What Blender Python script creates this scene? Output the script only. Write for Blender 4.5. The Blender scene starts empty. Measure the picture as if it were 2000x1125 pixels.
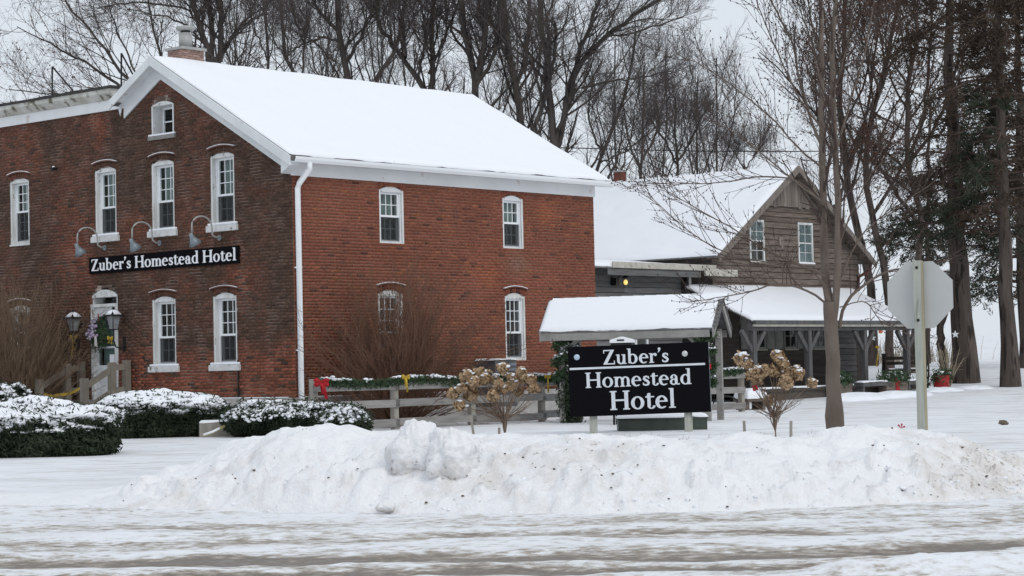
import bpy, bmesh, math, random
import numpy as np
from mathutils import Vector, Matrix

R = math.radians
scene = bpy.context.scene
COL = scene.collection
rng = np.random.default_rng(7)
random.seed(7)

# ------------------------------------------------------------------ camera, sky, sun, exposure
F_PX, PITCH, ROLL = 4100.07, R(2.16581), R(-1.26439)
CAM_H = 1.168
cd = bpy.data.cameras.new('camera')
cam = bpy.data.objects.new('camera', cd)
COL.objects.link(cam)
cd.sensor_width = 36.0
cd.lens = F_PX / 2000 * 36.0
cd.clip_start, cd.clip_end = 0.5, 5000
cam.matrix_world = Matrix.Translation((0, 0, CAM_H)) @ Matrix.Rotation(R(90) + PITCH, 4, 'X') @ Matrix.Rotation(ROLL, 4, 'Z')
scene.camera = cam

SUN_EL, SUN_AZ = R(42), R(35)          # azimuth: degrees to the right of straight behind the camera
world = bpy.data.worlds.new('World')
scene.world = world
world.use_nodes = True
wn, wl = world.node_tree.nodes, world.node_tree.links
wn.clear()
w_out = wn.new('ShaderNodeOutputWorld')
w_bg = wn.new('ShaderNodeBackground')
w_bg.inputs['Strength'].default_value = 0.1
w_sky = wn.new('ShaderNodeTexSky')
w_sky.sky_type = 'NISHITA'
w_sky.sun_disc = False
w_sky.sun_elevation = SUN_EL
w_sky.sun_rotation = R(180) - SUN_AZ
w_sky.dust_density = 4.0
w_mix = wn.new('ShaderNodeMix')
w_mix.data_type = 'RGBA'
w_mix.inputs['Factor'].default_value = 0.93      # thick even cloud over nearly all of the sky
w_mix.inputs['B'].default_value = (6.75, 7.25, 7.85, 1)
wl.new(w_sky.outputs['Color'], w_mix.inputs['A'])
wl.new(w_mix.outputs['Result'], w_bg.inputs['Color'])
wl.new(w_bg.outputs['Background'], w_out.inputs['Surface'])

sd = bpy.data.lights.new('sun', 'SUN')
sd.energy = 0.75
sd.angle = R(25)
sd.color = (1.0, 0.97, 0.93)
sun = bpy.data.objects.new('sun', sd)
COL.objects.link(sun)
sun_dir = Vector((math.sin(SUN_AZ) * math.cos(SUN_EL), -math.cos(SUN_AZ) * math.cos(SUN_EL), math.sin(SUN_EL)))
sun.rotation_euler = sun_dir.to_track_quat('Z', 'Y').to_euler()
sun.location = (10, -10, 30)

vs = scene.view_settings
vs.view_transform = 'Standard'
vs.look = 'None'
vs.exposure = 0.16
vs.gamma = 1.0
vs.use_curve_mapping = False
scene.cycles.max_bounces = 6
scene.cycles.transparent_max_bounces = 12


# ------------------------------------------------------------------ survey: photo pixel + distance -> place
def ray(x, y):
    u, v = x - 1000, y - 562.5
    cr, sr = math.cos(ROLL), math.sin(ROLL)
    px, py = u * cr + v * sr, -u * sr + v * cr
    dx, dz = px / F_PX, -py / F_PX
    c, s = math.cos(PITCH), math.sin(PITCH)
    return dx, c - dz * s, s + dz * c


def at(x, y, Y):
    d = ray(x, y)
    k = Y / d[1]
    return np.array((d[0] * k, Y, CAM_H + d[2] * k))


# ------------------------------------------------------------------ noise helpers
_H = np.random.default_rng(3).random((256, 256))


def vnoise(x, y):
    x, y = np.asarray(x, float), np.asarray(y, float)
    xi, yi = np.floor(x).astype(int), np.floor(y).astype(int)
    fx, fy = x - xi, y - yi
    fx, fy = fx * fx * (3 - 2 * fx), fy * fy * (3 - 2 * fy)
    h = lambda a, b: _H[a & 255, b & 255]
    return (h(xi, yi) * (1 - fx) + h(xi + 1, yi) * fx) * (1 - fy) + (h(xi, yi + 1) * (1 - fx) + h(xi + 1, yi + 1) * fx) * fy


def fbm(x, y, o=4, g=0.5):
    s, a, t = 0, 1, 0
    for i in range(o):
        s = s + a * vnoise(x * 2 ** i + 17.3 * i, y * 2 ** i + 5.1 * i)
        t += a
        a *= g
    return s / t


def smooth(a, b, v):
    t = np.clip((np.asarray(v, float) - a) / (b - a), 0, 1)
    return t * t * (3 - 2 * t)


# ------------------------------------------------------------------ materials
def new_mat(name):
    m = bpy.data.materials.new(name)
    m.use_nodes = True
    n, l = m.node_tree.nodes, m.node_tree.links
    return m, n, l, n['Principled BSDF']


def pmat(name, c1, c2=None, rough=0.75, scale=6.0, stretch=(1, 1, 1), detail=5, lo=0.35, hi=0.65, bump=0.0, bscale=None, spec=0.3, metal=0.0, c3=None, scale3=20.0, lo3=0.6, hi3=0.7, rand=0.0):
    """two-colour noise material with optional third stain colour and bump, in object space"""
    m, n, l, b = new_mat(name)
    b.inputs['Roughness'].default_value = rough
    b.inputs['Metallic'].default_value = metal
    b.inputs['Specular IOR Level'].default_value = spec
    b.inputs['Base Color'].default_value = (*c1, 1)
    tc = n.new('ShaderNodeTexCoord')
    mp = n.new('ShaderNodeMapping')
    mp.inputs['Scale'].default_value = stretch
    l.new(tc.outputs['Object'], mp.inputs['Vector'])

    def noise(sc, dt=detail):
        t = n.new('ShaderNodeTexNoise')
        t.inputs['Scale'].default_value = sc
        t.inputs['Detail'].default_value = dt
        l.new(mp.outputs['Vector'], t.inputs['Vector'])
        return t

    def rng_(t, a, z):
        r = n.new('ShaderNodeMapRange')
        r.inputs['From Min'].default_value = a
        r.inputs['From Max'].default_value = z
        l.new(t.outputs['Fac'], r.inputs['Value'])
        return r

    def mix(fac, a, bcol):
        x = n.new('ShaderNodeMix')
        x.data_type = 'RGBA'
        l.new(fac, x.inputs['Factor'])
        if isinstance(a, tuple):
            x.inputs['A'].default_value = (*a, 1)
        else:
            l.new(a, x.inputs['A'])
        x.inputs['B'].default_value = (*bcol, 1)
        return x.outputs['Result']
    out = None
    if c2 is not None:
        out = mix(rng_(noise(scale), lo, hi).outputs['Result'], c1, c2)
    if c3 is not None:
        out = mix(rng_(noise(scale3), lo3, hi3).outputs['Result'], out if out is not None else c1, c3)
    if rand > 0:
        oi = n.new('ShaderNodeObjectInfo')
        hs = n.new('ShaderNodeHueSaturation')
        r = n.new('ShaderNodeMapRange')
        r.inputs['To Min'].default_value = 1 - rand
        r.inputs['To Max'].default_value = 1 + rand
        l.new(oi.outputs['Random'], r.inputs['Value'])
        l.new(r.outputs['Result'], hs.inputs['Value'])
        if out is None:
            hs.inputs['Color'].default_value = (*c1, 1)
        else:
            l.new(out, hs.inputs['Color'])
        out = hs.outputs['Color']
    if out is not None:
        l.new(out, b.inputs['Base Color'])
    if bump > 0:
        bp = n.new('ShaderNodeBump')
        bp.inputs['Strength'].default_value = 1.0
        bp.inputs['Distance'].default_value = bump
        l.new(noise(bscale or scale * 3, 6).outputs['Fac'], bp.inputs['Height'])
        l.new(bp.outputs['Normal'], b.inputs['Normal'])
    return m


M = {}
M['snow'] = pmat('snow', (0.86, 0.88, 0.92), (0.80, 0.83, 0.88), rough=0.6, scale=1.5, bump=0.012, bscale=9)
M['snow_fluff'] = pmat('snow_fluff', (0.87, 0.89, 0.93), rough=0.7, scale=6, bump=0.006, bscale=30)
M['white_paint'] = pmat('white_paint', (0.74, 0.76, 0.77), (0.66, 0.68, 0.69), rough=0.5, scale=2, c3=(0.42, 0.38, 0.33), scale3=9, lo3=0.66, hi3=0.72)
M['white_worn'] = pmat('white_worn', (0.72, 0.74, 0.74), (0.58, 0.58, 0.56), rough=0.6, scale=5, stretch=(1, 1, 0.35), c3=(0.27, 0.24, 0.21), scale3=11, lo3=0.62, hi3=0.67)
M['cornice_worn'] = pmat('cornice_worn', (0.62, 0.62, 0.58), (0.42, 0.41, 0.36), rough=0.7, scale=2.2, c3=(0.14, 0.13, 0.09), scale3=3.5, lo3=0.56, hi3=0.66)
M['trim_white'] = pmat('trim_white', (0.82, 0.83, 0.84), (0.74, 0.75, 0.76), rough=0.55, scale=1.2, c3=(0.50, 0.44, 0.40), scale3=2.5, lo3=0.64, hi3=0.72)
M['vinyl'] = pmat('vinyl', (0.82, 0.84, 0.86), rough=0.35)
M['stone_sill'] = pmat('stone_sill', (0.68, 0.69, 0.69), (0.55, 0.55, 0.54), rough=0.8, scale=8, c3=(0.20, 0.19, 0.17), scale3=7, lo3=0.62, hi3=0.68)
M['foundation'] = pmat('foundation', (0.42, 0.41, 0.39), (0.30, 0.29, 0.28), rough=0.9, scale=3, bump=0.01)
M['tar'] = pmat('tar', (0.03, 0.03, 0.03), (0.06, 0.055, 0.05), rough=0.8)
M['shingle'] = pmat('shingle', (0.11, 0.11, 0.11), (0.17, 0.165, 0.16), rough=0.9, scale=14)
M['unlit_backing'] = pmat('unlit_backing', (0.012, 0.010, 0.010), (0.03, 0.022, 0.018), rough=0.9, scale=2)  # near-black colour stands in for the darkness of unlit rooms
M['curtain'] = pmat('curtain', (0.34, 0.41, 0.39), (0.20, 0.26, 0.25), rough=0.9, scale=7, stretch=(1, 1, 0.25))
M['curtain_dim'] = pmat('curtain_dim', (0.055, 0.07, 0.068), (0.035, 0.045, 0.045), rough=0.9, scale=7, stretch=(1, 1, 0.25))
M['black_metal'] = pmat('black_metal', (0.015, 0.015, 0.016), rough=0.45)
M['grey_metal'] = pmat('grey_metal', (0.26, 0.30, 0.33), (0.20, 0.23, 0.26), rough=0.45, metal=0.3)
M['galv'] = pmat('galv', (0.42, 0.42, 0.41), (0.34, 0.34, 0.33), rough=0.5, metal=0.2, scale=4)
M['sign_black'] = pmat('sign_black', (0.005, 0.005, 0.007), rough=0.85, spec=0.06)
M['letter_white'] = pmat('letter_white', (0.66, 0.70, 0.74), (0.58, 0.62, 0.66), rough=0.5, scale=4)
M['letter_bright'] = pmat('letter_bright', (0.84, 0.85, 0.88), rough=0.5)
M['barn'] = pmat('barn', (0.112, 0.086, 0.070), (0.195, 0.160, 0.136), rough=0.9, scale=3, stretch=(0.6, 1, 6), bump=0.006, bscale=10, c3=(0.05, 0.04, 0.035), scale3=5, lo3=0.60, hi3=0.70, rand=0.22)
M['barn_up'] = pmat('barn_up', (0.165, 0.138, 0.118), (0.225, 0.195, 0.172), rough=0.9, scale=3, stretch=(6, 1, 0.5), bump=0.004, bscale=10, c3=(0.08, 0.062, 0.05), scale3=4, lo3=0.60, hi3=0.72, rand=0.2)
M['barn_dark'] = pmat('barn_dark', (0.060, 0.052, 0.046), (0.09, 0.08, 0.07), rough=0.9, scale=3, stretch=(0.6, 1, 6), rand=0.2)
M['barn_grey'] = pmat('barn_grey', (0.125, 0.122, 0.122), (0.19, 0.187, 0.187), rough=0.9, scale=3, stretch=(0.6, 1, 6), bump=0.006, bscale=10, rand=0.22)
M['fence_wood'] = pmat('fence_wood', (0.21, 0.20, 0.19), (0.31, 0.30, 0.285), rough=0.9, scale=3, stretch=(0.5, 4, 5), bump=0.004, bscale=12, c3=(0.11, 0.10, 0.095), scale3=3, lo3=0.60, hi3=0.75, rand=0.12)
M['deck_wood'] = pmat('deck_wood', (0.17, 0.15, 0.125), (0.24, 0.215, 0.18), rough=0.85, scale=4, stretch=(1, 1, 1), rand=0.12)
M['tan_wood'] = pmat('tan_wood', (0.26, 0.24, 0.21), (0.34, 0.32, 0.28), rough=0.85, scale=4, stretch=(3, 3, 0.4), rand=0.1)
M['kiosk_wood'] = pmat('kiosk_wood', (0.23, 0.22, 0.21), (0.33, 0.32, 0.30), rough=0.85, scale=3, stretch=(1, 1, 1), c3=(0.12, 0.11, 0.10), scale3=6, lo3=0.62, hi3=0.7)
M['porch_wood'] = pmat('porch_wood', (0.080, 0.078, 0.080), (0.125, 0.122, 0.122), rough=0.85, scale=3, stretch=(3, 3, 0.5))
M['post_wood'] = pmat('post_wood', (0.34, 0.36, 0.32), (0.43, 0.44, 0.39), rough=0.8, scale=5, stretch=(4, 4, 0.4), c3=(0.25, 0.27, 0.23), scale3=6, lo3=0.6, hi3=0.7)
M['post_side'] = pmat('post_side', (0.30, 0.27, 0.18), (0.36, 0.33, 0.23), rough=0.8, scale=5, stretch=(4, 4, 0.4))
M['sign_back'] = pmat('sign_back', (0.50, 0.51, 0.50), (0.46, 0.47, 0.465), rough=0.4, metal=0.15, scale=2)
M['green_box'] = pmat('green_box', (0.075, 0.095, 0.078), (0.055, 0.07, 0.06), rough=0.5)
M['ac_grey'] = pmat('ac_grey', (0.10, 0.105, 0.11), (0.075, 0.078, 0.08), rough=0.5)
M['red_cloth'] = pmat('red_cloth', (0.42, 0.012, 0.018), (0.30, 0.008, 0.012), rough=0.6, scale=12)
M['yellow_cloth'] = pmat('yellow_cloth', (0.52, 0.36, 0.035), (0.40, 0.26, 0.03), rough=0.6, scale=12)
M['red_brown'] = pmat('red_brown', (0.115, 0.045, 0.03), rough=0.6)
M['brass_glow'] = None
M['needle'] = pmat('needle', (0.024, 0.034, 0.021), (0.046, 0.060, 0.036), rough=0.85, scale=4, lo=0.4, hi=0.6, spec=0.15)
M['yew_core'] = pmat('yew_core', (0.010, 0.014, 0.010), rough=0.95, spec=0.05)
M['garland'] = pmat('garland', (0.040, 0.075, 0.040), (0.075, 0.110, 0.060), rough=0.8, scale=5, spec=0.2)
M['pine'] = pmat('pine', (0.030, 0.038, 0.026), (0.055, 0.062, 0.042), rough=0.9, scale=1.2, spec=0.15)
M['pine_brown'] = pmat('pine_brown', (0.062, 0.045, 0.033), (0.088, 0.064, 0.047), rough=0.9, scale=1.2, spec=0.1)
M['bark_dark'] = pmat('bark_dark', (0.048, 0.041, 0.037), (0.090, 0.078, 0.070), rough=0.95, scale=3.5, stretch=(1, 1, 0.16), bump=0.05, bscale=7, c3=(0.026, 0.022, 0.020), scale3=7, lo3=0.54, hi3=0.64)
M['twig_dark'] = pmat('twig_dark', (0.098, 0.082, 0.078), rough=0.9, spec=0.1)
M['bark_red'] = pmat('bark_red', (0.062, 0.049, 0.042), (0.115, 0.092, 0.080), rough=0.95, scale=3.5, stretch=(1, 1, 0.16), bump=0.06, bscale=7, c3=(0.028, 0.022, 0.019), scale3=7, lo3=0.52, hi3=0.62)
M['twig_red'] = pmat('twig_red', (0.110, 0.082, 0.072), rough=0.9, spec=0.1)
M['bark_maple'] = pmat('bark_maple', (0.118, 0.090, 0.073), (0.165, 0.133, 0.111), rough=0.9, scale=5, stretch=(1, 1, 0.5), bump=0.006, bscale=14, c3=(0.115, 0.09, 0.072), scale3=16, lo3=0.62, hi3=0.70)
M['twig_maple'] = pmat('twig_maple', (0.080, 0.060, 0.053), rough=0.85, spec=0.1)
M['oak_leaf'] = pmat('oak_leaf', (0.135, 0.062, 0.033), (0.085, 0.042, 0.028), rough=0.85, scale=2)
M['shrub_stem'] = pmat('shrub_stem', (0.20, 0.110, 0.072), (0.135, 0.073, 0.050), rough=0.85, scale=3)
M['shrub_stem_pale'] = pmat('shrub_stem_pale', (0.225, 0.155, 0.100), (0.15, 0.10, 0.068), rough=0.85, scale=3)
M['hydrangea_stem'] = pmat('hydrangea_stem', (0.20, 0.14, 0.10), (0.15, 0.105, 0.08), rough=0.85, scale=8)
M['petal'] = pmat('petal', (0.48, 0.345, 0.215), (0.34, 0.23, 0.135), rough=0.85, scale=9, c3=(0.20, 0.11, 0.05), scale3=14, lo3=0.55, hi3=0.65)
M['dry_grass'] = pmat('dry_grass', (0.38, 0.32, 0.24), (0.28, 0.23, 0.17), rough=0.9, scale=1)
M['wreath_flower'] = pmat('wreath_flower', (0.36, 0.26, 0.42), (0.55, 0.50, 0.58), rough=0.8, scale=14)
M['pale_ribbon'] = pmat('pale_ribbon', (0.70, 0.66, 0.66), rough=0.6)
M['dirt'] = pmat('dirt', (0.10, 0.075, 0.055), (0.17, 0.135, 0.105), rough=0.95, scale=20)
M['frosted_glass'] = pmat('frosted_glass', (0.30, 0.31, 0.32), (0.22, 0.23, 0.24), rough=0.25, scale=8)
M['beige_trim'] = pmat('beige_trim', (0.52, 0.50, 0.44), (0.42, 0.40, 0.35), rough=0.7, scale=4, c3=(0.28, 0.24, 0.18), scale3=6, lo3=0.6, hi3=0.7)
M['shutter'] = pmat('shutter', (0.30, 0.295, 0.275), (0.25, 0.245, 0.23), rough=0.7, scale=4)
M['curtain_pale'] = pmat('curtain_pale', (0.30, 0.33, 0.36), (0.20, 0.23, 0.25), rough=0.9, scale=5, stretch=(1, 1, 0.4))
M['black_wood'] = pmat('black_wood', (0.03, 0.024, 0.02), (0.05, 0.04, 0.034), rough=0.8, scale=4)
M['pole_yellow'] = pmat('pole_yellow', (0.40, 0.34, 0.14), rough=0.6)
M['frosted_thin'] = None
M['dull_red'] = pmat('dull_red', (0.36, 0.018, 0.022), rough=0.5)


def glass_mat():
    m, n, l, b = new_mat('window_glass')
    n.remove(b)
    o = n['Material Output']
    fr = n.new('ShaderNodeFresnel')
    fr.inputs['IOR'].default_value = 1.5
    t = n.new('ShaderNodeBsdfTransparent')
    t.inputs['Color'].default_value = (0.85, 0.89, 0.88, 1)
    g = n.new('ShaderNodeBsdfGlossy')
    g.inputs['Roughness'].default_value = 0.03
    ge = n.new('ShaderNodeNewGeometry')
    sb = n.new('ShaderNodeMath')
    sb.operation = 'SUBTRACT'
    sb.use_clamp = True
    l.new(fr.outputs['Fac'], sb.inputs[0])
    l.new(ge.outputs['Backfacing'], sb.inputs[1])
    mx = n.new('ShaderNodeMixShader')
    l.new(sb.outputs[0], mx.inputs['Fac'])
    l.new(t.outputs['BSDF'], mx.inputs[1])
    l.new(g.outputs['BSDF'], mx.inputs[2])
    l.new(mx.outputs['Shader'], o.inputs['Surface'])
    return m


M['glass'] = glass_mat()


def lit_mat(name, col, strength):
    m, n, l, b = new_mat(name)
    b.inputs['Base Color'].default_value = (*col, 1)
    b.inputs['Emission Color'].default_value = (*col, 1)
    b.inputs['Emission Strength'].default_value = strength
    return m


M['frosted_thin'] = M['glass']
M['bulb'] = lit_mat('bulb', (1.0, 0.62, 0.18), 1.1)
M['bulb_orange'] = lit_mat('bulb_orange', (0.8, 0.24, 0.10), 0.25)


def brick_mat(name, from_object):
    """brick colour comes from the object's own colour or from the mesh attribute, with grain and soot specks"""
    m, n, l, b = new_mat(name)
    b.inputs['Roughness'].default_value = 0.9
    b.inputs['Specular IOR Level'].default_value = 0.2
    if from_object:
        src = n.new('ShaderNodeObjectInfo').outputs['Color']
    else:
        a = n.new('ShaderNodeAttribute')
        a.attribute_name = 'tone'
        src = a.outputs['Color']
    g = n.new('ShaderNodeNewGeometry')
    t = n.new('ShaderNodeTexNoise')
    t.inputs['Scale'].default_value = 22
    t.inputs['Detail'].default_value = 5
    l.new(g.outputs['Position'], t.inputs['Vector'])
    r = n.new('ShaderNodeMapRange')
    r.inputs['From Min'].default_value = 0.3
    r.inputs['From Max'].default_value = 0.7
    r.inputs['To Min'].default_value = 0.72
    r.inputs['To Max'].default_value = 1.25
    l.new(t.outputs['Fac'], r.inputs['Value'])
    mu = n.new('ShaderNodeMix')
    mu.data_type = 'RGBA'
    mu.blend_type = 'MULTIPLY'
    mu.inputs['Factor'].default_value = 1
    l.new(src, mu.inputs['A'])
    l.new(r.outputs['Result'], mu.inputs['B'])
    l.new(mu.outputs['Result'], b.inputs['Base Color'])
    bp = n.new('ShaderNodeBump')
    bp.inputs['Distance'].default_value = 0.004
    l.new(t.outputs['Fac'], bp.inputs['Height'])
    l.new(bp.outputs['Normal'], b.inputs['Normal'])
    return m


M['brick_one'] = brick_mat('brick_one', True)
M['brick_many'] = brick_mat('brick_many', False)
M['mortar_side'] = pmat('mortar_side', (0.37, 0.215, 0.155), (0.45, 0.29, 0.215), rough=0.95, scale=1.2)
M['mortar_front'] = pmat('mortar_front', (0.12, 0.085, 0.068), (0.185, 0.135, 0.11), rough=0.95, scale=1.2, c3=(0.42, 0.35, 0.31), scale3=2.2, lo3=0.50, hi3=0.60)


def ground_mat(name, road):
    """packed snow with streaks of slush and grit; on the road the wheel tracks wear through to gravel"""
    m, n, l, b = new_mat(name)
    b.inputs['Roughness'].default_value = 0.6
    b.inputs['Specular IOR Level'].default_value = 0.3
    g = n.new('ShaderNodeNewGeometry')

    def noise(sx, sy, scale, detail, dist=0.0, rot=0.0):
        mp = n.new('ShaderNodeMapping')
        mp.inputs['Scale'].default_value = (sx, sy, 1)
        mp.inputs['Rotation'].default_value = (0, 0, rot)
        l.new(g.outputs['Position'], mp.inputs['Vector'])
        t = n.new('ShaderNodeTexNoise')
        t.inputs['Scale'].default_value = scale
        t.inputs['Detail'].default_value = detail
        t.inputs['Roughness'].default_value = 0.62
        t.inputs['Distortion'].default_value = dist
        l.new(mp.outputs['Vector'], t.inputs['Vector'])
        return t.outputs['Fac']

    def ramp(v, a, z, to=1.0):
        r = n.new('ShaderNodeMapRange')
        r.inputs['From Min'].default_value = a
        r.inputs['From Max'].default_value = z
        r.inputs['To Max'].default_value = to
        l.new(v, r.inputs['Value'])
        return r.outputs['Result']

    def math_(op, a, bb):
        k = n.new('ShaderNodeMath')
        k.operation = op
        for i, v in enumerate((a, bb)):
            if isinstance(v, (int, float)):
                k.inputs[i].default_value = v
            else:
                l.new(v, k.inputs[i])
        return k.outputs[0]

    def mix(fac, a, c):
        x = n.new('ShaderNodeMix')
        x.data_type = 'RGBA'
        l.new(fac, x.inputs['Factor'])
        if isinstance(a, tuple):
            x.inputs['A'].default_value = (*a, 1)
        else:
            l.new(a, x.inputs['A'])
        x.inputs['B'].default_value = (*c, 1)
        return x.outputs['Result']
    fine = noise(0.7, 1, 13, 8)
    long_ = noise(0.5, 1.0, 1.3 if road else 1.5, 9, 1.2, R(6))
    col = mix(ramp(noise(0.4, 1, 0.8, 6), 0.35, 0.7), (0.86, 0.88, 0.91), (0.76, 0.775, 0.80))
    if road:
        wa = n.new('ShaderNodeAttribute')
        wa.attribute_name = 'wear'
        grit = noise(0.5, 1, 26, 5)
        slush = math_('ADD', math_('MULTIPLY', wa.outputs['Fac'], 0.72), math_('MULTIPLY', math_('SUBTRACT', long_, 0.5), 1.15))
        slush = math_('ADD', slush, math_('MULTIPLY', math_('SUBTRACT', fine, 0.5), 1.3))
        slush = math_('ADD', slush, math_('MULTIPLY', math_('SUBTRACT', grit, 0.5), 0.5))
        col = mix(ramp(slush, -0.02, 0.20, 0.85), col, (0.60, 0.585, 0.56))
        col = mix(ramp(slush, 0.14, 0.34, 0.9), col, (0.33, 0.28, 0.23))
        col = mix(ramp(slush, 0.34, 0.56, 0.95), col, (0.135, 0.105, 0.078))
        l.new(ramp(slush, 0.4, 0.9, 1.0), b.inputs['Coat Weight'])
        b.inputs['Coat Roughness'].default_value = 0.35
    else:
        sl = math_('ADD', math_('MULTIPLY', long_, 0.8), math_('MULTIPLY', fine, 0.25))
        col = mix(ramp(sl, 0.48, 0.66, 0.7), col, (0.60, 0.585, 0.57))
        col = mix(ramp(sl, 0.59, 0.74, 0.7), col, (0.36, 0.33, 0.30))
    col = mix(ramp(noise(0.5, 1, 30, 3), 0.70, 0.76, 0.7), col, (0.22, 0.18, 0.15))
    l.new(col, b.inputs['Base Color'])
    bp = n.new('ShaderNodeBump')
    bp.inputs['Distance'].default_value = 0.02
    l.new(math_('ADD', fine, long_), bp.inputs['Height'])
    l.new(bp.outputs['Normal'], b.inputs['Normal'])
    return m


M['packed_snow'] = ground_mat('packed_snow', False)
M['road'] = ground_mat('road', True)
M['field_snow'] = pmat('field_snow', (0.82, 0.85, 0.89), (0.78, 0.81, 0.86), rough=0.7, scale=0.05, bump=0.02, bscale=1.0)


def bank_mat():
    """ploughed snow: grit scattered in patches"""
    m, n, l, b = new_mat('ploughed_snow')
    b.inputs['Roughness'].default_value = 0.65
    g = n.new('ShaderNodeNewGeometry')
    at_ = n.new('ShaderNodeAttribute')
    at_.attribute_name = 'grit'

    def noise(scale, detail):
        t = n.new('ShaderNodeTexNoise')
        t.inputs['Scale'].default_value = scale
        t.inputs['Detail'].default_value = detail
        t.inputs['Roughness'].default_value = 0.65
        l.new(g.outputs['Position'], t.inputs['Vector'])
        return t.outputs['Fac']

    def math_(op, a, bb):
        k = n.new('ShaderNodeMath')
        k.operation = op
        for i, v in enumerate((a, bb)):
            if isinstance(v, (int, float)):
                k.inputs[i].default_value = v
            else:
                l.new(v, k.inputs[i])
        return k.outputs[0]

    def ramp(v, a, z, to):
        r = n.new('ShaderNodeMapRange')
        r.inputs['From Min'].default_value = a
        r.inputs['From Max'].default_value = z
        r.inputs['To Max'].default_value = to
        l.new(v, r.inputs['Value'])
        return r.outputs['Result']

    def mix(fac, a, c):
        x = n.new('ShaderNodeMix')
        x.data_type = 'RGBA'
        l.new(fac, x.inputs['Factor'])
        if isinstance(a, tuple):
            x.inputs['A'].default_value = (*a, 1)
        else:
            l.new(a, x.inputs['A'])
        x.inputs['B'].default_value = (*c, 1)
        return x.outputs['Result']
    grit = at_.outputs['Fac']
    col = mix(ramp(noise(1.6, 5), 0.35, 0.7, 1), (0.91, 0.915, 0.93), (0.87, 0.875, 0.89))
    a = math_('ADD', math_('MULTIPLY', grit, 0.15), noise(3.2, 7))
    col = mix(ramp(a, 0.60, 0.90, 0.5), col, (0.52, 0.43, 0.34))
    a2 = math_('ADD', math_('MULTIPLY', grit, 0.10), noise(20, 4))
    col = mix(ramp(a2, 0.735, 0.83, 0.6), col, (0.24, 0.19, 0.15))
    l.new(col, b.inputs['Base Color'])
    bp = n.new('ShaderNodeBump')
    bp.inputs['Distance'].default_value = 0.03
    l.new(noise(14, 8), bp.inputs['Height'])
    l.new(bp.outputs['Normal'], b.inputs['Normal'])
    return m


M['ploughed_snow'] = bank_mat()
# ------------------------------------------------------------------ objects: things, parts, copies
def tag(o, label=None, cat=None, group=None, kind=None):
    if label:
        o['label'] = label
    if cat:
        o['category'] = cat
    if group:
        o['group'] = group
    if kind:
        o['kind'] = kind
    return o


def empty(name, loc=(0, 0, 0), rz=0.0, label=None, cat=None, group=None):
    o = bpy.data.objects.new(name, None)
    o.empty_display_size = 0.2
    o.location = loc
    o.rotation_euler = (0, 0, rz)
    COL.objects.link(o)
    return tag(o, label, cat, group)


def link(name, me, parent=None, kind=None):
    o = bpy.data.objects.new(name, me)
    COL.objects.link(o)
    if parent is not None:
        o.parent = parent
    if kind:
        o['kind'] = kind
    return o


def copy_tree(o, parent=None):
    c = o.copy()
    COL.objects.link(c)
    c.parent = parent
    for ch in list(o.children):
        copy_tree(ch, c)
    return c


def np_mesh(name, V, F, mat, smooth_=False, attr=None, mat_idx=None):
    """V (n,3), F (m,3|4) index array"""
    V = np.asarray(V, np.float32)
    F = np.asarray(F, np.int32)
    me = bpy.data.meshes.new(name)
    k = F.shape[1]
    me.vertices.add(len(V))
    me.vertices.foreach_set('co', V.ravel())
    me.loops.add(F.size)
    me.loops.foreach_set('vertex_index', F.ravel())
    me.polygons.add(len(F))
    me.polygons.foreach_set('loop_start', np.arange(0, F.size, k, dtype=np.int32))
    me.polygons.foreach_set('loop_total', np.full(len(F), k, np.int32))
    if smooth_:
        me.polygons.foreach_set('use_smooth', np.ones(len(F), bool))
    for m in (mat if isinstance(mat, (list, tuple)) else [mat]):
        me.materials.append(m)
    if mat_idx is not None:
        me.polygons.foreach_set('material_index', np.asarray(mat_idx, np.int32))
    if attr is not None:
        an, data, typ = attr
        if typ == 'color':
            a = me.color_attributes.new(an, 'FLOAT_COLOR', 'POINT')
            c = np.ones((len(V), 4), np.float32)
            c[:, :3] = data
            a.data.foreach_set('color', c.ravel())
        else:
            a = me.attributes.new(an, 'FLOAT', 'POINT')
            a.data.foreach_set('value', np.asarray(data, np.float32))
    me.update(calc_edges=True)
    me.validate()
    return me


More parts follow.
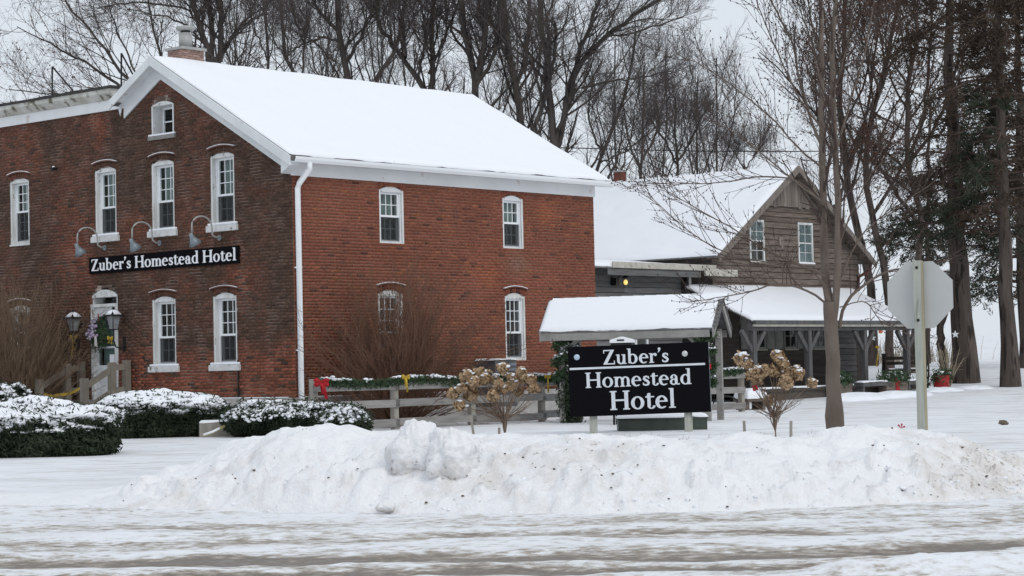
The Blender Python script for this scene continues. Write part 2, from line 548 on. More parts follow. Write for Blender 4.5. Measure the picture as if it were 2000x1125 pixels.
class MB:
    """small mesh builder: boxes, prisms, tubes, lathes"""
    def __init__(s):
        s.v, s.f = [], []

    def add(s, vs_, fs):
        b = len(s.v)
        s.v += [tuple(p) for p in vs_]
        s.f += [tuple(i + b for i in f) for f in fs]
        return s

    def box(s, x0, y0, z0, x1, y1, z1):
        p = [(x0, y0, z0), (x1, y0, z0), (x1, y1, z0), (x0, y1, z0), (x0, y0, z1), (x1, y0, z1), (x1, y1, z1), (x0, y1, z1)]
        return s.add(p, [(0, 3, 2, 1), (4, 5, 6, 7), (0, 1, 5, 4), (1, 2, 6, 5), (2, 3, 7, 6), (3, 0, 4, 7)])

    def beam(s, a, b, w, h, up=(0, 0, 1)):
        """rectangular bar from a to b; w across, h along up"""
        a, b, up = Vector(a), Vector(b), Vector(up)
        d = (b - a).normalized()
        if abs(d.dot(up)) > 0.98:
            up = Vector((1, 0, 0))
        u = d.cross(up).normalized() * (w / 2)
        v = u.cross(d).normalized() * (h / 2)
        p = [a - u - v, a + u - v, a + u + v, a - u + v, b - u - v, b + u - v, b + u + v, b - u + v]
        return s.add(p, [(0, 3, 2, 1), (4, 5, 6, 7), (0, 1, 5, 4), (1, 2, 6, 5), (2, 3, 7, 6), (3, 0, 4, 7)])

    def prism(s, poly, ext):
        """3D polygon extruded by vector ext"""
        n = len(poly)
        e = Vector(ext)
        p = [Vector(q) for q in poly]
        p += [q + e for q in p]
        fs = [tuple(range(n - 1, -1, -1)), tuple(range(n, 2 * n))]
        fs += [(i, (i + 1) % n, n + (i + 1) % n, n + i) for i in range(n)]
        return s.add(p, fs)

    def tube(s, pts, r, n=8):
        pts = [Vector(p) for p in pts]
        rr = r if isinstance(r, (list, tuple)) else [r] * len(pts)
        rings = []
        ref = Vector((0.31, 0.17, 0.93)).normalized()
        for i, p in enumerate(pts):
            d = (pts[min(i + 1, len(pts) - 1)] - pts[max(i - 1, 0)]).normalized()
            if abs(d.dot(ref)) > 0.95:
                ref = Vector((1, 0, 0))
            u = d.cross(ref).normalized()
            v = d.cross(u)
            rings.append([p + (u * math.cos(2 * math.pi * k / n) + v * math.sin(2 * math.pi * k / n)) * rr[i] for k in range(n)])
        vs_ = [q for ring in rings for q in ring]
        fs = []
        for i in range(len(pts) - 1):
            for k in range(n):
                a, b = i * n + k, i * n + (k + 1) % n
                fs.append((a, b, b + n, a + n))
        fs.append(tuple(range(n - 1, -1, -1)))
        fs.append(tuple(range((len(pts) - 1) * n, len(pts) * n)))
        return s.add(vs_, fs)

    def lathe(s, prof, c=(0, 0, 0), n=12):
        c = Vector(c)
        vs_ = []
        for r, z in prof:
            for k in range(n):
                a = 2 * math.pi * (k + 0.5) / n
                vs_.append(c + Vector((r * math.cos(a), r * math.sin(a), z)))
        fs = []
        for i in range(len(prof) - 1):
            for k in range(n):
                a, b = i * n + k, i * n + (k + 1) % n
                fs.append((a, b, b + n, a + n))
        fs.append(tuple(range(n - 1, -1, -1)))
        fs.append(tuple(range((len(prof) - 1) * n, len(prof) * n)))
        return s.add(vs_, fs)

    def mesh(s, name, mat, smooth_=False):
        me = bpy.data.meshes.new(name)
        me.from_pydata([tuple(p) for p in s.v], [], s.f)
        me.materials.append(mat)
        if smooth_:
            me.polygons.foreach_set('use_smooth', [True] * len(me.polygons))
        bm = bmesh.new()
        bm.from_mesh(me)
        bmesh.ops.recalc_face_normals(bm, faces=bm.faces)
        bm.to_mesh(me)
        bm.free()
        me.update()
        return me

    def build(s, name, mat, parent=None, smooth_=False, kind=None):
        return link(name, s.mesh(name, mat, smooth_), parent, kind)


def box(name, mat, parent, *a):
    return MB().box(*a).build(name, mat, parent)


# ------------------------------------------------------------------ tubes, leaves, blobs in bulk
def tubes(P, Rr, sides):
    """P (B,n,3), Rr (B,n) -> verts, quad faces"""
    B, n, _ = P.shape
    T = np.empty_like(P)
    T[:, 1:-1] = P[:, 2:] - P[:, :-2]
    T[:, 0] = P[:, 1] - P[:, 0]
    T[:, -1] = P[:, -1] - P[:, -2]
    T /= np.linalg.norm(T, axis=2, keepdims=True) + 1e-9
    ref = np.where(np.abs(T[:, :1, 2:3]) > 0.9, np.array([1.0, 0, 0]), np.array([0, 0, 1.0]))
    U = np.cross(T, np.broadcast_to(ref, T.shape))
    U /= np.linalg.norm(U, axis=2, keepdims=True) + 1e-9
    W = np.cross(T, U)
    a = np.arange(sides) * 2 * math.pi / sides
    V = P[:, :, None, :] + Rr[:, :, None, None] * (U[:, :, None, :] * np.cos(a)[None, None, :, None] + W[:, :, None, :] * np.sin(a)[None, None, :, None])
    V = V.reshape(-1, 3)
    i = np.arange(n - 1)[:, None] * sides
    k = np.arange(sides)[None, :]
    k2 = (k + 1) % sides
    q = np.stack([i + k, i + k2, i + sides + k2, i + sides + k], axis=-1).reshape(-1, 4)
    F = (np.arange(B)[:, None, None] * (n * sides) + q[None]).reshape(-1, 4)
    return V, F


def merge(parts):
    V, F, b = [], [], 0
    for v, f in parts:
        V.append(v)
        F.append(f + b)
        b += len(v)
    return np.concatenate(V), np.concatenate(F)


def resample(pts, n):
    pts = np.asarray(pts, float)
    d = np.r_[0, np.cumsum(np.linalg.norm(np.diff(pts, axis=0), axis=1))]
    t = np.linspace(0, d[-1], n)
    # gentle smoothing by Catmull-like interpolation of each coordinate
    return np.stack([np.interp(t, d, pts[:, i]) for i in range(3)], axis=1)


def spline(pts, n):
    """smooth curve through the points (Catmull-Rom), evenly resampled"""
    p = np.asarray(pts, float)
    q = np.concatenate([2 * p[:1] - p[1:2], p, 2 * p[-1:] - p[-2:-1]])
    out = []
    for i in range(len(p) - 1):
        a, b, c, d = q[i], q[i + 1], q[i + 2], q[i + 3]
        for t in np.linspace(0, 1, 9)[:-1]:
            out.append(0.5 * ((2 * b) + (c - a) * t + (2 * a - 5 * b + 4 * c - d) * t * t + (3 * b - a - 3 * c + d) * t ** 3))
    out.append(p[-1])
    return resample(out, n)


def unit(v):
    return v / (np.linalg.norm(v, axis=-1, keepdims=True) + 1e-9)


def sprout(P, Rr, k, t0, t1, ang, length, m, rg, up=0.25, wig=0.16, rf=0.6, rmin=0.004, taper=0.3, lenpow=0.6, jit=0.35, tip=0.5):
    """k children on each parent polyline; returns child polylines and radii"""
    B, n, _ = P.shape
    t = t0 + (t1 - t0) * (np.arange(k)[None, :] + rg.random((B, k))) / k
    x = t * (n - 1)
    i = np.clip(x.astype(int), 0, n - 2)
    f = (x - i)[..., None]
    b = np.arange(B)[:, None]
    p0 = P[b, i] * (1 - f) + P[b, i + 1] * f
    tan = unit(P[b, i + 1] - P[b, i])
    r0 = Rr[b, i] * (1 - f[..., 0]) + Rr[b, i + 1] * f[..., 0]
    rnd = rg.normal(size=tan.shape)
    perp = unit(rnd - (rnd * tan).sum(-1, keepdims=True) * tan)
    a = ang * (1 + jit * rg.normal(size=t.shape))[..., None]
    d = tan * np.cos(a) + perp * np.sin(a)
    d[..., 2] += up
    d = unit(d)
    plen = np.linalg.norm(np.diff(P, axis=1), axis=2).sum(1)[:, None]
    L = (length if length > 0 else -length * plen) * (1 - tip * t) * (0.65 + 0.7 * rg.random(t.shape))
    C = B * k
    d = d.reshape(C, 3)
    L = L.reshape(C)
    p = p0.reshape(C, 3)
    out = np.empty((C, m, 3))
    out[:, 0] = p
    for j in range(1, m):
        d = unit(d + wig * rg.normal(size=d.shape) + np.array([0, 0, up * 0.25]))
        p = p + d * (L / (m - 1))[:, None]
        out[:, j] = p
    rr = np.clip(r0.reshape(C) * rf, rmin, None)
    rad = rr[:, None] * np.linspace(1, taper, m)[None, :]
    rad = np.maximum(rad, rmin * 0.6)
    return out, rad


def quads(c, nrm, sx, sy, rg):
    """leaf-sized faces: centres c (n,3), normals nrm"""
    n = len(c)
    rnd = rg.normal(size=(n, 3))
    u = unit(np.cross(nrm, rnd))
    v = np.cross(nrm, u)
    sx = np.broadcast_to(sx, (n,))[:, None]
    sy = np.broadcast_to(sy, (n,))[:, None]
    V = np.stack([c - u * sx, c - v * sy * 0.6 + u * sx * 0.1, c + u * sx, c + v * sy * 0.6 - u * sx * 0.1], axis=1).reshape(-1, 3)
    return V, np.arange(4 * n).reshape(-1, 4)


def sphere_grid(nu, nv):
    u = np.linspace(0, 2 * np.pi, nu, endpoint=False)
    v = np.linspace(-np.pi / 2, np.pi / 2, nv)
    D = np.stack([np.cos(v)[:, None] * np.cos(u)[None], np.cos(v)[:, None] * np.sin(u)[None], np.sin(v)[:, None] + 0 * u[None]], axis=-1)
    i, j = np.meshgrid(np.arange(nv - 1), np.arange(nu), indexing='ij')
    j2 = (j + 1) % nu
    Fq = np.stack([i * nu + j, i * nu + j2, (i + 1) * nu + j2, (i + 1) * nu + j], axis=-1).reshape(-1, 4)
    return D.reshape(-1, 3), Fq


_SD, _SF = sphere_grid(7, 5)


def blobs(c, r, flat, rg):
    """small irregular lumps"""
    n = len(c)
    D = _SD[None] * (1 + 0.25 * rg.normal(size=(n, len(_SD), 1)) * (np.abs(_SD[None, :, 2:3]) < 0.99))
    V = c[:, None, :] + D * (r[:, None, None] * np.array([1, 1, flat]))
    F = (np.arange(n)[:, None, None] * len(_SD) + _SF[None]).reshape(-1, 4)
    return V.reshape(-1, 3), F


def snow_sheet(name, corners, th, parent, nu=40, nv=20, rough=0.012, seed=0, mat=None, edge=0.14, drop=0.02):
    """blanket of snow lying on a sloping four-sided surface (corners go round); soft rounded rim"""
    a, b, c, d = [np.array(q, float) for q in corners]
    u = np.linspace(0, 1, nu)
    v = np.linspace(0, 1, nv)
    uu, vv = np.meshgrid(u, v)
    P = (a[None, None] * (1 - uu[..., None]) * (1 - vv[..., None]) + b * uu[..., None] * (1 - vv[..., None]) + c * uu[..., None] * vv[..., None] + d * (1 - uu[..., None]) * vv[..., None])
    lu = np.linalg.norm(b - a)
    lv = np.linalg.norm(d - a)
    e = np.minimum(np.minimum(uu, 1 - uu) * lu, np.minimum(vv, 1 - vv) * lv)
    prof = np.sqrt(np.clip(1 - (1 - np.clip(e / edge, 0, 1)) ** 2, 0, 1))
    h = th * (0.25 + 0.75 * prof) + rough * (fbm(uu * lu * 1.3 + seed, vv * lv * 1.3, 4) - 0.5) * 2
    P[..., 2] += h
    # wavering rim
    w = 0.06 * (fbm(uu * lu * 2.2 + 9 + seed, vv * lv * 2.2, 4) - 0.5)
    rimv = ((vv == 0) | (vv == 1))
    P[..., 2] += np.where(rimv, w, 0)
    V = P.reshape(-1, 3)
    i, j = np.meshgrid(np.arange(nv - 1), np.arange(nu - 1), indexing='ij')
    F = np.stack([i * nu + j, i * nu + j + 1, (i + 1) * nu + j + 1, (i + 1) * nu + j], axis=-1).reshape(-1, 4)
    ring = [k for k in range(nu)] + [r * nu + nu - 1 for r in range(1, nv)] + [(nv - 1) * nu + k for k in range(nu - 2, -1, -1)] + [r * nu for r in range(nv - 2, 0, -1)]
    base = V[ring].copy()
    base[:, 2] -= h.reshape(-1)[ring] + drop
    off = len(V)
    V = np.concatenate([V, base])
    n = len(ring)
    SF = np.array([[ring[k], off + k, off + (k + 1) % n, ring[(k + 1) % n]] for k in range(n)])
    return link(name, np_mesh(name, V, np.concatenate([F, SF]), mat or M['snow_fluff'], True), parent)


# ------------------------------------------------------------------ ground, road, snow bank
def terrain(x, y):
    """height of the snowy ground: level about the hotel, rising to the trees and the field behind"""
    z = 0.95 * smooth(56, 88, y) + 0.012 * np.clip(np.asarray(y) - 88, 0, None)
    far = smooth(25, 45, np.abs(np.asarray(x) - 4)) * 0.4
    return z + far * smooth(40, 70, y) + 0.05 * (fbm(np.asarray(x) * 0.35, np.asarray(y) * 0.35, 4) - 0.5) * smooth(20, 24, y)


def sheet(name, xs, ys, zf, mat, smooth_=True):
    X, Y = np.meshgrid(xs, ys)
    Z = zf(X, Y)
    V = np.stack([X, Y, Z], axis=-1).reshape(-1, 3)
    nx, ny = len(xs), len(ys)
    i, j = np.meshgrid(np.arange(ny - 1), np.arange(nx - 1), indexing='ij')
    F = np.stack([i * nx + j, i * nx + j + 1, (i + 1) * nx + j + 1, (i + 1) * nx + j], axis=-1).reshape(-1, 4)
    return link(name, np_mesh(name, V, F, mat, smooth_))


gx = np.concatenate([np.linspace(-600, -40, 18), np.linspace(-36, -14, 24), np.linspace(-13.5, 22, 220), np.linspace(23, 45, 24), np.linspace(50, 600, 18)])
gy = np.concatenate([np.linspace(17.0, 30, 80), np.linspace(30.3, 60, 110), np.linspace(60.6, 110, 70), np.linspace(115, 900, 60)])
g = sheet('snowy_ground', gx, gy, terrain, M['packed_snow'])
tag(g, kind='structure')
# the road: a little lower relief, wheel tracks pressed into the snow
rx = np.concatenate([np.linspace(-300, -6.5, 24), np.linspace(-6.2, 6.2, 330), np.linspace(6.5, 300, 24)])
ry = np.concatenate([np.linspace(-60, 10, 20), np.linspace(10.4, 19.6, 300)])


def road_wear(x, y):
    """how far the wheels have worn the packed snow: ragged tracks that swing a little across the road"""
    wob = 0.75 * (fbm(x * 0.45, y * 0.5 + 3, 4) - 0.5) + 0.34 * (fbm(x * 2.2, y * 2.2, 4) - 0.5)
    t = np.zeros_like(x)
    turn = 0.30 * np.clip(x - 1.4, 0, None) ** 1.45
    for c, w, k in ((13.05 - 0.16 * np.clip(x + 3, 0, 4) + turn, 0.30, 0.85), (11.75 - 0.07 * x + turn, 0.20, 0.95), (12.75 - 0.03 * x + turn * 0.8, 0.22, 0.65), (10.6 + 0 * x, 0.4, 0.9), (14.35 - 0.04 * x + turn * 0.5, 0.30, 0.42), (15.6 - 0.16 * x, 0.35, 0.25)):
        t = np.maximum(t, k * np.exp(-(np.abs(y + wob - c) / (w * 1.2)) ** 2.0))
    return t


def road_z(x, y):
    wr = road_wear(x, y)
    w = 0.030 * (fbm(x * 0.9, y * 2.6, 5) - 0.5) + 0.030 * (fbm(x * 4, y * 6, 4) - 0.5) * (1.1 - np.clip(wr, 0, 1)) - 0.045 * np.clip(wr, 0, 1)
    ridge = 0.07 * np.exp(-((y - 11.35 - 0.10 * (fbm(x * 1.2, y * 0, 3) - 0.5)) / 0.13) ** 2) * smooth(1.2, 2.0, x) * (0.5 + fbm(x * 5, y * 5, 3))
    return (0.035 + w + ridge) * smooth(19.4, 18.6, y) - 0.03 * smooth(18.8, 19.5, y)


rd = sheet('road', rx, ry, road_z, M['road'])
_X, _Y = np.meshgrid(rx, ry)
_a = rd.data.attributes.new('wear', 'FLOAT', 'POINT')
_a.data.foreach_set('value', road_wear(_X, _Y).ravel().astype(np.float32))
tag(rd, kind='structure')

# crest of the ploughed bank as seen from the camera: (photo x, photo y)
crest_px = [(-80, 970), (60, 968), (150, 964), (235, 958), (300, 938), (370, 905), (440, 868), (520, 845), (590, 826), (650, 820), (720, 836), (800, 845), (900, 852), (1000, 862), (1090, 846), (1200, 842), (1330, 845), (1450, 856), (1560, 858), (1640, 848), (1730, 842), (1800, 855), (1880, 874), (1950, 890), (2060, 900)]
foot_pt = [(-6.5, 19.0), (-4.5, 18.5), (-3.3, 17.75), (-1.27, 16.85), (0.74, 15.95), (2.7, 16.15), (4.07, 16.9), (5.2, 18.2), (7, 20)]
bx = np.arange(-6.2, 6.6, 0.03)
foot = np.interp(bx, *zip(*foot_pt))
for _ in range(20):
    foot = np.convolve(np.pad(foot, 5, mode='edge'), np.ones(11) / 11, 'valid')
crest_d = foot + 1.55
cz = []
cp = np.array(crest_px, float)
for x, d in zip(bx, crest_d):
    # photo column of this x at the crest distance, then the crest height there
    col = 1000 + F_PX * x / d
    row = np.interp(col, cp[:, 0], cp[:, 1])
    cz.append(max(0.0, at(col, row, d)[2]))
cz = np.array(cz)
cz = np.convolve(np.pad(cz, 4, mode='edge'), np.ones(9) / 9, 'valid')
bt = np.linspace(-0.5, 4.2, 150)           # metres from the foot, towards the back
BX, BT = np.meshgrid(bx, bt)
BY = foot[None] + BT
up_ = np.where(BT < 1.55, np.clip(BT / 1.55, 0, 1), 0)
prof = np.where(BT < 1.55, np.sin(np.clip(BT / 1.55, 0, 1) * math.pi / 2) ** 0.85, 1 - smooth(0.0, 1.0, (BT - 1.55) / 2.4))
BZ = cz[None] * prof
n1 = fbm(BX * 1.5, BY * 1.5, 3) - 0.5
n2 = np.abs(fbm(BX * 3.6 + 7, BY * 3.6, 4) - 0.5)
n3 = fbm(BX * 13, BY * 13, 3) - 0.5
body = smooth(0.0, 0.18, cz[None] * prof)
BZ = BZ + body * (0.26 * n1 - 0.20 * n2 + 0.03 * n3 + 0.02)
lump = fbm(BX * 7 + 31, BY * 7, 2)
BZ = BZ + body * 0.07 * smooth(0.58, 0.70, lump) * smooth(1.5, 0.3, BT)
lump2 = fbm(BX * 13 + 3, BY * 13 + 40, 2)
BZ = BZ + body * 0.02 * smooth(0.60, 0.72, lump2) * smooth(1.3, 0.1, BT)
BZ = np.where(BT < 0, -0.05 * (-BT / 0.5) + 0.0, BZ)
BZ = BZ - 0.05 * smooth(3.4, 4.2, BT) - 0.02 * smooth(-0.1, -0.5, BT)
ends = smooth(-6.2, -5.9, BX)
BZ = BZ * ends - 0.06 * (1 - ends)
BZ = BZ - 0.04 * (1 - smooth(0.0, 0.07, BZ))
# grit: patches where the plough turned up the verge
grit = np.zeros_like(BX)
for gx_, gt_, rx_, ry_, k in [(-2.75, 0.35, 0.55, 0.5, 1.2), (-0.45, 0.95, 0.75, 0.5, 1.0), (0.25, 0.9, 0.8, 0.7, 0.7), (-0.6, 0.35, 1.1, 0.35, 0.7), (0.9, 0.6, 0.5, 0.8, 0.6), (3.3, 0.7, 0.5, 0.6, 0.8), (4.1, 0.9, 0.6, 0.6, 1.7), (4.7, 0.7, 0.6, 0.7, 2.8), (2.0, 0.15, 0.7, 0.25, 0.6), (3.6, 0.25, 0.6, 0.3, 0.9)]:
    grit += k * np.exp(-((BX - gx_) / rx_) ** 2 - ((BT - gt_) / ry_) ** 2)
grit = np.clip(grit + 0.25 * smooth(0.5, 0.0, BT), 0, 1.8)
V = np.stack([BX, BY, BZ], axis=-1).reshape(-1, 3)
nx = len(bx)
i, j = np.meshgrid(np.arange(len(bt) - 1), np.arange(nx - 1), indexing='ij')
F = np.stack([i * nx + j, i * nx + j + 1, (i + 1) * nx + j + 1, (i + 1) * nx + j], axis=-1).reshape(-1, 4)
bank = link('snow_bank', np_mesh('snow_bank', V, F, M['ploughed_snow'], True, attr=('grit', grit.ravel(), 'float')))
tag(bank, kind='structure')


def bank_z(x, y):
    """height of the bank surface at a place"""
    ix = int(np.clip(round((x + 6.2) / 0.03), 0, nx - 1))
    it = int(np.clip(round((y - foot[ix] + 0.5) / 4.7 * 149), 0, 149))
    return float(BZ[it, ix])


# two big chunks and some clods lying on the bank
def chunk(name, x, y, z, r, seed, label, sq=(1.0, 0.85, 0.95)):
    D, Fq = sphere_grid(64, 40)
    n_ = fbm(D[:, 0] * 2 + seed, D[:, 1] * 2 + D[:, 2] * 2.3 + seed, 3) - 0.5
    n2_ = np.abs(fbm(D[:, 0] * 5 + seed, D[:, 1] * 5 - D[:, 2] * 4, 4) - 0.5)
    V = D * (r * (1 + 0.65 * n_ - 0.38 * n2_))[:, None] * np.array(sq)
    gr = np.clip(0.9 + 1.3 * (-D[:, 2]), 0, 2.2)
    o = link(name, np_mesh(name, V, Fq, M['ploughed_snow'], True, attr=('grit', gr, 'float')))
    o.location = (x, y, z)
    return tag(o, label, 'snow chunk', 'big snow chunks on the bank')


for px_, py_, D_, r_, lab in [(812, 882, 17.25, 0.235, 'tall lump of dirty snow with a pointed top on the snow bank'), (884, 894, 17.05, 0.235, 'broad rounded lump of dirty snow beside the pointed lump on the bank')]:
    p = at(px_, py_, D_)
    chunk('snow_chunk', p[0], p[1], p[2], r_, px_ * 0.01, lab, (1.0, 0.9, 1.0))
p = at(752, 990, 16.75)
chunk('snow_chunk', p[0], p[1], p[2], 0.055, 5.5, 'small brownish snow lump at the foot of the bank', (1.5, 1.0, 0.8))
cl = []
for _ in range(230):
    k = rng.random()
    gx_, rx_, gt_, ry_ = [(-2.75, 0.45, 0.35, 0.3), (-0.1, 0.8, 0.7, 0.45), (0.7, 0.6, 0.6, 0.5), (3.5, 0.5, 0.5, 0.4), (4.3, 0.6, 0.7, 0.5), (1.5, 2.5, 0.12, 0.15), (0.5, 3.0, 0.7, 0.6)][rng.choice(7, p=[.12, .2, .16, .13, .16, .13, .10])]
    x = gx_ + rx_ * rng.normal()
    t = gt_ + ry_ * rng.normal()
    if t < -0.2 or t > 1.5 or x < -5 or x > 5.5:
        continue
    y = float(np.interp(x, bx, foot)) + t
    cl.append((x, y, bank_z(x, y) + 0.004, 0.004 + 0.011 * rng.random() ** 3))
cl = np.array(cl)
v, f = blobs(cl[:, :3], cl[:, 3], 0.55, rng)
tag(link('dirt_crumbs', np_mesh('dirt_crumbs', v, f, M['dirt'])), 'dark crumbs of soil scattered over the snow bank', 'dirt', kind='stuff')
sc_ = []
for _ in range(700):
    x = rng.uniform(-4.5, 5.2)
    t = abs(rng.normal()) * 0.35 - 0.25
    y = float(np.interp(x, bx, foot)) + t
    sc_.append((x, y, max(bank_z(x, y), 0.015), 0.005 + 0.022 * rng.random() ** 4))
sc_ = np.array(sc_)
v, f = blobs(sc_[:, :3], sc_[:, 3], 0.7, rng)
tag(link('snow_crumbs', np_mesh('snow_crumbs', v, f, M['snow_fluff'], True)), 'crumbs of snow fallen along the foot of the bank', 'snow', kind='stuff')

# ------------------------------------------------------------------ the hotel (local frame: x along the side wall, y along the front wall, z up)
HA = R(48.4387)
HC = (-4.4761, 43.0673)
HL, HW = 9.76, 15.0                 # side wall length, front wall length built
ZB, ZE = 0.65, 5.23                 # foundation top, brick top under the eave
PK_Y, PK_Z = 4.19, 7.72             # gable peak of the brickwork
WING_Y, WING_Z = 5.43, 7.15         # where the flat-roofed wing takes over
hotel = empty('brick_hotel', (*HC, 0), HA, 'two storey red brick hotel with white trim and a snow covered gable roof', 'hotel')


def hloc(s, t, z):
    ca, sa = math.cos(HA), math.sin(HA)
    return np.array((HC[0] + s * ca - t * sa, HC[1] + s * sa + t * ca, z))


# openings: (centre, half width, sill z, spring z, arch rise)
front_open = {
    'w1': (9.46, 0.375, 4.33, 5.82, 0.07), 'w2': (6.19, 0.385, 4.33, 5.82, 0.07), 'w3': (4.165, 0.385, 4.33, 5.82, 0.07), 'w4': (2.18, 0.385, 4.33, 5.82, 0.07),
    'attic': (4.13, 0.38, 6.42, 7.08, 0.085),
    'l3': (4.195, 0.40, 1.36, 2.82, 0.075), 'l4': (2.17, 0.38, 1.36, 2.82, 0.075),
    'door': (6.27, 0.46, 0.53, 3.02, 0.11), 'l1': (9.5, 0.38, 1.36, 2.82, 0.075),
}
side_open = {
    'u1': (2.885, 0.375, 3.88, 5.06, 0.075), 'u2': (6.835, 0.355, 3.88, 5.05, 0.075),
    'd1': (2.795, 0.375, 1.33, 2.82, 0.085), 'd2': (6.84, 0.35, 1.33, 2.80, 0.085),
}


def arch_half(op, z, grow=0.0, ring=0.0):
    """half width of an opening at height z (0 when above its arch)"""
    c, hw, zb, zs, rise = op
    hw2, rise2, zs2 = hw + grow, rise + ring, zs
    if z < zb:
        return 0.0
    if z <= zs2:
        return hw2
    if z >= zs2 + rise2:
        return 0.0
    # segmental arch
    r = (hw2 ** 2 + rise2 ** 2) / (2 * rise2)
    k = z - (zs2 + rise2 - r)
    return math.sqrt(max(0.0, r * r - k * k))


def cut(lo, hi, ops, z, grow=0.0, ring=0.0):
    iv = [(lo, hi)]
    for op in ops:
        h = arch_half(op, z, grow, ring if z > op[3] else 0.0)
        if h <= 0.01:
            continue
        a, b = op[0] - h, op[0] + h
        nv = []
        for p_, q_ in iv:
            if b <= p_ or a >= q_:
                nv.append((p_, q_))
                continue
            if a > p_:
                nv.append((p_, a))
            if b < q_:
                nv.append((b, q_))
        iv = nv
    return iv


COURSE, BRICK_L = 0.0677, 0.2135
MJ = 0.0115


def front_top(y):
    if y < PK_Y:
        return ZE + (PK_Z - ZE) * y / PK_Y
    if y < WING_Y:
        return PK_Z - (PK_Z - WING_Z) * (y - PK_Y) / (WING_Y - PK_Y)
    return WING_Z


def front_span(z):
    """extent of the front wall at height z"""
    if z <= ZE:
        return [(0.0, HW)]
    a = (z - ZE) / (PK_Z - ZE) * PK_Y
    if z < WING_Z:
        return [(a, HW)]
    b = PK_Y + (PK_Z - z) / (PK_Z - WING_Z) * (WING_Y - PK_Y)
    return [(a, b)] if b > a + 0.05 else []


def soot(t, z):
    """how blackened the front bricks are: weathered clean below the sills, under the eaves and in runs"""
    v = 0.86 + 0.75 * (fbm(t * 0.7 + 3, z * 0.7, 3) - 0.5) + 0.5 * (fbm(t * 2.2, z * 3.0 + 9, 3) - 0.5)
    v -= 0.75 * smooth(2.0, 1.5, z + 0.5 * (fbm(t * 1.2, z * 0 + 4, 2) - 0.5)) * smooth(7.4, 5.6, t)
    v -= 0.55 * math.exp(-((t - 7.3) / 0.7) ** 2 - ((z - 3.9) / 0.5) ** 2)
    v -= 0.55 * math.exp(-((t - 5.1) / 0.7) ** 2 - ((z - 4.5) / 0.35) ** 2)
    v -= 0.7 * math.exp(-((t - 6.35) / 0.4) ** 2 - ((z - 6.75) / 0.35) ** 2)
    v -= 0.45 * math.exp(-((t - 1.7) / 0.5) ** 2 - ((z - 3.1) / 0.3) ** 2)
    v -= 0.40 * smooth(8.3, 8.8, t) * smooth(5.6, 6.3, z)
    v -= 0.25 * smooth(6.3, 7.2, z) * smooth(5.5, 4.0, t)
    v += 0.25 * smooth(1.2, 0.2, t) * smooth(1.7, 2.4, z)
    return float(np.clip(v, 0.0, 1.0))


def brick_tone(face, t, z):
    r = rng.random()
    if face == 'side':
        base = np.array((0.216, 0.073, 0.046)) * (0.86 + 0.26 * rng.random())
        w = fbm(t * 0.9 + 11, z * 0.9, 3)
        base = base * (0.80 + 0.45 * w)
        if r < 0.045:
            base = np.array((0.125, 0.050, 0.036)) * (0.7 + 0.6 * rng.random())
        elif r < 0.11:
            base = np.array((0.27, 0.095, 0.048)) * (0.8 + 0.3 * rng.random())
        hot = math.exp(-((t - 8.0) / 0.35) ** 2 - ((z - 4.75) / 0.25) ** 2) + 0.8 * math.exp(-((t - 5.9) / 0.4) ** 2 - ((z - 3.25) / 0.3) ** 2)
        base = base * (1 - 0.6 * hot) + np.array((0.38, 0.11, 0.045)) * 0.6 * hot
        pale = math.exp(-((t - 6.95) / 0.35) ** 2 - ((z - 3.55) / 0.22) ** 2)
        base = base * (1 - 0.6 * pale) + np.array((0.24, 0.15, 0.11)) * 0.6 * pale
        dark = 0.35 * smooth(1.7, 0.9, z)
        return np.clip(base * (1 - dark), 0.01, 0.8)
    clean = np.array((0.245, 0.082, 0.049)) * (0.65 + 0.6 * rng.random())
    dirty = np.array((0.088, 0.051, 0.037)) * (0.7 + 0.6 * rng.random())
    s_ = soot(t, z)
    if r < 0.08:
        s_ = 1.0
    return np.clip(clean * (1 - s_) + dirty * s_, 0.008, 0.8)


def lay_bricks(face, ops, span, ztop):
    """running bond with a header course every seventh; list of (a, b, z0, z1)"""
    out = []
    n = int((ztop - ZB) / COURSE) + 1
    for c in range(n):
        z0 = ZB + c * COURSE
        zm = z0 + COURSE / 2
        hdr = (c % 7 == 6)
        L = BRICK_L / 2 if hdr else BRICK_L
        off = (0.0 if c % 2 == 0 else BRICK_L / 2) + (0.05 if hdr else 0)
        for lo, hi in span(zm):
            for a, b in cut(lo, hi, ops, zm, 0.0, 0.125):
                k = math.floor((a - off) / L)
                x = off + k * L
                while x < b - 0.005:
                    p_, q_ = max(a, x), min(b, x + L)
                    if q_ - p_ > 0.035:
                        out.append((p_ + MJ / 2, q_ - MJ / 2, z0 + MJ / 2, z0 + COURSE - MJ / 2))
                    x += L
    return out


def mortar_wall(name, ops, span, ztop, axis, mat, depth=0.28):
    """wall body built course by course so that the openings are real"""
    V, Fq = [], []
    n = int((ztop - ZB) / COURSE) + 1
    for c in range(n):
        z0, z1 = ZB + c * COURSE, ZB + (c + 1) * COURSE
        for lo, hi in span((z0 + z1) / 2):
            for a, b in cut(lo, hi, ops, (z0 + z1) / 2):
                i0 = len(V)
                for z in (z0, z1):
                    for d in (0.0, depth):
                        for x in (a, b):
                            V.append((x, d, z) if axis == 'x' else (d, x, z))
                Fq += [[i0 + k for k in q] for q in ((0, 1, 5, 4), (2, 6, 7, 3), (0, 4, 6, 2), (1, 3, 7, 5), (4, 5, 7, 6), (0, 2, 3, 1))]
    return link(name, np_mesh(name, np.array(V), np.array(Fq), mat), hotel)


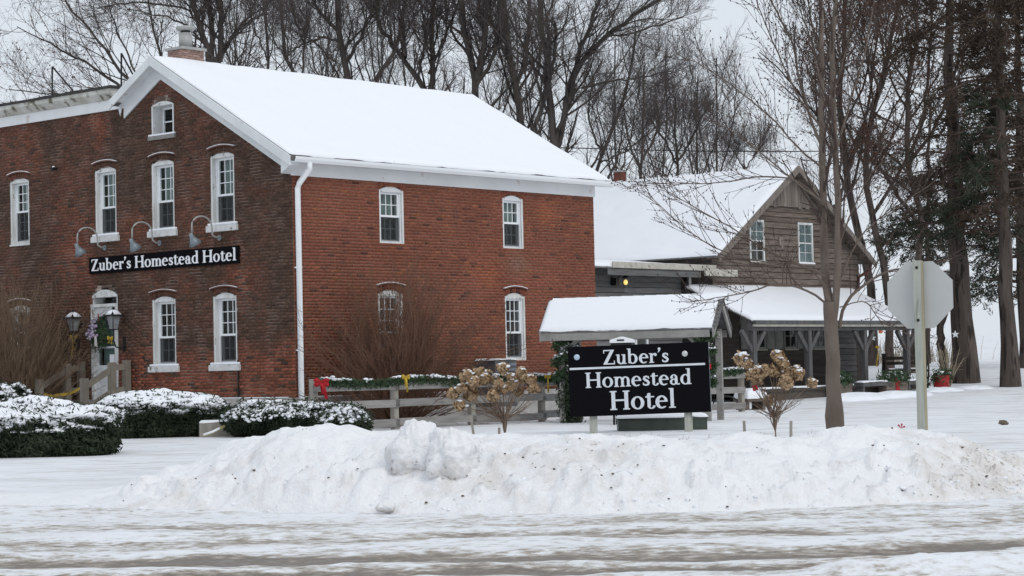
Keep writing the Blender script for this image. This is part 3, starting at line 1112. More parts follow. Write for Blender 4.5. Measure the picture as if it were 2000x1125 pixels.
UB = np.array([(0, 0, 0), (1, 0, 0), (1, 0, 1), (0, 0, 1), (0, 1, 0), (1, 1, 0), (1, 1, 1), (0, 1, 1)], float)
UBF = np.array([(0, 1, 2, 3), (0, 4, 5, 1), (3, 2, 6, 7), (0, 3, 7, 4), (1, 5, 6, 2)])


def brick_faces(bricks, axis, proud):
    b = np.array(bricks)
    sz = np.stack([b[:, 1] - b[:, 0], np.full(len(b), 1.0), b[:, 3] - b[:, 2]], axis=1)
    pr = np.asarray(proud)
    V = np.empty((len(b), 8, 3))
    V[:, :, 0] = b[:, 0:1] + UB[None, :, 0] * sz[:, 0:1]
    V[:, :, 2] = b[:, 2:3] + UB[None, :, 2] * sz[:, 2:3]
    V[:, :, 1] = -pr[:, None] * (1 - UB[None, :, 1])
    if axis == 'y':
        V = V[:, :, [1, 0, 2]]
    F = (np.arange(len(b))[:, None, None] * 8 + UBF[None]).reshape(-1, 4)
    return V.reshape(-1, 3), F


def build_wall(name, face, ops, span, ztop, axis, mat, n_single):
    wall = mortar_wall(name, list(ops.values()), span, ztop, axis, mat)
    bricks = lay_bricks(face, list(ops.values()), span, ztop)
    tones = np.array([brick_tone(face, (b[0] + b[1]) / 2, (b[2] + b[3]) / 2) for b in bricks])
    proud = 0.006 + 0.004 * rng.random(len(bricks))
    # the bricks nearest the camera stand as single objects, the others stay joined
    key = []
    for k, b in enumerate(bricks):
        m_, z_ = (b[0] + b[1]) / 2, (b[2] + b[3]) / 2
        if z_ < 1.35 or m_ < 0.12 or (b[1] - b[0]) < 0.15:
            key.append(1e9)
        else:
            key.append(m_ + 0.02 * abs(z_ - 3))
    order = np.argsort(key)[:n_single]
    single = set(order.tolist())
    one = {}
    for k in order:
        b = bricks[k]
        dims = (round(b[1] - b[0], 2), axis)
        if dims not in one:
            v, f = brick_faces([(0, b[1] - b[0], 0, b[3] - b[2])], axis, [0.008])
            one[dims] = np_mesh('brick', v, f, M['brick_one'])
        o = link('brick', one[dims], wall)
        o.location = (b[0], 0, b[2]) if axis == 'x' else (0, b[0], b[2])
        o.color = (*tones[k], 1)
    rest = [k for k in range(len(bricks)) if k not in single]
    v, f = brick_faces([bricks[k] for k in rest], axis, proud[rest])
    link('brickwork', np_mesh('brickwork', v, f, M['brick_many'], attr=('tone', np.repeat(tones[rest], 8, axis=0), 'color')), wall, 'stuff')
    return wall


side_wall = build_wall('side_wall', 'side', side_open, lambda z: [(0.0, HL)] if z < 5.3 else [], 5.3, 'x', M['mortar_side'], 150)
front_wall = build_wall('front_wall', 'front', front_open, front_span, PK_Z, 'y', M['mortar_front'], 150)
# unseen rear of the building
mb = MB()
mb.box(HL - 0.28, 0.29, ZB, HL, 8.4, ZE)
mb.prism([(HL - 0.28, 0.29, ZE), (HL - 0.28, 8.4, ZE), (HL - 0.28, PK_Y, PK_Z)], (0.28, 0, 0))
mb.box(0.29, HW - 0.28, ZB, HL, HW, WING_Z + 0.3)
mb.box(HL - 0.28, 8.41, ZB, HL, HW - 0.29, WING_Z + 0.3)
mb.build('rear_wall', pmat('rear_brick', (0.16, 0.055, 0.035), (0.11, 0.04, 0.028), rough=0.9, scale=6), hotel)
# solid blocks behind the glass; the unlit rooms' darkness is put into their colour
mb = MB()
mb.box(0.9, 0.9, 0.3, HL - 0.4, HW - 0.4, 5.6)
mb.box(0.9, 3.2, 5.61, 3.5, 5.2, 7.0)
mb.build('interior', M['unlit_backing'], hotel)
# foundation with a snowy ledge
mb = MB()
mb.box(-0.05, -0.05, -0.3, HL + 0.02, 0.3, ZB - 0.002)
mb.box(-0.05, 0.301, -0.3, 0.3, HW, ZB - 0.002)
mb.build('foundation', M['foundation'], hotel)
mb = MB()
mb.box(0.1, -0.052, ZB - 0.001, 5.0, -0.012, ZB + 0.02)
mb.box(-0.052, 0.2, ZB - 0.001, -0.012, 3.6, ZB + 0.015)
mb.build('ledge_snow', M['snow_fluff'], hotel)


def arch_pts(c, hw, zs, rise, n=10):
    r = (hw ** 2 + rise ** 2) / (2 * rise)
    zc = zs + rise - r
    a0 = math.asin(hw / r)
    return [(c + r * math.sin(a), zc + r * math.cos(a)) for a in np.linspace(-a0, a0, n)]


def win_xf(axis):
    """(along, depth, z) -> hotel local"""
    return (lambda a, d, z: (a, d, z)) if axis == 'x' else (lambda a, d, z: (d, a, z))


def obox(mb, xf, a0, d0, z0, a1, d1, z1):
    p, q = xf(a0, d0, z0), xf(a1, d1, z1)
    return mb.box(min(p[0], q[0]), min(p[1], q[1]), min(p[2], q[2]), max(p[0], q[0]), max(p[1], q[1]), max(p[2], q[2]))


def sash(mb, xf, a0, a1, z0, z1, d, w=0.045, t=0.04, bottom=None):
    """sash frame; returns the glass rectangle"""
    bt = bottom or w
    obox(mb, xf, a0, d, z0, a0 + w, d + t, z1)
    obox(mb, xf, a1 - w, d, z0, a1, d + t, z1)
    obox(mb, xf, a0 + w, d, z1 - w, a1 - w, d + t, z1)
    obox(mb, xf, a0 + w, d, z0, a1 - w, d + t, z0 + bt)
    return a0 + w, a1 - w, z0 + bt, z1 - w


pane_meshes = {}


def panes(parent, xf, axis, g, d, cols, rows, bar=0.016):
    """glazing bars and single panes in a glass rectangle"""
    a0, a1, z0, z1 = g
    w, h = (a1 - a0) / cols, (z1 - z0) / rows
    mb = MB()
    for i in range(1, cols):
        obox(mb, xf, a0 + i * w - bar / 2, d - 0.004, z0, a0 + i * w + bar / 2, d + 0.022, z1)
    for j in range(1, rows):
        obox(mb, xf, a0, d - 0.0065, z0 + j * h - bar / 2, a1, d + 0.0245, z0 + j * h + bar / 2)
    mb.build('glazing_bar', M['vinyl'], parent)
    key = (round(w, 3), round(h, 3), axis)
    if key not in pane_meshes:
        m_ = MB()
        obox(m_, xf, 0.003, 0, 0.003, w - 0.003, 0.004, h - 0.003)
        pane_meshes[key] = m_.mesh('pane', M['glass'])
    for i in range(cols):
        for j in range(rows):
            o = link('pane', pane_meshes[key], parent)
            o.location = xf(a0 + i * w, d + 0.008, z0 + j * h)


def curtain(parent, xf, a0, a1, z0, z1, d, mat, amp=0.012, n=48, name='curtain'):
    xs_ = np.linspace(a0, a1, n)
    ds = d + amp * np.sin(np.arange(n) * 1.9 + a0 * 7) + amp * 0.6 * np.sin(np.arange(n) * 0.7)
    V = [xf(x, k, z) for z in (z0, z1) for x, k in zip(xs_, ds)]
    Fq = [(i, i + 1, n + i + 1, n + i) for i in range(n - 1)]
    return link(name, np_mesh(name, np.array(V), np.array(Fq), mat, True), parent)


def window(axis, op, rows_up, rows_low, sill, head, hood, curtain_mat, recess=0.13, sill_mat='stone_sill', snow_on=False, label=None, paint='white_paint'):
    c, hw, zb, zs, rise = op
    xf = win_xf(axis)
    mb = MB()
    f = 0.05
    # jamb linings and head board filling the arch
    obox(mb, xf, c - hw, 0.008, zb, c - hw + f, 0.24, zs)
    obox(mb, xf, c + hw - f, 0.008, zb, c + hw, 0.24, zs)
    obox(mb, xf, c - hw + f, recess - 0.055, zb, c + hw - f, 0.24, zb + 0.05)
    poly = arch_pts(c, hw - 0.004, zs - 0.03, rise + 0.02)
    poly = [(c - hw + 0.004, zs - 0.053)] + poly + [(c + hw - 0.004, zs - 0.053)]
    p0 = [xf(a, 0.02, z) for a, z in poly]
    e = Vector(xf(0, 0.22, 0))
    mb.prism(p0, e)
    w = mb.build('window', M[paint], hotel)
    if label:
        w['label'] = label
    a0, a1, z0, z1 = c - hw + f + 0.002, c + hw - f - 0.002, zb + 0.052, zs - 0.055
    mid = z0 + (z1 - z0) * (rows_low / (rows_up + rows_low) if rows_up != rows_low else 0.5) + (0.0 if rows_up == rows_low else 0.02)
    sm = MB()
    obox(sm, xf, a0, recess - 0.02, z0, a0 + 0.028, recess + 0.09, z1)
    obox(sm, xf, a1 - 0.028, recess - 0.02, z0, a1, recess + 0.09, z1)
    g_up = sash(sm, xf, a0 + 0.028, a1 - 0.028, mid, z1, recess + 0.005)
    su = sm.build('upper_sash', M['vinyl'], w)
    sm = MB()
    g_lo = sash(sm, xf, a0 + 0.028, a1 - 0.028, z0, mid + 0.03, recess + 0.048, bottom=0.06)
    sm.build('lower_sash', M['vinyl'], w)
    panes(w, xf, axis, g_up, recess + 0.022, 3, rows_up)
    panes(w, xf, axis, g_lo, recess + 0.062, 3, rows_low)
    m_ = MB()
    obox(m_, xf, a0 + 0.03, recess + 0.012, z0 + 0.03, a1 - 0.03, recess + 0.015, mid)
    m_.build('insect_screen', M['screen'], w)
    if curtain_mat:
        curtain(w, xf, a0 + 0.03, a1 - 0.03, z0 + 0.02, z1, recess + 0.17, M[curtain_mat])
    if sill:
        sw, sh, sp = sill
        m_ = MB()
        obox(m_, xf, c - hw - sw, -sp, zb - sh, c + hw + sw, 0.10, zb - 0.003)
        s_ = m_.build('sill', M[sill_mat], w)
        bv = s_.modifiers.new('bevel', 'BEVEL')
        bv.width = 0.012
        bv.segments = 2
        if snow_on:
            m_ = MB()
            obox(m_, xf, c - hw - sw + 0.02, -sp + 0.012, zb - 0.002, c + hw + sw - 0.04, recess - 0.06, zb + 0.05)
            s2 = m_.build('sill_snow', M['snow_fluff'], w, True)
            bv = s2.modifiers.new('bevel', 'BEVEL')
            bv.width = 0.022
            bv.segments = 3
    # ring of bricks standing on end over the arch
    r_in = (hw ** 2 + rise ** 2) / (2 * rise)
    zc = zs + rise - r_in
    a_max = math.asin(hw / r_in)
    nb = 11
    face = 'front' if axis == 'y' else 'side'
    V, Fq, T = [], [], []
    for k in range(nb):
        p_, q_ = -a_max + 2 * a_max * k / nb, -a_max + 2 * a_max * (k + 1) / nb
        g_ = 0.006 / r_in
        p_, q_ = p_ + g_, q_ - g_
        co = []
        for d in (-0.012, 0.0):
            for ang_, rr in ((p_, r_in + 0.004), (q_, r_in + 0.004), (q_, r_in + 0.124), (p_, r_in + 0.124)):
                co.append(xf(c + rr * math.sin(ang_), d, zc + rr * math.cos(ang_)))
        b0 = len(V)
        V += co
        Fq += [[b0 + i for i in q] for q in ((0, 1, 2, 3), (0, 4, 5, 1), (1, 5, 6, 2), (2, 6, 7, 3), (3, 7, 4, 0))]
        tone = brick_tone(face, c, zs + 0.2)
        T += [tone] * 8
    link('brick_arch', np_mesh('brick_arch', np.array(V), np.array(Fq), M['brick_many'], attr=('tone', np.array(T), 'color')), w)
    if hood:
        for r0, r1, d0, nm, mt in ((0.128, 0.155, -0.055, 'hood_mould', M['hood']), (0.156, 0.171 if hood < 2 else 0.166, -0.052, 'hood_snow', M['snow_fluff'])):
            if nm == 'hood_snow' and hood == 3:
                continue
            hw_h, ri_h = hw * 1.15, 0.058
            r_h = (hw_h ** 2 + ri_h ** 2) / (2 * ri_h)
            z_h = zs + rise + 0.115 + (r0 - 0.128) - r_h
            am_h = math.asin(hw_h / r_h)
            angs = np.linspace(-am_h, am_h, 13)
            V, Fq = [], []
            for ang_ in angs:
                for d, rr in ((d0, r_h), (d0, r_h + r1 - r0), (0.0, r_h + r1 - r0), (0.0, r_h)):
                    V.append(xf(c + rr * math.sin(ang_), d, z_h + rr * math.cos(ang_)))
            for k in range(len(angs) - 1):
                for i in range(4):
                    Fq.append((k * 4 + i, k * 4 + (i + 1) % 4, (k + 1) * 4 + (i + 1) % 4, (k + 1) * 4 + i))
            n_ = len(angs)
            Fq += [(0, 1, 2, 3), tuple((n_ - 1) * 4 + i for i in (3, 2, 1, 0))]
            link(nm, np_mesh(nm, np.array(V), np.array(Fq), mt), w)
    return w


def screen_mat():
    m, n, l, b = new_mat('insect_screen')
    b.inputs['Base Color'].default_value = (0.02, 0.022, 0.024, 1)
    b.inputs['Roughness'].default_value = 0.8
    b.inputs['Alpha'].default_value = 0.45
    return m


M['screen'] = screen_mat()
M['hood'] = pmat('hood', (0.115, 0.055, 0.042), (0.17, 0.085, 0.065), rough=0.9, scale=5)
for k in ('w1', 'w2', 'w3', 'w4'):
    window('y', front_open[k], 3, 3 if k == 'w1' else 2, (0.02, 0.05, 0.03) if k == 'w1' else (0.11, 0.14, 0.07), 0, 1, 'curtain', sill_mat='stone_sill', snow_on=(k != 'w1'), paint='white_worn')
for k in ('l1', 'l3', 'l4'):
    window('y', front_open[k], 3, 2, (0.11, 0.13, 0.07), 0, 2, None, snow_on=True, paint='white_worn')
for k in ('u1', 'u2'):
    window('x', side_open[k], 2, 2, None, 0, 0, 'curtain', recess=0.07)
for k in ('d1', 'd2'):
    window('x', side_open[k], 3, 2, None, 0, 1, None, recess=0.07, paint='white_worn')
# attic window: four small panes at the back of a deep white reveal
c, hw, zb, zs, rise = front_open['attic']
xf = win_xf('y')
mb = MB()
obox(mb, xf, c + hw - 0.04, -0.006, zb, c + hw, 0.34, zs)
obox(mb, xf, c - hw, -0.006, zb, c - hw + 0.04, 0.34, zs)
mb.prism([xf(a, -0.006, z) for a, z in [(c - hw, zs - 0.005)] + arch_pts(c, hw, zs, rise) + [(c + hw, zs - 0.005)]], (0.34, 0, 0))
aw = mb.build('window', M['white_worn'], hotel)
aw['label'] = 'small arched attic window set deep in a white reveal'
sm = MB()
g_ = sash(sm, xf, c - hw + 0.042, c + hw - 0.042, zb + 0.005, zs - 0.01, 0.27, w=0.05)
sm.build('sash', M['vinyl'], aw)
panes(aw, xf, 'y', g_, 0.285, 2, 2, 0.028)
m_ = MB()
obox(m_, xf, c - hw - 0.07, -0.06, zb - 0.09, c + hw + 0.08, 0.2, zb - 0.002)
m_.build('sill', M['fence_wood'], aw)
m_ = MB()
obox(m_, xf, c - hw - 0.06, -0.05, zb - 0.001, c + hw + 0.07, 0.24, zb + 0.035)
m_.build('sill_snow', M['snow_fluff'], aw)

# front door, storm frame and transom
c, hw, zb, zs, rise = front_open['door']
mb = MB()
obox(mb, xf, c + hw - 0.07, -0.03, zb, c + hw + 0.03, 0.2, 2.73)
obox(mb, xf, c - hw - 0.01, -0.03, zb, c - hw + 0.05, 0.2, 2.73)
obox(mb, xf, c - hw - 0.01, -0.035, 2.731, c + hw + 0.03, 0.2, 2.80)
obox(mb, xf, c - hw, 0.01, 2.801, c - hw + 0.05, 0.33, zs - 0.07)
obox(mb, xf, c + hw - 0.05, 0.01, 2.801, c + hw, 0.33, zs - 0.07)
mb.prism([xf(a, -0.01, z) for a, z in [(c - hw + 0.004, zs - 0.07)] + arch_pts(c, hw - 0.004, zs - 0.03, rise + 0.02) + [(c + hw - 0.004, zs - 0.07)]], (0.3, 0, 0))
mb.build('door_frame', M['white_worn'], hotel)
m_ = MB()
obox(m_, xf, c - hw + 0.051, 0.27, 2.801, c + hw - 0.051, 0.276, zs - 0.071)
m_.build('transom_pane', M['glass'], hotel)
mb = MB()
d0, d1, dz0, dz1 = c - hw + 0.053, c + hw - 0.073, zb + 0.02, 2.728
gz0, gz1 = 1.42, 2.52
obox(mb, xf, d0, 0.02, dz0, d1, 0.065, gz0)
obox(mb, xf, d0, 0.02, gz1, d1, 0.065, dz1)
obox(mb, xf, d0, 0.02, gz0, d0 + 0.11, 0.065, gz1)
obox(mb, xf, d1 - 0.11, 0.02, gz0, d1, 0.065, gz1)
obox(mb, xf, d0 + 0.11, 0.016, 1.80, d1 - 0.11, 0.060, 1.84)
for q in (0.80, 1.05, 1.30):
    obox(mb, xf, d0 + 0.09, 0.008, q, d1 - 0.09, 0.0195, q + 0.018)
for q in (d0 + 0.09, d1 - 0.108):
    obox(mb, xf, q, 0.006, 0.78, q + 0.018, 0.0195, 1.335)
door = mb.build('front_door', M['white_paint'], hotel)
for z0, z1 in ((gz0, 1.80), (1.84, gz1)):
    m_ = MB()
    obox(m_, xf, d0 + 0.112, 0.03, z0 + 0.002, d1 - 0.112, 0.036, z1 - 0.002)
    m_.build('pane', M['glass'], door)
m_ = MB()
obox(m_, xf, d0 + 0.13, 0.026, gz0 + 0.03, d0 + 0.30, 0.0285, gz0 + 0.24)
m_.build('paper_notice', M['letter_bright'], door)
m_ = MB()
m_.tube([xf(d0 + 0.055, 0.02, 1.32), xf(d0 + 0.055, -0.03, 1.32), xf(d0 + 0.055, -0.055, 1.32)], [0.012, 0.012, 0.026], 8)
m_.build('handle', M['black_metal'], door)
curtain(door, xf, d0 + 0.12, d1 - 0.12, gz0 + 0.01, gz1, 0.16, M['curtain'])

# ---- roof, trim and gutter
OV = 0.30                                     # overhang at the gable
SL = (8.12 - 5.565) / (4.15 + 0.32)            # roof slope
RY, RZ = 4.15, 8.12
EY = -0.32


def roof_z(y):
    return RZ - SL * abs(y - RY)


mb = MB()
th = 0.09
mb.prism([(-OV, EY, roof_z(EY)), (-OV, RY, RZ), (-OV, RY, RZ - th), (-OV, EY, roof_z(EY) - th)], (HL + 0.35 + OV, 0, 0))
mb.prism([(-OV, RY + 0.001, RZ - 0.0006), (-OV, 5.62, roof_z(5.62)), (-OV, 5.62, roof_z(5.62) - th), (-OV, RY + 0.001, RZ - th)], (HL + 0.35 + OV, 0, 0))
mb.build('roof', M['shingle'], hotel)
snow_sheet('roof_snow', [(-OV + 0.035, EY + 0.05, roof_z(EY + 0.05) + 0.003), (HL + 0.33, EY + 0.05, roof_z(EY + 0.05) + 0.003), (HL + 0.33, RY, RZ + 0.003), (-OV + 0.035, RY, RZ + 0.003)], 0.065, hotel, 160, 70, 0.03, 1, drop=0.0)
snow_sheet('roof_snow', [(HL + 0.36, 5.62, roof_z(5.62) + 0.003), (-OV - 0.0, 5.62, roof_z(5.62) + 0.003), (-OV - 0.0, RY + 0.01, RZ + 0.003), (HL + 0.36, RY + 0.01, RZ + 0.003)], 0.075, hotel, 80, 16, 0.012, 2)
# right rake: frieze board on the wall, soffit, bargeboard
mb = MB()


def rake(mb, y0, y1, x0, x1, top, hgt):
    """board following the roof slope between y0 and y1"""
    mb.prism([(x0, y0, roof_z(y0) - top), (x0, y1, roof_z(y1) - top), (x0, y1, roof_z(y1) - top - hgt), (x0, y0, roof_z(y0) - top - hgt)], (x1 - x0, 0, 0))


rake(mb, EY + 0.02, RY, -OV - 0.035, -OV - 0.003, -0.005, 0.20)
rake(mb, RY + 0.002, 5.60, -OV - 0.035, -OV - 0.003, -0.005, 0.20)
mb.build('bargeboard', M['white_paint'], hotel)
mb = MB()
rake(mb, 0.0, RY, -0.045, -0.0105, 0.112, 0.36)
rake(mb, RY + 0.002, 5.44, -0.045, -0.0105, 0.112, 0.36)
mb.build('rake_frieze', M['white_paint'], hotel)
mb = MB()
rake(mb, EY + 0.02, RY, -OV - 0.002, -0.002, 0.092, 0.018)
rake(mb, RY + 0.002, 5.46, -OV - 0.002, -0.002, 0.092, 0.018)
mb.build('rake_soffit', M['white_paint'], hotel)
# long eave: frieze, soffit, fascia, gutter, end return
mb = MB()
mb.box(-0.045, -0.036, 5.215, HL + 0.03, -0.0105, 5.495)
mb.build('eave_frieze', M['trim_white'], hotel)
mb = MB()
mb.box(-OV + 0.01, EY + 0.03, 5.48, HL + 0.30, -0.037, 5.498)
mb.build('eave_soffit', M['white_paint'], hotel)
mb = MB()
mb.box(-OV + 0.01, EY + 0.005, 5.45, HL + 0.30, EY + 0.029, 5.53)
mb.build('fascia', M['white_paint'], hotel)
mb = MB()
gp = [(y, z + 0.09) for y, z in [(EY - 0.0, 5.36), (EY - 0.07, 5.36), (EY - 0.105, 5.42), (EY - 0.115, 5.475), (EY - 0.10, 5.478), (EY - 0.09, 5.43), (EY - 0.06, 5.375), (EY - 0.0, 5.375)]]
mb.prism([(-OV + 0.03, y, z) for y, z in gp], (HL + 0.28 + OV, 0, 0))
mb.build('gutter', M['vinyl'], hotel)
mb = MB()
mb.tube([(0.16, EY - 0.045, 5.46), (0.16, EY - 0.045, 5.34), (0.10, -0.11, 5.05), (0.085, -0.075, 4.95), (0.085, -0.075, 0.35), (0.06, -0.2, 0.25)], 0.062, 10)
for z in (1.6, 3.3):
    mb.box(0.01, -0.09, z, 0.16, -0.008, z + 0.03)
mb.build('downspout', M['vinyl'], hotel, True)
# boxed end of the eave at the gable corner
mb = MB()
mb.prism([(-OV - 0.002, EY + 0.03, 5.40), (-OV - 0.002, 0.0, 5.24), (-OV - 0.002, 0.0, roof_z(0) - 0.11), (-OV - 0.002, EY + 0.03, roof_z(EY) - 0.09)], (OV - 0.045, 0, 0))
mb.build('eave_return', M['white_paint'], hotel)
# flat roofed wing: frieze, weathered cornice, tar edge
mb = MB()
mb.box(-0.05, WING_Y + 0.02, WING_Z - 0.01, -0.0105, HW, 7.37)
mb.build('wing_frieze', M['trim_white'], hotel)
mb = MB()
mb.prism([(-0.0105, WING_Y + 0.2, 7.371), (-0.10, WING_Y + 0.2, 7.371), (-0.26, WING_Y + 0.2, 7.50), (-0.26, WING_Y + 0.2, 7.59), (-0.0105, WING_Y + 0.2, 7.59)], (0, HW - WING_Y - 0.2, 0))
mb.build('wing_cornice', M['cornice_worn'], hotel)
V = []
ys_ = np.linspace(WING_Y + 0.15, HW, 60)
mb = MB()
for k in range(len(ys_) - 1):
    h0 = 7.592 + 0.05 + 0.03 * (fbm(ys_[k] * 2, 0.3, 3) - 0.5)
    mb.box(-0.29, ys_[k], 7.592, 0.25, ys_[k + 1], h0 + 0.012)
mb.build('roof_edge', M['tar'], hotel)
box('wing_roof', M['snow'], hotel, 0.251, WING_Y + 0.25, 7.45, HL, HW - 0.01, 7.60)
mb = MB()
mb.lathe([(0.045, 0), (0.03, -0.06), (0.004, -0.17)], (-0.10, WING_Y + 0.06, WING_Z - 0.02), 7)
mb.build('icicle', pmat('ice', (0.78, 0.82, 0.86), rough=0.2, spec=0.5), hotel, True)

# chimney: brick stack, capstone, metal flue with a rain cap
mb = MB()
CHX, CHY = 0.86, 4.35
mb.box(CHX - 0.31, CHY - 0.25, 7.6, CHX + 0.31, CHY + 0.25, 8.37)
ch = mb.build('chimney', pmat('chimney_mortar', (0.30, 0.24, 0.21), rough=0.95), hotel)
tones = []
V, Fq = [], []
for cidx in range(8):
    z0 = 7.95 + cidx * 0.0535
    off = 0.1 * (cidx % 2)
    for face in range(2):
        L_ = 0.62 if face == 0 else 0.5
        x = -off
        while x < L_ - 0.02:
            a, b = max(0, x), min(L_, x + 0.2)
            if b - a > 0.04:
                v, f = brick_faces([(a + 0.004, b - 0.004, z0 + 0.004, z0 + 0.05)], 'x' if face == 0 else 'y', [0.006])
                v[:, 0] += CHX - 0.31
                v[:, 1] += CHY - 0.25
                Fq.append(f + sum(len(q) for q in V))
                V.append(v)
                tones += [np.array((0.36, 0.235, 0.20)) * (0.7 + 0.5 * rng.random())] * 8
            x += 0.2
link('brickwork', np_mesh('brickwork', np.concatenate(V), np.concatenate(Fq), M['brick_many'], attr=('tone', np.array(tones), 'color')), ch, 'stuff')
box('capstone', M['galv'], ch, CHX - 0.36, CHY - 0.30, 8.371, CHX + 0.36, CHY + 0.30, 8.43)
mb = MB()
mb.lathe([(0.15, 8.431), (0.15, 8.78), (0.12, 8.78), (0.12, 8.74)], (CHX, CHY, 0), 20)
mb.build('flue', M['galv'], ch, True)
mb = MB()
mb.lathe([(0.11, 8.74), (0.11, 8.84)], (CHX, CHY, 0), 12)
mb.build('flue_collar', M['black_metal'], ch)
mb = MB()
mb.lathe([(0.18, 8.83), (0.215, 8.87), (0.21, 8.92), (0.06, 8.95)], (CHX, CHY, 0), 20)
mb.build('rain_cap', M['galv'], ch, True)


# ------------------------------------------------------------------ lettering (outlines drawn from strokes, traced to clean contours)
def _sdf_box(X, Y, x0, y0, x1, y1):
    return np.maximum(np.abs(X - (x0 + x1) / 2) - (x1 - x0) / 2, np.abs(Y - (y0 + y1) / 2) - (y1 - y0) / 2)


def _sdf_ell(X, Y, cx, cy, rx_, ry_):
    return (np.sqrt(((X - cx) / rx_) ** 2 + ((Y - cy) / ry_) ** 2) - 1) * min(rx_, ry_)


def _ring(X, Y, cx, cy, ox, oy, ix, iy, sh=0.0):
    return np.maximum(_sdf_ell(X, Y, cx, cy, ox, oy), -_sdf_ell(X, Y, cx + sh, cy, ix, iy))


def _seg(X, Y, a, b, w):
    px, py = X - a[0], Y - a[1]
    dx, dy = b[0] - a[0], b[1] - a[1]
    h = np.clip((px * dx + py * dy) / (dx * dx + dy * dy), 0, 1)
    return np.hypot(px - h * dx, py - h * dy) - w / 2


def _para(X, Y, x0, x1, y0, xt0, xt1, y1):
    """slanted band from (x0..x1) at y0 to (xt0..xt1) at y1"""
    t = (Y - y0) / (y1 - y0)
    l, r = x0 + (xt0 - x0) * t, x1 + (xt1 - x1) * t
    return np.maximum(np.maximum((l - X) * 0.8, (X - r) * 0.8), np.abs(Y - (y0 + y1) / 2) - (y1 - y0) / 2)


U_ = lambda *a: np.minimum.reduce(a)
I_ = lambda *a: np.maximum.reduce(a)
SF_ = 0.065


def glyph_field(ch, X, Y):
    B = lambda *a: _sdf_box(X, Y, *a)
    if ch == 'H':
        s = [B(.12, 0, .32, 1), B(.80, 0, 1.0, 1), B(.3, .46, .82, .55)]
        s += [B(a, b, a + .36, b + SF_) for a in (.04, .72) for b in (0, 1 - SF_)]
        return U_(*s)
    if ch == 'Z':
        return U_(B(.08, .92, .80, 1), B(.05, 0, .84, .08), _para(X, Y, .05, .29, .04, .56, .80, .96), B(.06, .76, .125, 1), B(.775, 0, .84, .25))
    if ch == 'u':
        bowl = I_(_ring(X, Y, .37, .22, .27, .235, .095, .15), Y - .24)
        return U_(B(.10, .2, .275, .66), B(.02, .60, .275, .66), bowl, B(.49, 0, .665, .66), B(.41, .60, .665, .66), B(.665, 0, .75, .06))
    if ch == 'b':
        bowl = I_(_ring(X, Y, .40, .33, .34, .345, .155, .27), .18 - X)
        return U_(B(.10, 0.03, .275, 1.04), B(.02, .98, .275, 1.04), bowl)
    if ch == 'd':
        bowl = I_(_ring(X, Y, .37, .33, .33, .345, .15, .27), X - .58)
        return U_(bowl, B(.50, 0, .675, 1.04), B(.41, .98, .675, 1.04), B(.675, 0, .76, .06))
    if ch == 'e':
        r = _ring(X, Y, .36, .33, .325, .345, .145, .265, .02)
        r = I_(r, -I_(_para(X, Y, .42, .9, .10, .42, .9, .335), .36 - X))
        return U_(r, I_(B(.15, .335, .66, .405), _sdf_ell(X, Y, .36, .33, .325, .345)))
    if ch == 'o':
        return _ring(X, Y, .37, .33, .35, .345, .165, .275)
    if ch == 'r':
        return U_(B(.10, 0, .275, .66), B(.02, .60, .275, .66), B(.02, 0, .37, .06), _sdf_ell(X, Y, .47, .555, .095, .095), I_(_ring(X, Y, .43, .46, .19, .205, .13, .12), .47 - Y, X - .48))
    if ch == 's':
        P_ = [(.455, .50), (.41, .585), (.30, .61), (.18, .57), (.155, .46), (.25, .375), (.37, .31), (.455, .20), (.41, .09), (.28, .05), (.15, .08), (.10, .16)]
        w = [.075, .085, .10, .12, .145, .16, .16, .14, .115, .10, .085, .075]
        s = [_seg(X, Y, P_[i], P_[i + 1], (w[i] + w[i + 1]) / 2) for i in range(len(P_) - 1)]
        return U_(*s, B(.43, .45, .475, .62), B(.08, .04, .125, .21))
    if ch == "'":
        return U_(_sdf_ell(X, Y, .16, .94, .095, .095), _seg(X, Y, (.20, .92), (.15, .80), .09), _seg(X, Y, (.15, .80), (.07, .72), .05))
    if ch == 'm':
        a1 = I_(_ring(X, Y, .395, .41, .275, .255, .105, .175), .41 - Y, .2 - X)
        a2 = I_(_ring(X, Y, .775, .41, .275, .255, .105, .175), .41 - Y, .6 - X)
        s = [B(.10, 0, .275, .66), B(.02, .60, .275, .66), B(.495, 0, .67, .42), B(.875, 0, 1.05, .42), a1, a2]
        s += [B(q - .07, 0, q + .245, .06) for q in (.10, .495, .875)]
        return U_(*s)
    if ch == 't':
        hook = I_(_ring(X, Y, .345, .155, .21, .17, .07, .105), Y - .16)
        return U_(B(.135, .14, .305, .80), _para(X, Y, .04, .2, .58, .20, .305, .82), B(.03, .59, .50, .655), hook)
    if ch == 'a':
        top = I_(_ring(X, Y, .31, .43, .235, .245, .075, .185), .43 - Y)
        bowl = I_(_ring(X, Y, .29, .19, .245, .205, .10, .125), X - .40)
        return U_(B(.37, .04, .545, .45), top, _sdf_ell(X, Y, .165, .475, .09, .075), bowl, I_(_ring(X, Y, .58, .13, .21, .135, .05, .075), Y - .1, X - .68))
    if ch == 'l':
        return U_(B(.12, 0, .295, 1.04), B(.04, .98, .295, 1.04), B(.03, 0, .385, .06))
    raise KeyError(ch)


ADV = {'H': 1.12, 'Z': .90, 'u': .77, 'b': .80, 'd': .78, 'e': .71, 'o': .75, 'r': .58, 's': .56, "'": .27, 'm': 1.13, 't': .52, 'a': .69, 'l': .42, ' ': .36}
_contours = {}


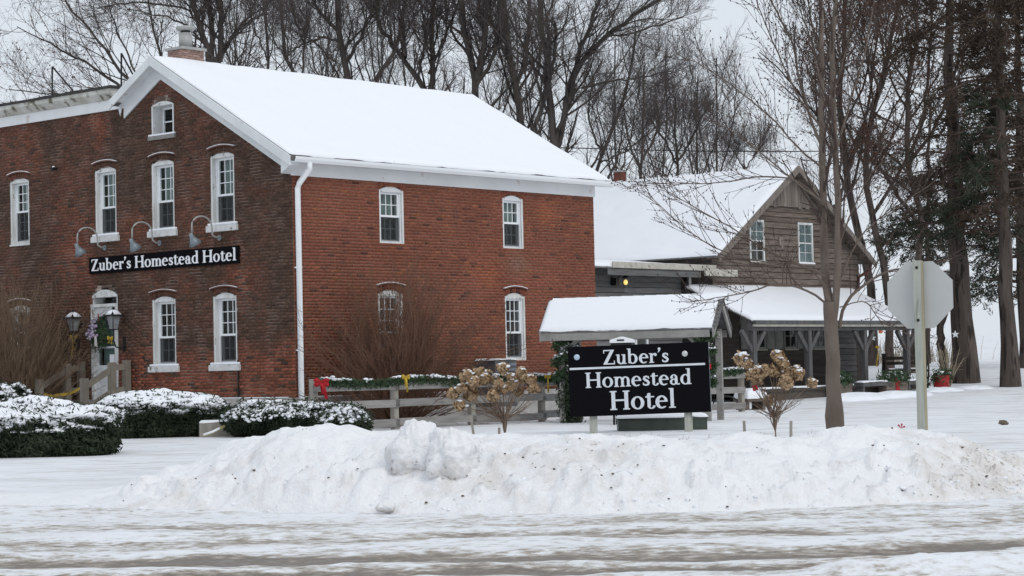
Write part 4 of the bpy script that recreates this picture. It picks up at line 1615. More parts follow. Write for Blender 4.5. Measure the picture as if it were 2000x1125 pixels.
def contours(ch, h=0.0125):
    if ch in _contours:
        return _contours[ch]
    xs_ = np.arange(-0.12, 1.3, h) + 0.0031
    ys_ = np.arange(-0.12, 1.2, h) + 0.0017
    X, Y = np.meshgrid(xs_, ys_)
    S = glyph_field(ch, X, Y)
    # rounding of corners, as cut vinyl
    ins = S < 0
    segs = {}
    ny, nx_ = S.shape

    def ip(i0, j0, i1, j1):
        a, b = S[i0, j0], S[i1, j1]
        t = a / (a - b)
        return (xs_[j0] + (xs_[j1] - xs_[j0]) * t, ys_[i0] + (ys_[i1] - ys_[i0]) * t)
    mixed = ins[:-1, :-1].astype(int) + ins[1:, :-1] + ins[:-1, 1:] + ins[1:, 1:]
    for i, j in zip(*np.nonzero((mixed > 0) & (mixed < 4))):
        c = (ins[i, j], ins[i, j + 1], ins[i + 1, j + 1], ins[i + 1, j])
        e = {}
        corners = [(i, j), (i, j + 1), (i + 1, j + 1), (i + 1, j)]
        cross = []
        for k in range(4):
            k2 = (k + 1) % 4
            if c[k] != c[k2]:
                a, b = corners[k], corners[k2]
                key = (min(a, b), max(a, b))
                cross.append((key, c[k]))
        if len(cross) == 4:
            cross = [cross[0], cross[1], cross[2], cross[3]]
            pairs = [(cross[0], cross[1]), (cross[2], cross[3])]
        else:
            pairs = [(cross[0], cross[1])]
        for p_, q_ in pairs:
            a, b = (p_[0], q_[0]) if p_[1] else (q_[0], p_[0])
            segs[a] = b
    loops = []
    while segs:
        k0 = next(iter(segs))
        loop, k = [], k0
        while k in segs:
            loop.append(ip(*k[0], *k[1]))
            k = segs.pop(k)
        if len(loop) > 6:
            P_ = np.array(loop)
            # thin out nearly straight runs
            keep, last = [0], 0
            for q in range(1, len(P_) - 1):
                d1, d2 = P_[q] - P_[last], P_[q + 1] - P_[q]
                cr = abs(d1[0] * d2[1] - d1[1] * d2[0]) / (np.linalg.norm(d1) * np.linalg.norm(d2) + 1e-12)
                if cr > 0.06:
                    keep.append(q)
                    last = q
            loops.append(P_[keep])
    _contours[ch] = loops
    return loops


def lettering(text, parent, width, cap, mat, depth=0.008, name='lettering'):
    """one line of raised letters; local x along the line, y up, z out"""
    adv = sum(ADV[c] for c in text)
    sx = width / adv
    cu = bpy.data.curves.new(name, 'CURVE')
    cu.dimensions = '2D'
    cu.fill_mode = 'BOTH'
    cu.extrude = depth / 2
    x = 0.0
    for ch in text:
        if ch != ' ':
            for P_ in contours(ch):
                sp = cu.splines.new('POLY')
                sp.points.add(len(P_) - 1)
                sp.points.foreach_set('co', np.c_[(x + P_[:, 0]) * sx, P_[:, 1] * cap, np.zeros(len(P_)), np.ones(len(P_))].astype(np.float32).ravel())
                sp.use_cyclic_u = True
        x += ADV[ch]
    tmp = bpy.data.objects.new(name, cu)
    COL.objects.link(tmp)
    dg = bpy.context.evaluated_depsgraph_get()
    me = bpy.data.meshes.new_from_object(tmp.evaluated_get(dg))
    bpy.data.objects.remove(tmp)
    bpy.data.curves.remove(cu)
    me.name = name
    me.materials.clear()
    me.materials.append(mat)
    return link(name, me, parent)


# sign on the front wall over the door
ws = empty('wall_sign', hloc(-0.02, 4.20, 3.49), HA + R(-90), 'long black name board with white serif letters across the front wall', 'sign')
ws.rotation_euler = (0, R(0.0), HA + R(-90))
ws_slope = 0.0
WSW = 5.12
mb = MB()
mb.box(-WSW / 2, -0.035, 0, WSW / 2, 0.0, 0.37)
mb.build('board', M['sign_black'], ws)
t_ = lettering("Zuber's Homestead Hotel", ws, WSW - 0.14, 0.262, M['letter_bright'])
t_.rotation_euler = (R(90), 0, 0)
t_.location = (-WSW / 2 + 0.08, -0.040, 0.062)

# big free standing sign on two posts
sg_c = at(1248.5, 741, 36.0)
sign = empty('roadside_sign', (sg_c[0], sg_c[1], 0), R(0), 'big black hotel sign on two posts in front of the rail fence', 'sign')
SW_, SH_ = 2.41, 1.20
tilt = R(0.95)
zc_ = sg_c[2]
brd = MB().box(-SW_ / 2, -0.03, -SH_ / 2, SW_ / 2, 0.03, SH_ / 2).build('board', M['sign_black'], sign)
brd.location = (0, 0, zc_)
brd.rotation_euler = (0, -tilt, 0)
for txt, u0, u1, bv, cap in (("Zuber's", .59, 1.73, .325, .250), ('Homestead', .27, 2.10, .713, .262), ('Hotel', .675, 1.82, 1.106, .325)):
    t_ = lettering(txt, brd, u1 - u0, cap, M['letter_white'])
    t_.rotation_euler = (R(90), 0, 0)
    t_.location = (-SW_ / 2 + u0, -0.035, SH_ / 2 - bv)
MB().box(-SW_ / 2 + 0.02, -0.036, SH_ / 2 - 0.395, SW_ / 2 - 0.07, -0.0305, SH_ / 2 - 0.36).build('white_rule', M['letter_white'], brd)
for u, v, m_ in ((0.15, 0.18, 'blue'), (2.0, 0.19, 'grey')):
    mb = MB()
    mb.lathe([(0.052, 0.0), (0.052, 0.012), (0.03, 0.020), (0.0, 0.022)], (0, 0, 0), 14)
    o = mb.build('reflector', pmat('reflector_' + m_, (0.45, 0.56, 0.68) if m_ == 'blue' else (0.55, 0.56, 0.57), rough=0.25, metal=0.3), brd, True)
    o.rotation_euler = (R(90), 0, 0)
    o.location = (-SW_ / 2 + u, -0.0305, SH_ / 2 - v)
MB().box(SW_ / 2 + 0.0005, -0.031, -SH_ / 2, SW_ / 2 + 0.006, 0.031, SH_ / 2).build('edge_strip', M['grey_metal'], brd)
for px_ in (1159, 1345):
    p = at(px_, 800, 36.0)
    MB().box(p[0] - sg_c[0] - 0.065, 0.035, -0.2, p[0] - sg_c[0] + 0.065, 0.165, 0.9).build('post', M['post_wood'], sign)

# ------------------------------------------------------------------ little roofed shelter behind the sign
KA = R(-20)
k0 = at(1241, 645, 43.0)
kio = empty('roofed_shelter', (k0[0], k0[1], 0), KA, 'small open shelter with a snowy gable roof over the fence gap behind the sign', 'shelter')
KL, KW, KE, KR = 1.86, 0.70, 1.84, 2.50       # half length, half width, eave and ridge heights
mb = MB()
for s in (-1, 1):
    mb.prism([(-KL, s * KW, KE), (-KL, 0, KR), (-KL, 0, KR + 0.035), (-KL, s * KW - s * 0.0, KE + 0.035)], (2 * KL, 0, 0))
mb.build('roof', M['shingle'], kio)
for s in (-1, 1):
    c_ = [(-KL + 0.01, s * KW, KE + 0.036), (KL - 0.06, s * KW, KE + 0.036), (KL - 0.06, s * 0.02, KR + 0.018), (-KL + 0.01, s * 0.02, KR + 0.018)]
    snow_sheet('roof_snow', c_ if s < 0 else c_[::-1], 0.05, kio, 70, 20, 0.006, 5, edge=0.06, drop=0.0)
# ridge shingles, lapped along the ridge
for k in range(15):
    x = -KL + 0.02 + k * 0.248
    mb = MB()
    for s in (-1, 1):
        mb.prism([(x, 0, KR + 0.085), (x, s * 0.13, KR + 0.085 - 0.118), (x, s * 0.13, KR + 0.07 - 0.118), (x, 0, KR + 0.07)], (0.262, 0, 0))
    o = mb.build('ridge_shingle', M['shingle'] if k % 1 else M['snow_fluff'], kio)
    o.rotation_euler = (0, R(1.6), 0)
    o.location = (0, 0, -x * math.tan(R(-1.6)) + 0.0)
    # dark lower edge of each lapped shingle
    mb = MB()
    mb.prism([(x + 0.252, -0.004, KR + 0.072), (x + 0.252, -0.135, KR + 0.072 - 0.122), (x + 0.252, -0.135, KR + 0.050 - 0.122), (x + 0.252, -0.004, KR + 0.050)], (0.02, 0, 0))
    mb.build('shingle_edge', M['shingle'], o)
# jagged ends of the shingle courses on the gable
for k in range(8):
    t0_, t1_ = k / 8, (k + 1) / 8
    y0, z0 = -KW * (1 - t0_), KE + (KR - KE) * t0_
    y1, z1 = -KW * (1 - t1_), KE + (KR - KE) * t1_
    mb = MB()
    mb.prism([(KL - 0.055, y0, z0 + 0.075), (KL + 0.05, y0 - 0.012, z0 + 0.066), (KL + 0.05, y1, z1 + 0.042), (KL - 0.055, y1, z1 + 0.055)], (0, 0, -0.018))
    mb.build('course_end', M['shingle'], kio)
mb = MB()
mb.box(-KL + 0.02, -KW + 0.0, KE - 0.15, KL - 0.12, -KW + 0.04, KE - 0.005)
mb.build('eave_board', M['kiosk_wood'], kio)
box('eave_board', M['kiosk_wood'], kio, -KL + 0.02, KW - 0.04, KE - 0.15, KL - 0.12, KW, KE - 0.005)
for sx_ in (-1, 1):
    for s in (-1, 1):
        mb = MB()
        x = sx_ * (KL - 0.04) - 0.02
        mb.prism([(x, s * (KW + 0.01), KE - 0.16), (x, s * (KW + 0.01), KE + 0.03), (x, s * 0.004, KR + 0.03), (x, s * 0.004, KR - 0.17)], (0.04, 0, 0))
        mb.build('bargeboard', M['kiosk_wood'], kio)
mb = MB()
mb.prism([(KL - 0.4, -KW + 0.06, KE - 0.05), (KL - 0.4, KW - 0.06, KE - 0.05), (KL - 0.4, 0, KR - 0.08)], (-0.03, 0, 0))
mb.build('gable_board', M['barn'], kio)
for x in (-1.42, 1.62):
    for y in (-0.5, 0.5):
        box('post', M['kiosk_wood'], kio, x - 0.06, y - 0.06, -0.2, x + 0.06, y + 0.06, KE + 0.02)
for x in (-1.42, 1.62):
    box('cross_beam', M['kiosk_wood'], kio, x - 0.045, -KW + 0.05, KE - 0.16, x + 0.045, KW - 0.05, KE - 0.03)
for x in (-0.95, 1.30):
    MB().beam((-1.42 if x < 0 else 1.62, -0.5, KE - 0.48), (x - 0.1, -0.5, KE - 0.08), 0.07, 0.07).build('brace', M['kiosk_wood'], kio)

# black bin with a snowy lid, between sign and shelter
p = at(1216, 690, 41.0)
bn = empty('lidded_bin', (p[0], p[1], 0), R(-12), 'black lidded bin on legs with snow on its lid behind the sign', 'bin')
mb = MB()
mb.box(-0.20, -0.2, 0.35, 0.20, 0.2, 1.60)
mb.build('body', M['black_metal'], bn)
mb = MB()
mb.prism([(-0.215, -0.215, 1.601), (0.215, -0.215, 1.601), (0.215, -0.215, 1.66), (0.0, -0.215, 1.72), (-0.215, -0.215, 1.66)], (0, 0.43, 0))
mb.build('lid', M['letter_bright'], bn)
MB().box(-0.07, -0.225, 1.635, 0.07, -0.2155, 1.665).build('slot', M['black_metal'], bn)
for x in (-0.17, 0.17):
    for y in (-0.17, 0.17):
        box('leg', M['black_metal'], bn, x - 0.02, y - 0.02, -0.1, x + 0.02, y + 0.02, 0.349)
# green box behind the sign posts
p = at(1293, 835, 37.2)
gb = empty('utility_box', (p[0], p[1], 0), R(0), 'low dark green utility box with a snowy lid below the big sign', 'utility box')
box('cabinet', M['green_box'], gb, -0.78, -0.25, -0.1, 0.78, 0.35, 0.20)
box('lid', M['green_box'], gb, -0.80, -0.27, 0.2005, 0.80, 0.37, 0.225)
snow_sheet('snow_cap', [(-0.80, -0.27, 0.226), (0.80, -0.27, 0.226), (0.80, 0.37, 0.226), (-0.80, 0.37, 0.226)], 0.06, gb, 30, 10, 0.01, 8, edge=0.06, drop=0)

# ------------------------------------------------------------------ rail fence, garlands and bows
FO = -2.8                                       # distance in front of the side wall


def fence(posts, name_label, rails, seed):
    f = empty('rail_fence', hloc(posts[0], FO, 0), HA, name_label, 'fence')
    for s in posts:
        o = MB().box(-0.06, -0.055, -0.2, 0.06, 0.055, 1.03).build('post', M['tan_wood'], f)
        o.location = (s - posts[0], 0, 0)
    for z, h in rails:
        for a, b in zip(posts[:-1], posts[1:]):
            me = MB()
            me.box(a - posts[0] - 0.055, -0.095, z - h / 2, b - posts[0] + 0.052, -0.057, z + h / 2)
            o = me.build('rail', M['fence_wood'], f)
            o.rotation_euler = (0, R(rng.uniform(-0.25, 0.25)), 0)
    return f


RAILS = ((0.86, 0.145), (0.52, 0.15), (0.14, 0.15))
POSTS1, POSTS2 = [-2.12, 0.04, 2.26, 4.45, 5.7], [10.25, 11.72]
fence(POSTS1, 'long weathered rail fence left of the big sign, in front of the side wall', RAILS, 1)
fence(POSTS2, 'short weathered rail fence to the right of the big sign', RAILS, 2)


def garland(pts, n, rad, label, snow=0.45, light=None):
    """rope of evergreen sprigs following a polyline"""
    P_ = resample(pts, 60)
    o0 = P_.mean(axis=0)
    g_ = empty('evergreen_garland', o0, 0, label, 'garland')
    t = rng.random(n) * 58.99
    i = t.astype(int)
    c = P_[i] * (1 - (t - i))[:, None] + P_[i + 1] * (t - i)[:, None]
    d = unit(rng.normal(size=(n, 3)))
    r = rad * (0.35 + 0.75 * rng.random(n))
    thick = 0.75 + 0.5 * vnoise(t * 0.35, t * 0 + rad * 50)
    c2 = c + d * (r * thick)[:, None] * np.array([1, 1, 0.85])
    v, f = quads(c2 - o0, unit(np.cross(d, rng.normal(size=d.shape))), 0.045, 0.022, rng)
    link('greenery', np_mesh('greenery', v, f, M['garland']), g_)
    if snow:
        m_ = int(n * 0.05)
        t = rng.random(m_) * 58.99
        i = t.astype(int)
        keep = vnoise(t * 0.5 + 5, t * 0 + n) < snow + 0.12
        c = P_[i] + (P_[i + 1] - P_[i]) * (t - i)[:, None]
        c = c[keep] + rng.normal(size=(keep.sum(), 3)) * rad * np.array([0.35, 0.35, 0.12]) + np.array([0, 0, rad * 0.72])
        v, f = blobs(c - o0, 0.02 + 0.028 * rng.random(len(c)), 0.55, rng)
        link('snow_clumps', np_mesh('snow_clumps', v, f, M['snow_fluff'], True), g_, 'stuff')
    return g_


garland([hloc(s, FO - 0.08, 0.95 + 0.03 * math.sin(s * 2.3) - 0.02) for s in np.linspace(-2.0, 5.5, 22)], 6500, 0.115, 'long snowy evergreen garland along the top rail of the fence left of the sign')
garland([hloc(s, FO - 0.08, 0.97 - 0.04 * math.sin((s - 10) * 2)) for s in np.linspace(10.15, 11.65, 8)], 1500, 0.10, 'short snowy evergreen garland on the fence right of the sign', 0.75)
for x, lab in ((-1.42, 'evergreen garland wound round the left post of the roofed shelter'), (1.62, 'evergreen garland wound round the right post of the roofed shelter')):
    pts = []
    for k in range(24):
        a = k * 0.9
        q = Matrix.Rotation(KA, 3, 'Z') @ Vector((x + 0.12 * math.cos(a), -0.5 + 0.12 * math.sin(a), 0.75 + k * 0.047))
        pts.append((q[0] + k0[0], q[1] + k0[1], q[2]))
    garland(pts, 2600, 0.13, lab, 0.3)
# a full snowy evergreen bough stands at the left shelter post
gq = Matrix.Rotation(KA, 3, 'Z') @ Vector((-1.5, -0.72, 0.4))


def bow(loc, rz, mat, size, tails, label, group=None):
    """ribbon bow: two loops, knot and hanging tails"""
    b = empty('ribbon_bow', loc, rz, label, 'bow', group)
    for s in (-1, 1):
        for j, tilt_ in ((0, 18), (1, -24)):
            D_, F_ = sphere_grid(14, 9)
            k_ = 0.55 + 0.45 * smooth(-1.0, 0.3, D_[:, 0] * s)      # teardrop, narrow at the knot
            cr_ = 1 - 0.22 * np.abs(np.sin(D_[:, 2] * 5 + j))
            V_ = np.stack([D_[:, 0] * 0.36 * size + s * 0.38 * size, D_[:, 1] * 0.20 * size * k_ * cr_, D_[:, 2] * 0.25 * size * k_], axis=1)
            ca_, sa_ = math.cos(R(tilt_ * s)), math.sin(R(tilt_ * s))
            V_ = np.stack([V_[:, 0] * ca_ - V_[:, 2] * sa_, V_[:, 1] - 0.2 * size, V_[:, 0] * sa_ + V_[:, 2] * ca_], axis=1)
            link('loop', np_mesh('loop', V_, F_, mat, True), b)
    mb = MB()
    mb.lathe([(0.02 * size, -0.16 * size), (0.13 * size, -0.1 * size), (0.15 * size, 0), (0.13 * size, 0.1 * size), (0.02 * size, 0.16 * size)], (0, -0.2 * size, 0), 8)
    mb.build('knot', mat, b, True)
    for s, L_ in tails:
        mb = MB()
        pr = None
        for k in range(7):
            t = k / 6
            p_ = Vector((s * size * (0.15 + 0.5 * t), -0.22 * size - 0.03 * math.sin(5 * t), -L_ * t))
            w = Vector((size * 0.15, 0.02 * math.sin(4 * t), 0))
            if pr:
                i0 = len(mb.v)
                mb.v += [tuple(pr - w), tuple(pr + w), tuple(p_ + w), tuple(p_ - w)]
                mb.f.append((i0, i0 + 1, i0 + 2, i0 + 3))
            pr = p_
        mb.build('tail', mat, b, True)
    return b


FR = HA - R(30)
bow(hloc(-2.14, FO - 0.25, 0.97), 0, M['red_cloth'], 0.21, ((0.7, 0.32), (0.2, 0.22)), 'red ribbon bow on the corner post at the left end of the fence')
bow(hloc(0.10, FO - 0.27, 1.03), 0, M['yellow_cloth'], 0.12, ((0.3, 0.30), (-0.2, 0.18)), 'yellow ribbon bow on the fence post nearest the bare bush')
bow(hloc(4.35, FO - 0.27, 0.96), 0, M['yellow_cloth'], 0.10, ((0.1, 0.34), (0.3, 0.3)), 'yellow ribbon bow on the fence just left of the big sign')
bow(hloc(2.0, FO - 0.27, 0.92), 0, M['red_cloth'], 0.15, ((0.9, 0.22), (0.3, 0.3)), 'small red bow on the garland behind the left hydrangea')
bow(hloc(11.78, FO - 0.27, 0.84), 0, M['red_cloth'], 0.21, ((0.9, 0.34), (0.4, 0.36)), 'red snowy bow on the last post of the short fence')
kq = Matrix.Rotation(KA, 3, 'Z') @ Vector((1.66, -0.68, 1.10))
bow((kq[0] + k0[0], kq[1] + k0[1], kq[2]), 0, M['red_cloth'], 0.14, ((0.3, 0.2), (-0.5, 0.2)), 'red bow on the garland of the right shelter post')

# grey air conditioner box against the side wall
ac = empty('air_conditioner', hloc(5.75, -0.35, 0), HA, 'grey slatted air conditioner box by the side wall with snow on top', 'air conditioner')
box('casing', M['ac_grey'], ac, -0.36, -0.3, 0.3, 0.36, 0.30, 1.33)
box('pad', M['foundation'], ac, -0.4, -0.34, -0.1, 0.4, 0.34, 0.299)
for k in range(8):
    MB().beam((0.06, -0.312, 1.24 - k * 0.115), (0.33, -0.312, 1.24 - k * 0.115), 0.03, 0.06, (0, -0.5, 1)).build('slat', M['grey_metal'], ac)
snow_sheet('snow_cap', [(-0.38, -0.32, 1.331), (0.38, -0.32, 1.331), (0.38, 0.32, 1.331), (-0.38, 0.32, 1.331)], 0.045, ac, 20, 14, 0.008, 4, edge=0.06, drop=0)

# ------------------------------------------------------------------ lamps on the front wall
def gooseneck(t, label):
    g_ = empty('gooseneck_lamp', hloc(0, t, 4.06), HA, label, 'lamp', 'gooseneck lamps over the wall sign')
    mb = MB()
    mb.lathe([(0.06, -0.03), (0.06, 0.0)], (0, 0, 0), 12)
    o = mb.build('wall_plate', M['grey_metal'], g_)
    o.rotation_euler = (0, R(90), 0)
    pts = [(-0.01, 0, 0), (-0.14, 0, 0.01)]
    for k in range(11):
        a = math.pi * k / 10
        pts.append((-0.50 + 0.27 * math.cos(a), 0, 0.24 + 0.20 * math.sin(a)))
    pts.insert(2, (-0.215, 0, 0.06))
    pts.append((-0.77, 0, 0.06))
    MB().tube(pts, 0.019, 8).build('arm', M['galv'], g_, True)
    mb = MB()
    mb.lathe([(0.03, 0.09), (0.045, 0.06), (0.05, 0.0), (0.085, -0.07), (0.145, -0.17), (0.138, -0.17), (0.08, -0.065), (0.03, -0.01)], (0, 0, 0), 18)
    o = mb.build('shade', M['grey_metal'], g_, True)
    o.location = (-0.77, 0, -0.01)
    o.rotation_euler = (0, R(-32), 0)
    mb = MB()
    mb.lathe([(0.02, -0.05), (0.045, -0.10), (0.03, -0.145)], (0, 0, 0), 10)
    b_ = mb.build('lens', M['letter_bright'], g_, True)
    b_.location = (-0.77, 0, -0.01)
    b_.rotation_euler = (0, R(-32), 0)
    return g_


gooseneck(6.22, 'grey gooseneck lamp over the Z at the left end of the wall sign')
gooseneck(4.28, 'grey gooseneck lamp over the middle of the wall sign')
gooseneck(2.28, 'grey gooseneck lamp nearest the drainpipe, over the right end of the wall sign')


def wall_lantern(t, out, z, label):
    L_ = empty('wall_lantern', hloc(-out, t, z), HA, label, 'lantern')
    mb = MB()
    mb.lathe([(0.26, 0.0), (0.255, 0.012), (0.11, 0.11), (0.045, 0.15), (0.03, 0.19), (0.0, 0.21)], (0, 0, 0), 4)
    mb.build('roof', M['black_metal'], L_)
    mb = MB()
    mb.lathe([(0.20, 0.032), (0.10, 0.118), (0.03, 0.15)], (0, 0, 0), 12)
    mb.build('roof_snow', M['snow_fluff'], L_, True)
    mb = MB()
    mb.lathe([(0.155, -0.004), (0.10, -0.285)], (0, 0, 0), 4)
    mb.build('glass_body', M['frosted_glass'], L_)
    mb = MB()
    for k in range(4):
        a = math.pi * 2 * (k + 0.5) / 4
        mb.tube([(0.142 * math.cos(a), 0.142 * math.sin(a), 0), (0.09 * math.cos(a), 0.09 * math.sin(a), -0.30)], 0.011, 5)
    mb.lathe([(0.095, -0.31), (0.095, -0.287), (0.05, -0.287)], (0, 0, 0), 4)
    mb.build('frame', M['black_metal'], L_)
    mb = MB()
    mb.tube([(0, 0, -0.31), (0.0, 0, -0.55), (0.05, 0, -0.68), (out * 0.7, 0, -0.72), (out, 0, -0.62)], 0.017, 6)
    mb.box(out - 0.012, -0.05, -0.80, out - 0.001, 0.05, -0.45)
    mb.build('bracket', M['black_metal'], L_)
    return L_


wall_lantern(7.25, 0.14, 2.50, 'snow capped wall lantern on the bricks left of the front door')
wall_lantern(5.58, 0.30, 2.50, 'snow capped black lantern overlapping the right edge of the front door')
bow(hloc(-0.12, 7.30, 2.08), FR, M['yellow_cloth'], 0.12, ((-0.5, 0.46), (0.4, 0.3)), 'yellow ribbon bow hanging under the lantern left of the door')
bow(hloc(-0.34, 5.66, 2.02), FR, M['yellow_cloth'], 0.10, ((0.5, 0.14), (-0.6, 0.12)), 'yellow ribbon bow on the bracket of the lantern at the door')

# wreath on the front door
wr = empty('door_wreath', hloc(-0.045, 6.42, 2.12), HA - R(90), 'evergreen wreath with mauve flowers and a pale bow on the front door', 'wreath')
n = 1500
a = rng.random(n) * 2 * np.pi
rad = 0.20 + 0.085 * rng.normal(size=n)
c = np.stack([rad * np.cos(a) * 0.95, -0.01 - 0.07 * rng.random(n), rad * np.sin(a) * 1.05], axis=1)
v, f = quads(c, unit(rng.normal(size=(n, 3)) + np.array([0, -1.0, 0])), 0.04, 0.02, rng)
link('greenery', np_mesh('greenery', v, f, M['garland']), wr)
n = 40
a = rng.uniform(1.5, 3.6, n)
rad = 0.21 + 0.08 * rng.normal(size=n)
c = np.stack([rad * np.cos(a), np.full(n, -0.10), rad * np.sin(a)], axis=1)
v, f = blobs(c, 0.025 + 0.02 * rng.random(n), 0.8, rng)
link('flower_sprays', np_mesh('flower_sprays', v, f, M['wreath_flower'], True), wr)
MB().prism([(-0.05, -0.115, -0.05), (0.03, -0.115, -0.02), (0.04, -0.10, -0.30), (-0.015, -0.10, -0.26), (-0.06, -0.10, -0.28)], (0, 0.004, 0)).build('pale_bow', M['pale_ribbon'], wr)
MB().box(-0.02, -0.03, 0.20, 0.02, -0.026, 0.46).build('hanger', M['red_cloth'], wr)

# dark spotlight bracket on the wing wall
sp = empty('wall_bracket', hloc(0, 7.98, 5.98), HA, 'small dark bracket with a dab of snow on the upper wall at the far left', 'bracket')
MB().tube([(0, 0, 0), (-0.12, 0, 0.0), (-0.16, 0, -0.03)], [0.03, 0.035, 0.05], 8).build('arm', M['black_metal'], sp)
v, f = blobs(np.array([(-0.1, 0.0, 0.045)]), np.array([0.04]), 0.5, rng)
link('snow_dab', np_mesh('snow_dab', v, f, M['snow_fluff'], True), sp)

# iron frame standing on the flat roof
rf = empty('roof_guy_frame', hloc(0.6, 7.0, 7.6), HA, 'thin dark iron posts and braces standing on the flat roof', 'roof frame')
for nm, a_, b_ in (('post', (102, 192), (102, 130)), ('brace', (102, 130), (150, 186)), ('post', (237, 168), (237, 104)), ('brace', (237, 104), (262, 150))):
    A_, B_ = at(*a_, 49.8 if a_[0] < 170 else 47.4), at(*b_, 49.8 if b_[0] < 170 else 47.4)
    o = MB().tube([A_, B_], 0.022, 6).build(nm, M['black_metal'])
    o.parent = rf
    o.matrix_parent_inverse = (Matrix.Translation(rf.location) @ Matrix.Rotation(HA, 4, 'Z')).inverted()

# ------------------------------------------------------------------ front steps with railings
st = empty('front_steps', hloc(0, 6.2, 0), HA, 'wooden front steps with two post railings leading to the white door', 'steps')
Y0, Y1 = -0.82, 0.82
box('landing', M['deck_wood'], st, -0.62, Y0, 0.40, -0.06, Y1, 0.50)
box('landing_snow', M['snow_fluff'], st, -0.60, Y0 + 0.02, 0.501, -0.08, Y1 - 0.02, 0.53)
for k in range(2):
    x1 = -0.64 - 0.3 * k
    z1 = 0.33 - 0.17 * k
    box('tread', M['deck_wood'], st, x1 - 0.30, Y0 + 0.03, z1 - 0.04, x1, Y1 - 0.03, z1)
    box('tread_snow', M['snow_fluff'], st, x1 - 0.29, Y0 + 0.05, z1 + 0.001, x1 - 0.01, Y1 - 0.05, z1 + 0.03)
for y in (Y0, Y1):
    for x, zt in ((-0.12, 1.50), (-0.52, 1.46), (-1.27, 1.12)):
        mb = MB()
        mb.box(x - 0.07, y - 0.07, -0.1, x + 0.07, y + 0.07, zt)
        mb.prism([(x - 0.07, y - 0.07, zt + 0.0), (x + 0.07, y - 0.07, zt), (x + 0.07, y + 0.07, zt), (x - 0.07, y + 0.07, zt)], (0, 0, 0.015))
        mb.build('post', M['deck_wood'], st)
    for dz in (0.0, -0.5):
        MB().beam((-0.46, y, 1.36 + dz), (-1.21, y, 0.97 + dz), 0.045, 0.13).build('rail', M['deck_wood'], st)
        MB().beam((-0.45, y, 1.36 + dz), (-0.19, y, 1.37 + dz), 0.045, 0.13).build('rail', M['deck_wood'], st)
tp = empty('yellow_tape', hloc(-0.9, 7.1, 0.75), HA, 'yellow tape strung across the left railing of the front steps', 'tape')
pts = [hloc(-1.27, 7.15, 0.86), hloc(-1.0, 7.0, 0.76), hloc(-0.9, 6.4, 0.80), hloc(-1.27, 5.50, 0.93)]
P_ = resample(pts, 14)
mb = MB()
for k in range(13):
    p_, q_ = P_[k], P_[k + 1]
    i0 = len(mb.v)
    mb.v += [tuple(p_ + (0, 0, .03)), tuple(q_ + (0, 0, .03)), tuple(q_ - (0, 0, .03)), tuple(p_ - (0, 0, .03))]
    mb.f.append((i0, i0 + 1, i0 + 2, i0 + 3))
o = mb.build('band', M['yellow_cloth'])
o.parent = tp
o.matrix_parent_inverse = (Matrix.Translation(tp.location) @ Matrix.Rotation(HA, 4, 'Z')).inverted()

# ------------------------------------------------------------------ barn board house with porch, and the low link to the hotel
BP = at(1385, 497, 62.0)
house = empty('barn_board_house', (BP[0], BP[1], 0), HA, 'weathered brown board house with a steep snowy gable roof and open porch', 'house')
HX0, HX1, APX, APZ, EZ = 0.12, 8.15, 4.2, 7.17, 4.36
HSL = (APZ - EZ) / APX
hwins = [(2.04, 2.81, 4.21, 5.50), (4.66, 5.48, 4.21, 5.50)]


def wloc(x, y, z):
    ca, sa = math.cos(HA), math.sin(HA)
    return np.array((BP[0] + x * ca - y * sa, BP[1] + x * sa + y * ca, z))


def siding(parent, x_of, z0, z1, dz, wins, mat, y=0.0, seed=0, split=3.0, thick=0.034, name='board'):
    """clapboards, each its own piece, lapped and a little uneven"""
    rg = np.random.default_rng(seed)
    z = z0
    while z < z1 - 0.02:
        h = min(dz * rg.uniform(0.86, 1.16), z1 - z)
        lo, hi = x_of(z + h * 0.5)
        iv = [(lo, hi)]
        for a, b, za, zb_ in wins:
            if z + h * 0.5 > za - 0.02 and z + h * 0.5 < zb_ + 0.02:
                nv = []
                for p_, q_ in iv:
                    if a > p_:
                        nv.append((p_, min(a, q_)))
                    if b < q_:
                        nv.append((max(b, p_), q_))
                iv = [q for q in nv if q[1] - q[0] > 0.03]
        for p_, q_ in iv:
            k = max(1, round((q_ - p_) / split))
            cuts = [p_] + sorted(p_ + (q_ - p_) * (i + rg.uniform(-0.25, 0.25)) / k for i in range(1, k)) + [q_]
            for a, b in zip(cuts[:-1], cuts[1:]):
                t = thick + rg.uniform(0, 0.012)
                mb = MB()
                # wedge section: thicker at the lower edge
                sl_ = rg.uniform(-0.012, 0.012)
                g0_ = rg.uniform(0.008, 0.024)
                mb.prism([(a + 0.003, y - t, z + g0_), (a + 0.003, y, z + g0_), (a + 0.003, y, z + h), (a + 0.003, y - t * 0.3, z + h)], (b - a - 0.006, 0, sl_ * 0.5))
                mb.build(name, mat, parent)
        z += h


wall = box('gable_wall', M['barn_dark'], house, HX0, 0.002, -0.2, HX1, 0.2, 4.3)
MB().prism([(HX0, 0.002, 4.301), (HX1, 0.002, 4.301), (HX1, 0.002, 4.36), (APX, 0.002, APZ - 0.12), (HX0, 0.002, 4.36)], (0, 0.2, 0)).build('gable_top', M['barn_dark'], house)


def gx_of(z):
    if z <= EZ:
        return HX0, HX1
    d = (z - EZ) / HSL + 0.12
    return max(HX0, d), min(HX1, 2 * APX - d)


siding(wall, gx_of, 3.40, 5.98, 0.168, hwins, M['barn'], 0.0, 3)
siding(wall, lambda z: (6.3, 7.85), 0.42, 3.39, 0.17, [], M['barn_grey'], 0.0, 4)
siding(wall, lambda z: (HX0, 6.28), 0.42, 1.5, 0.19, [], M['barn_dark'], 0.0, 5)
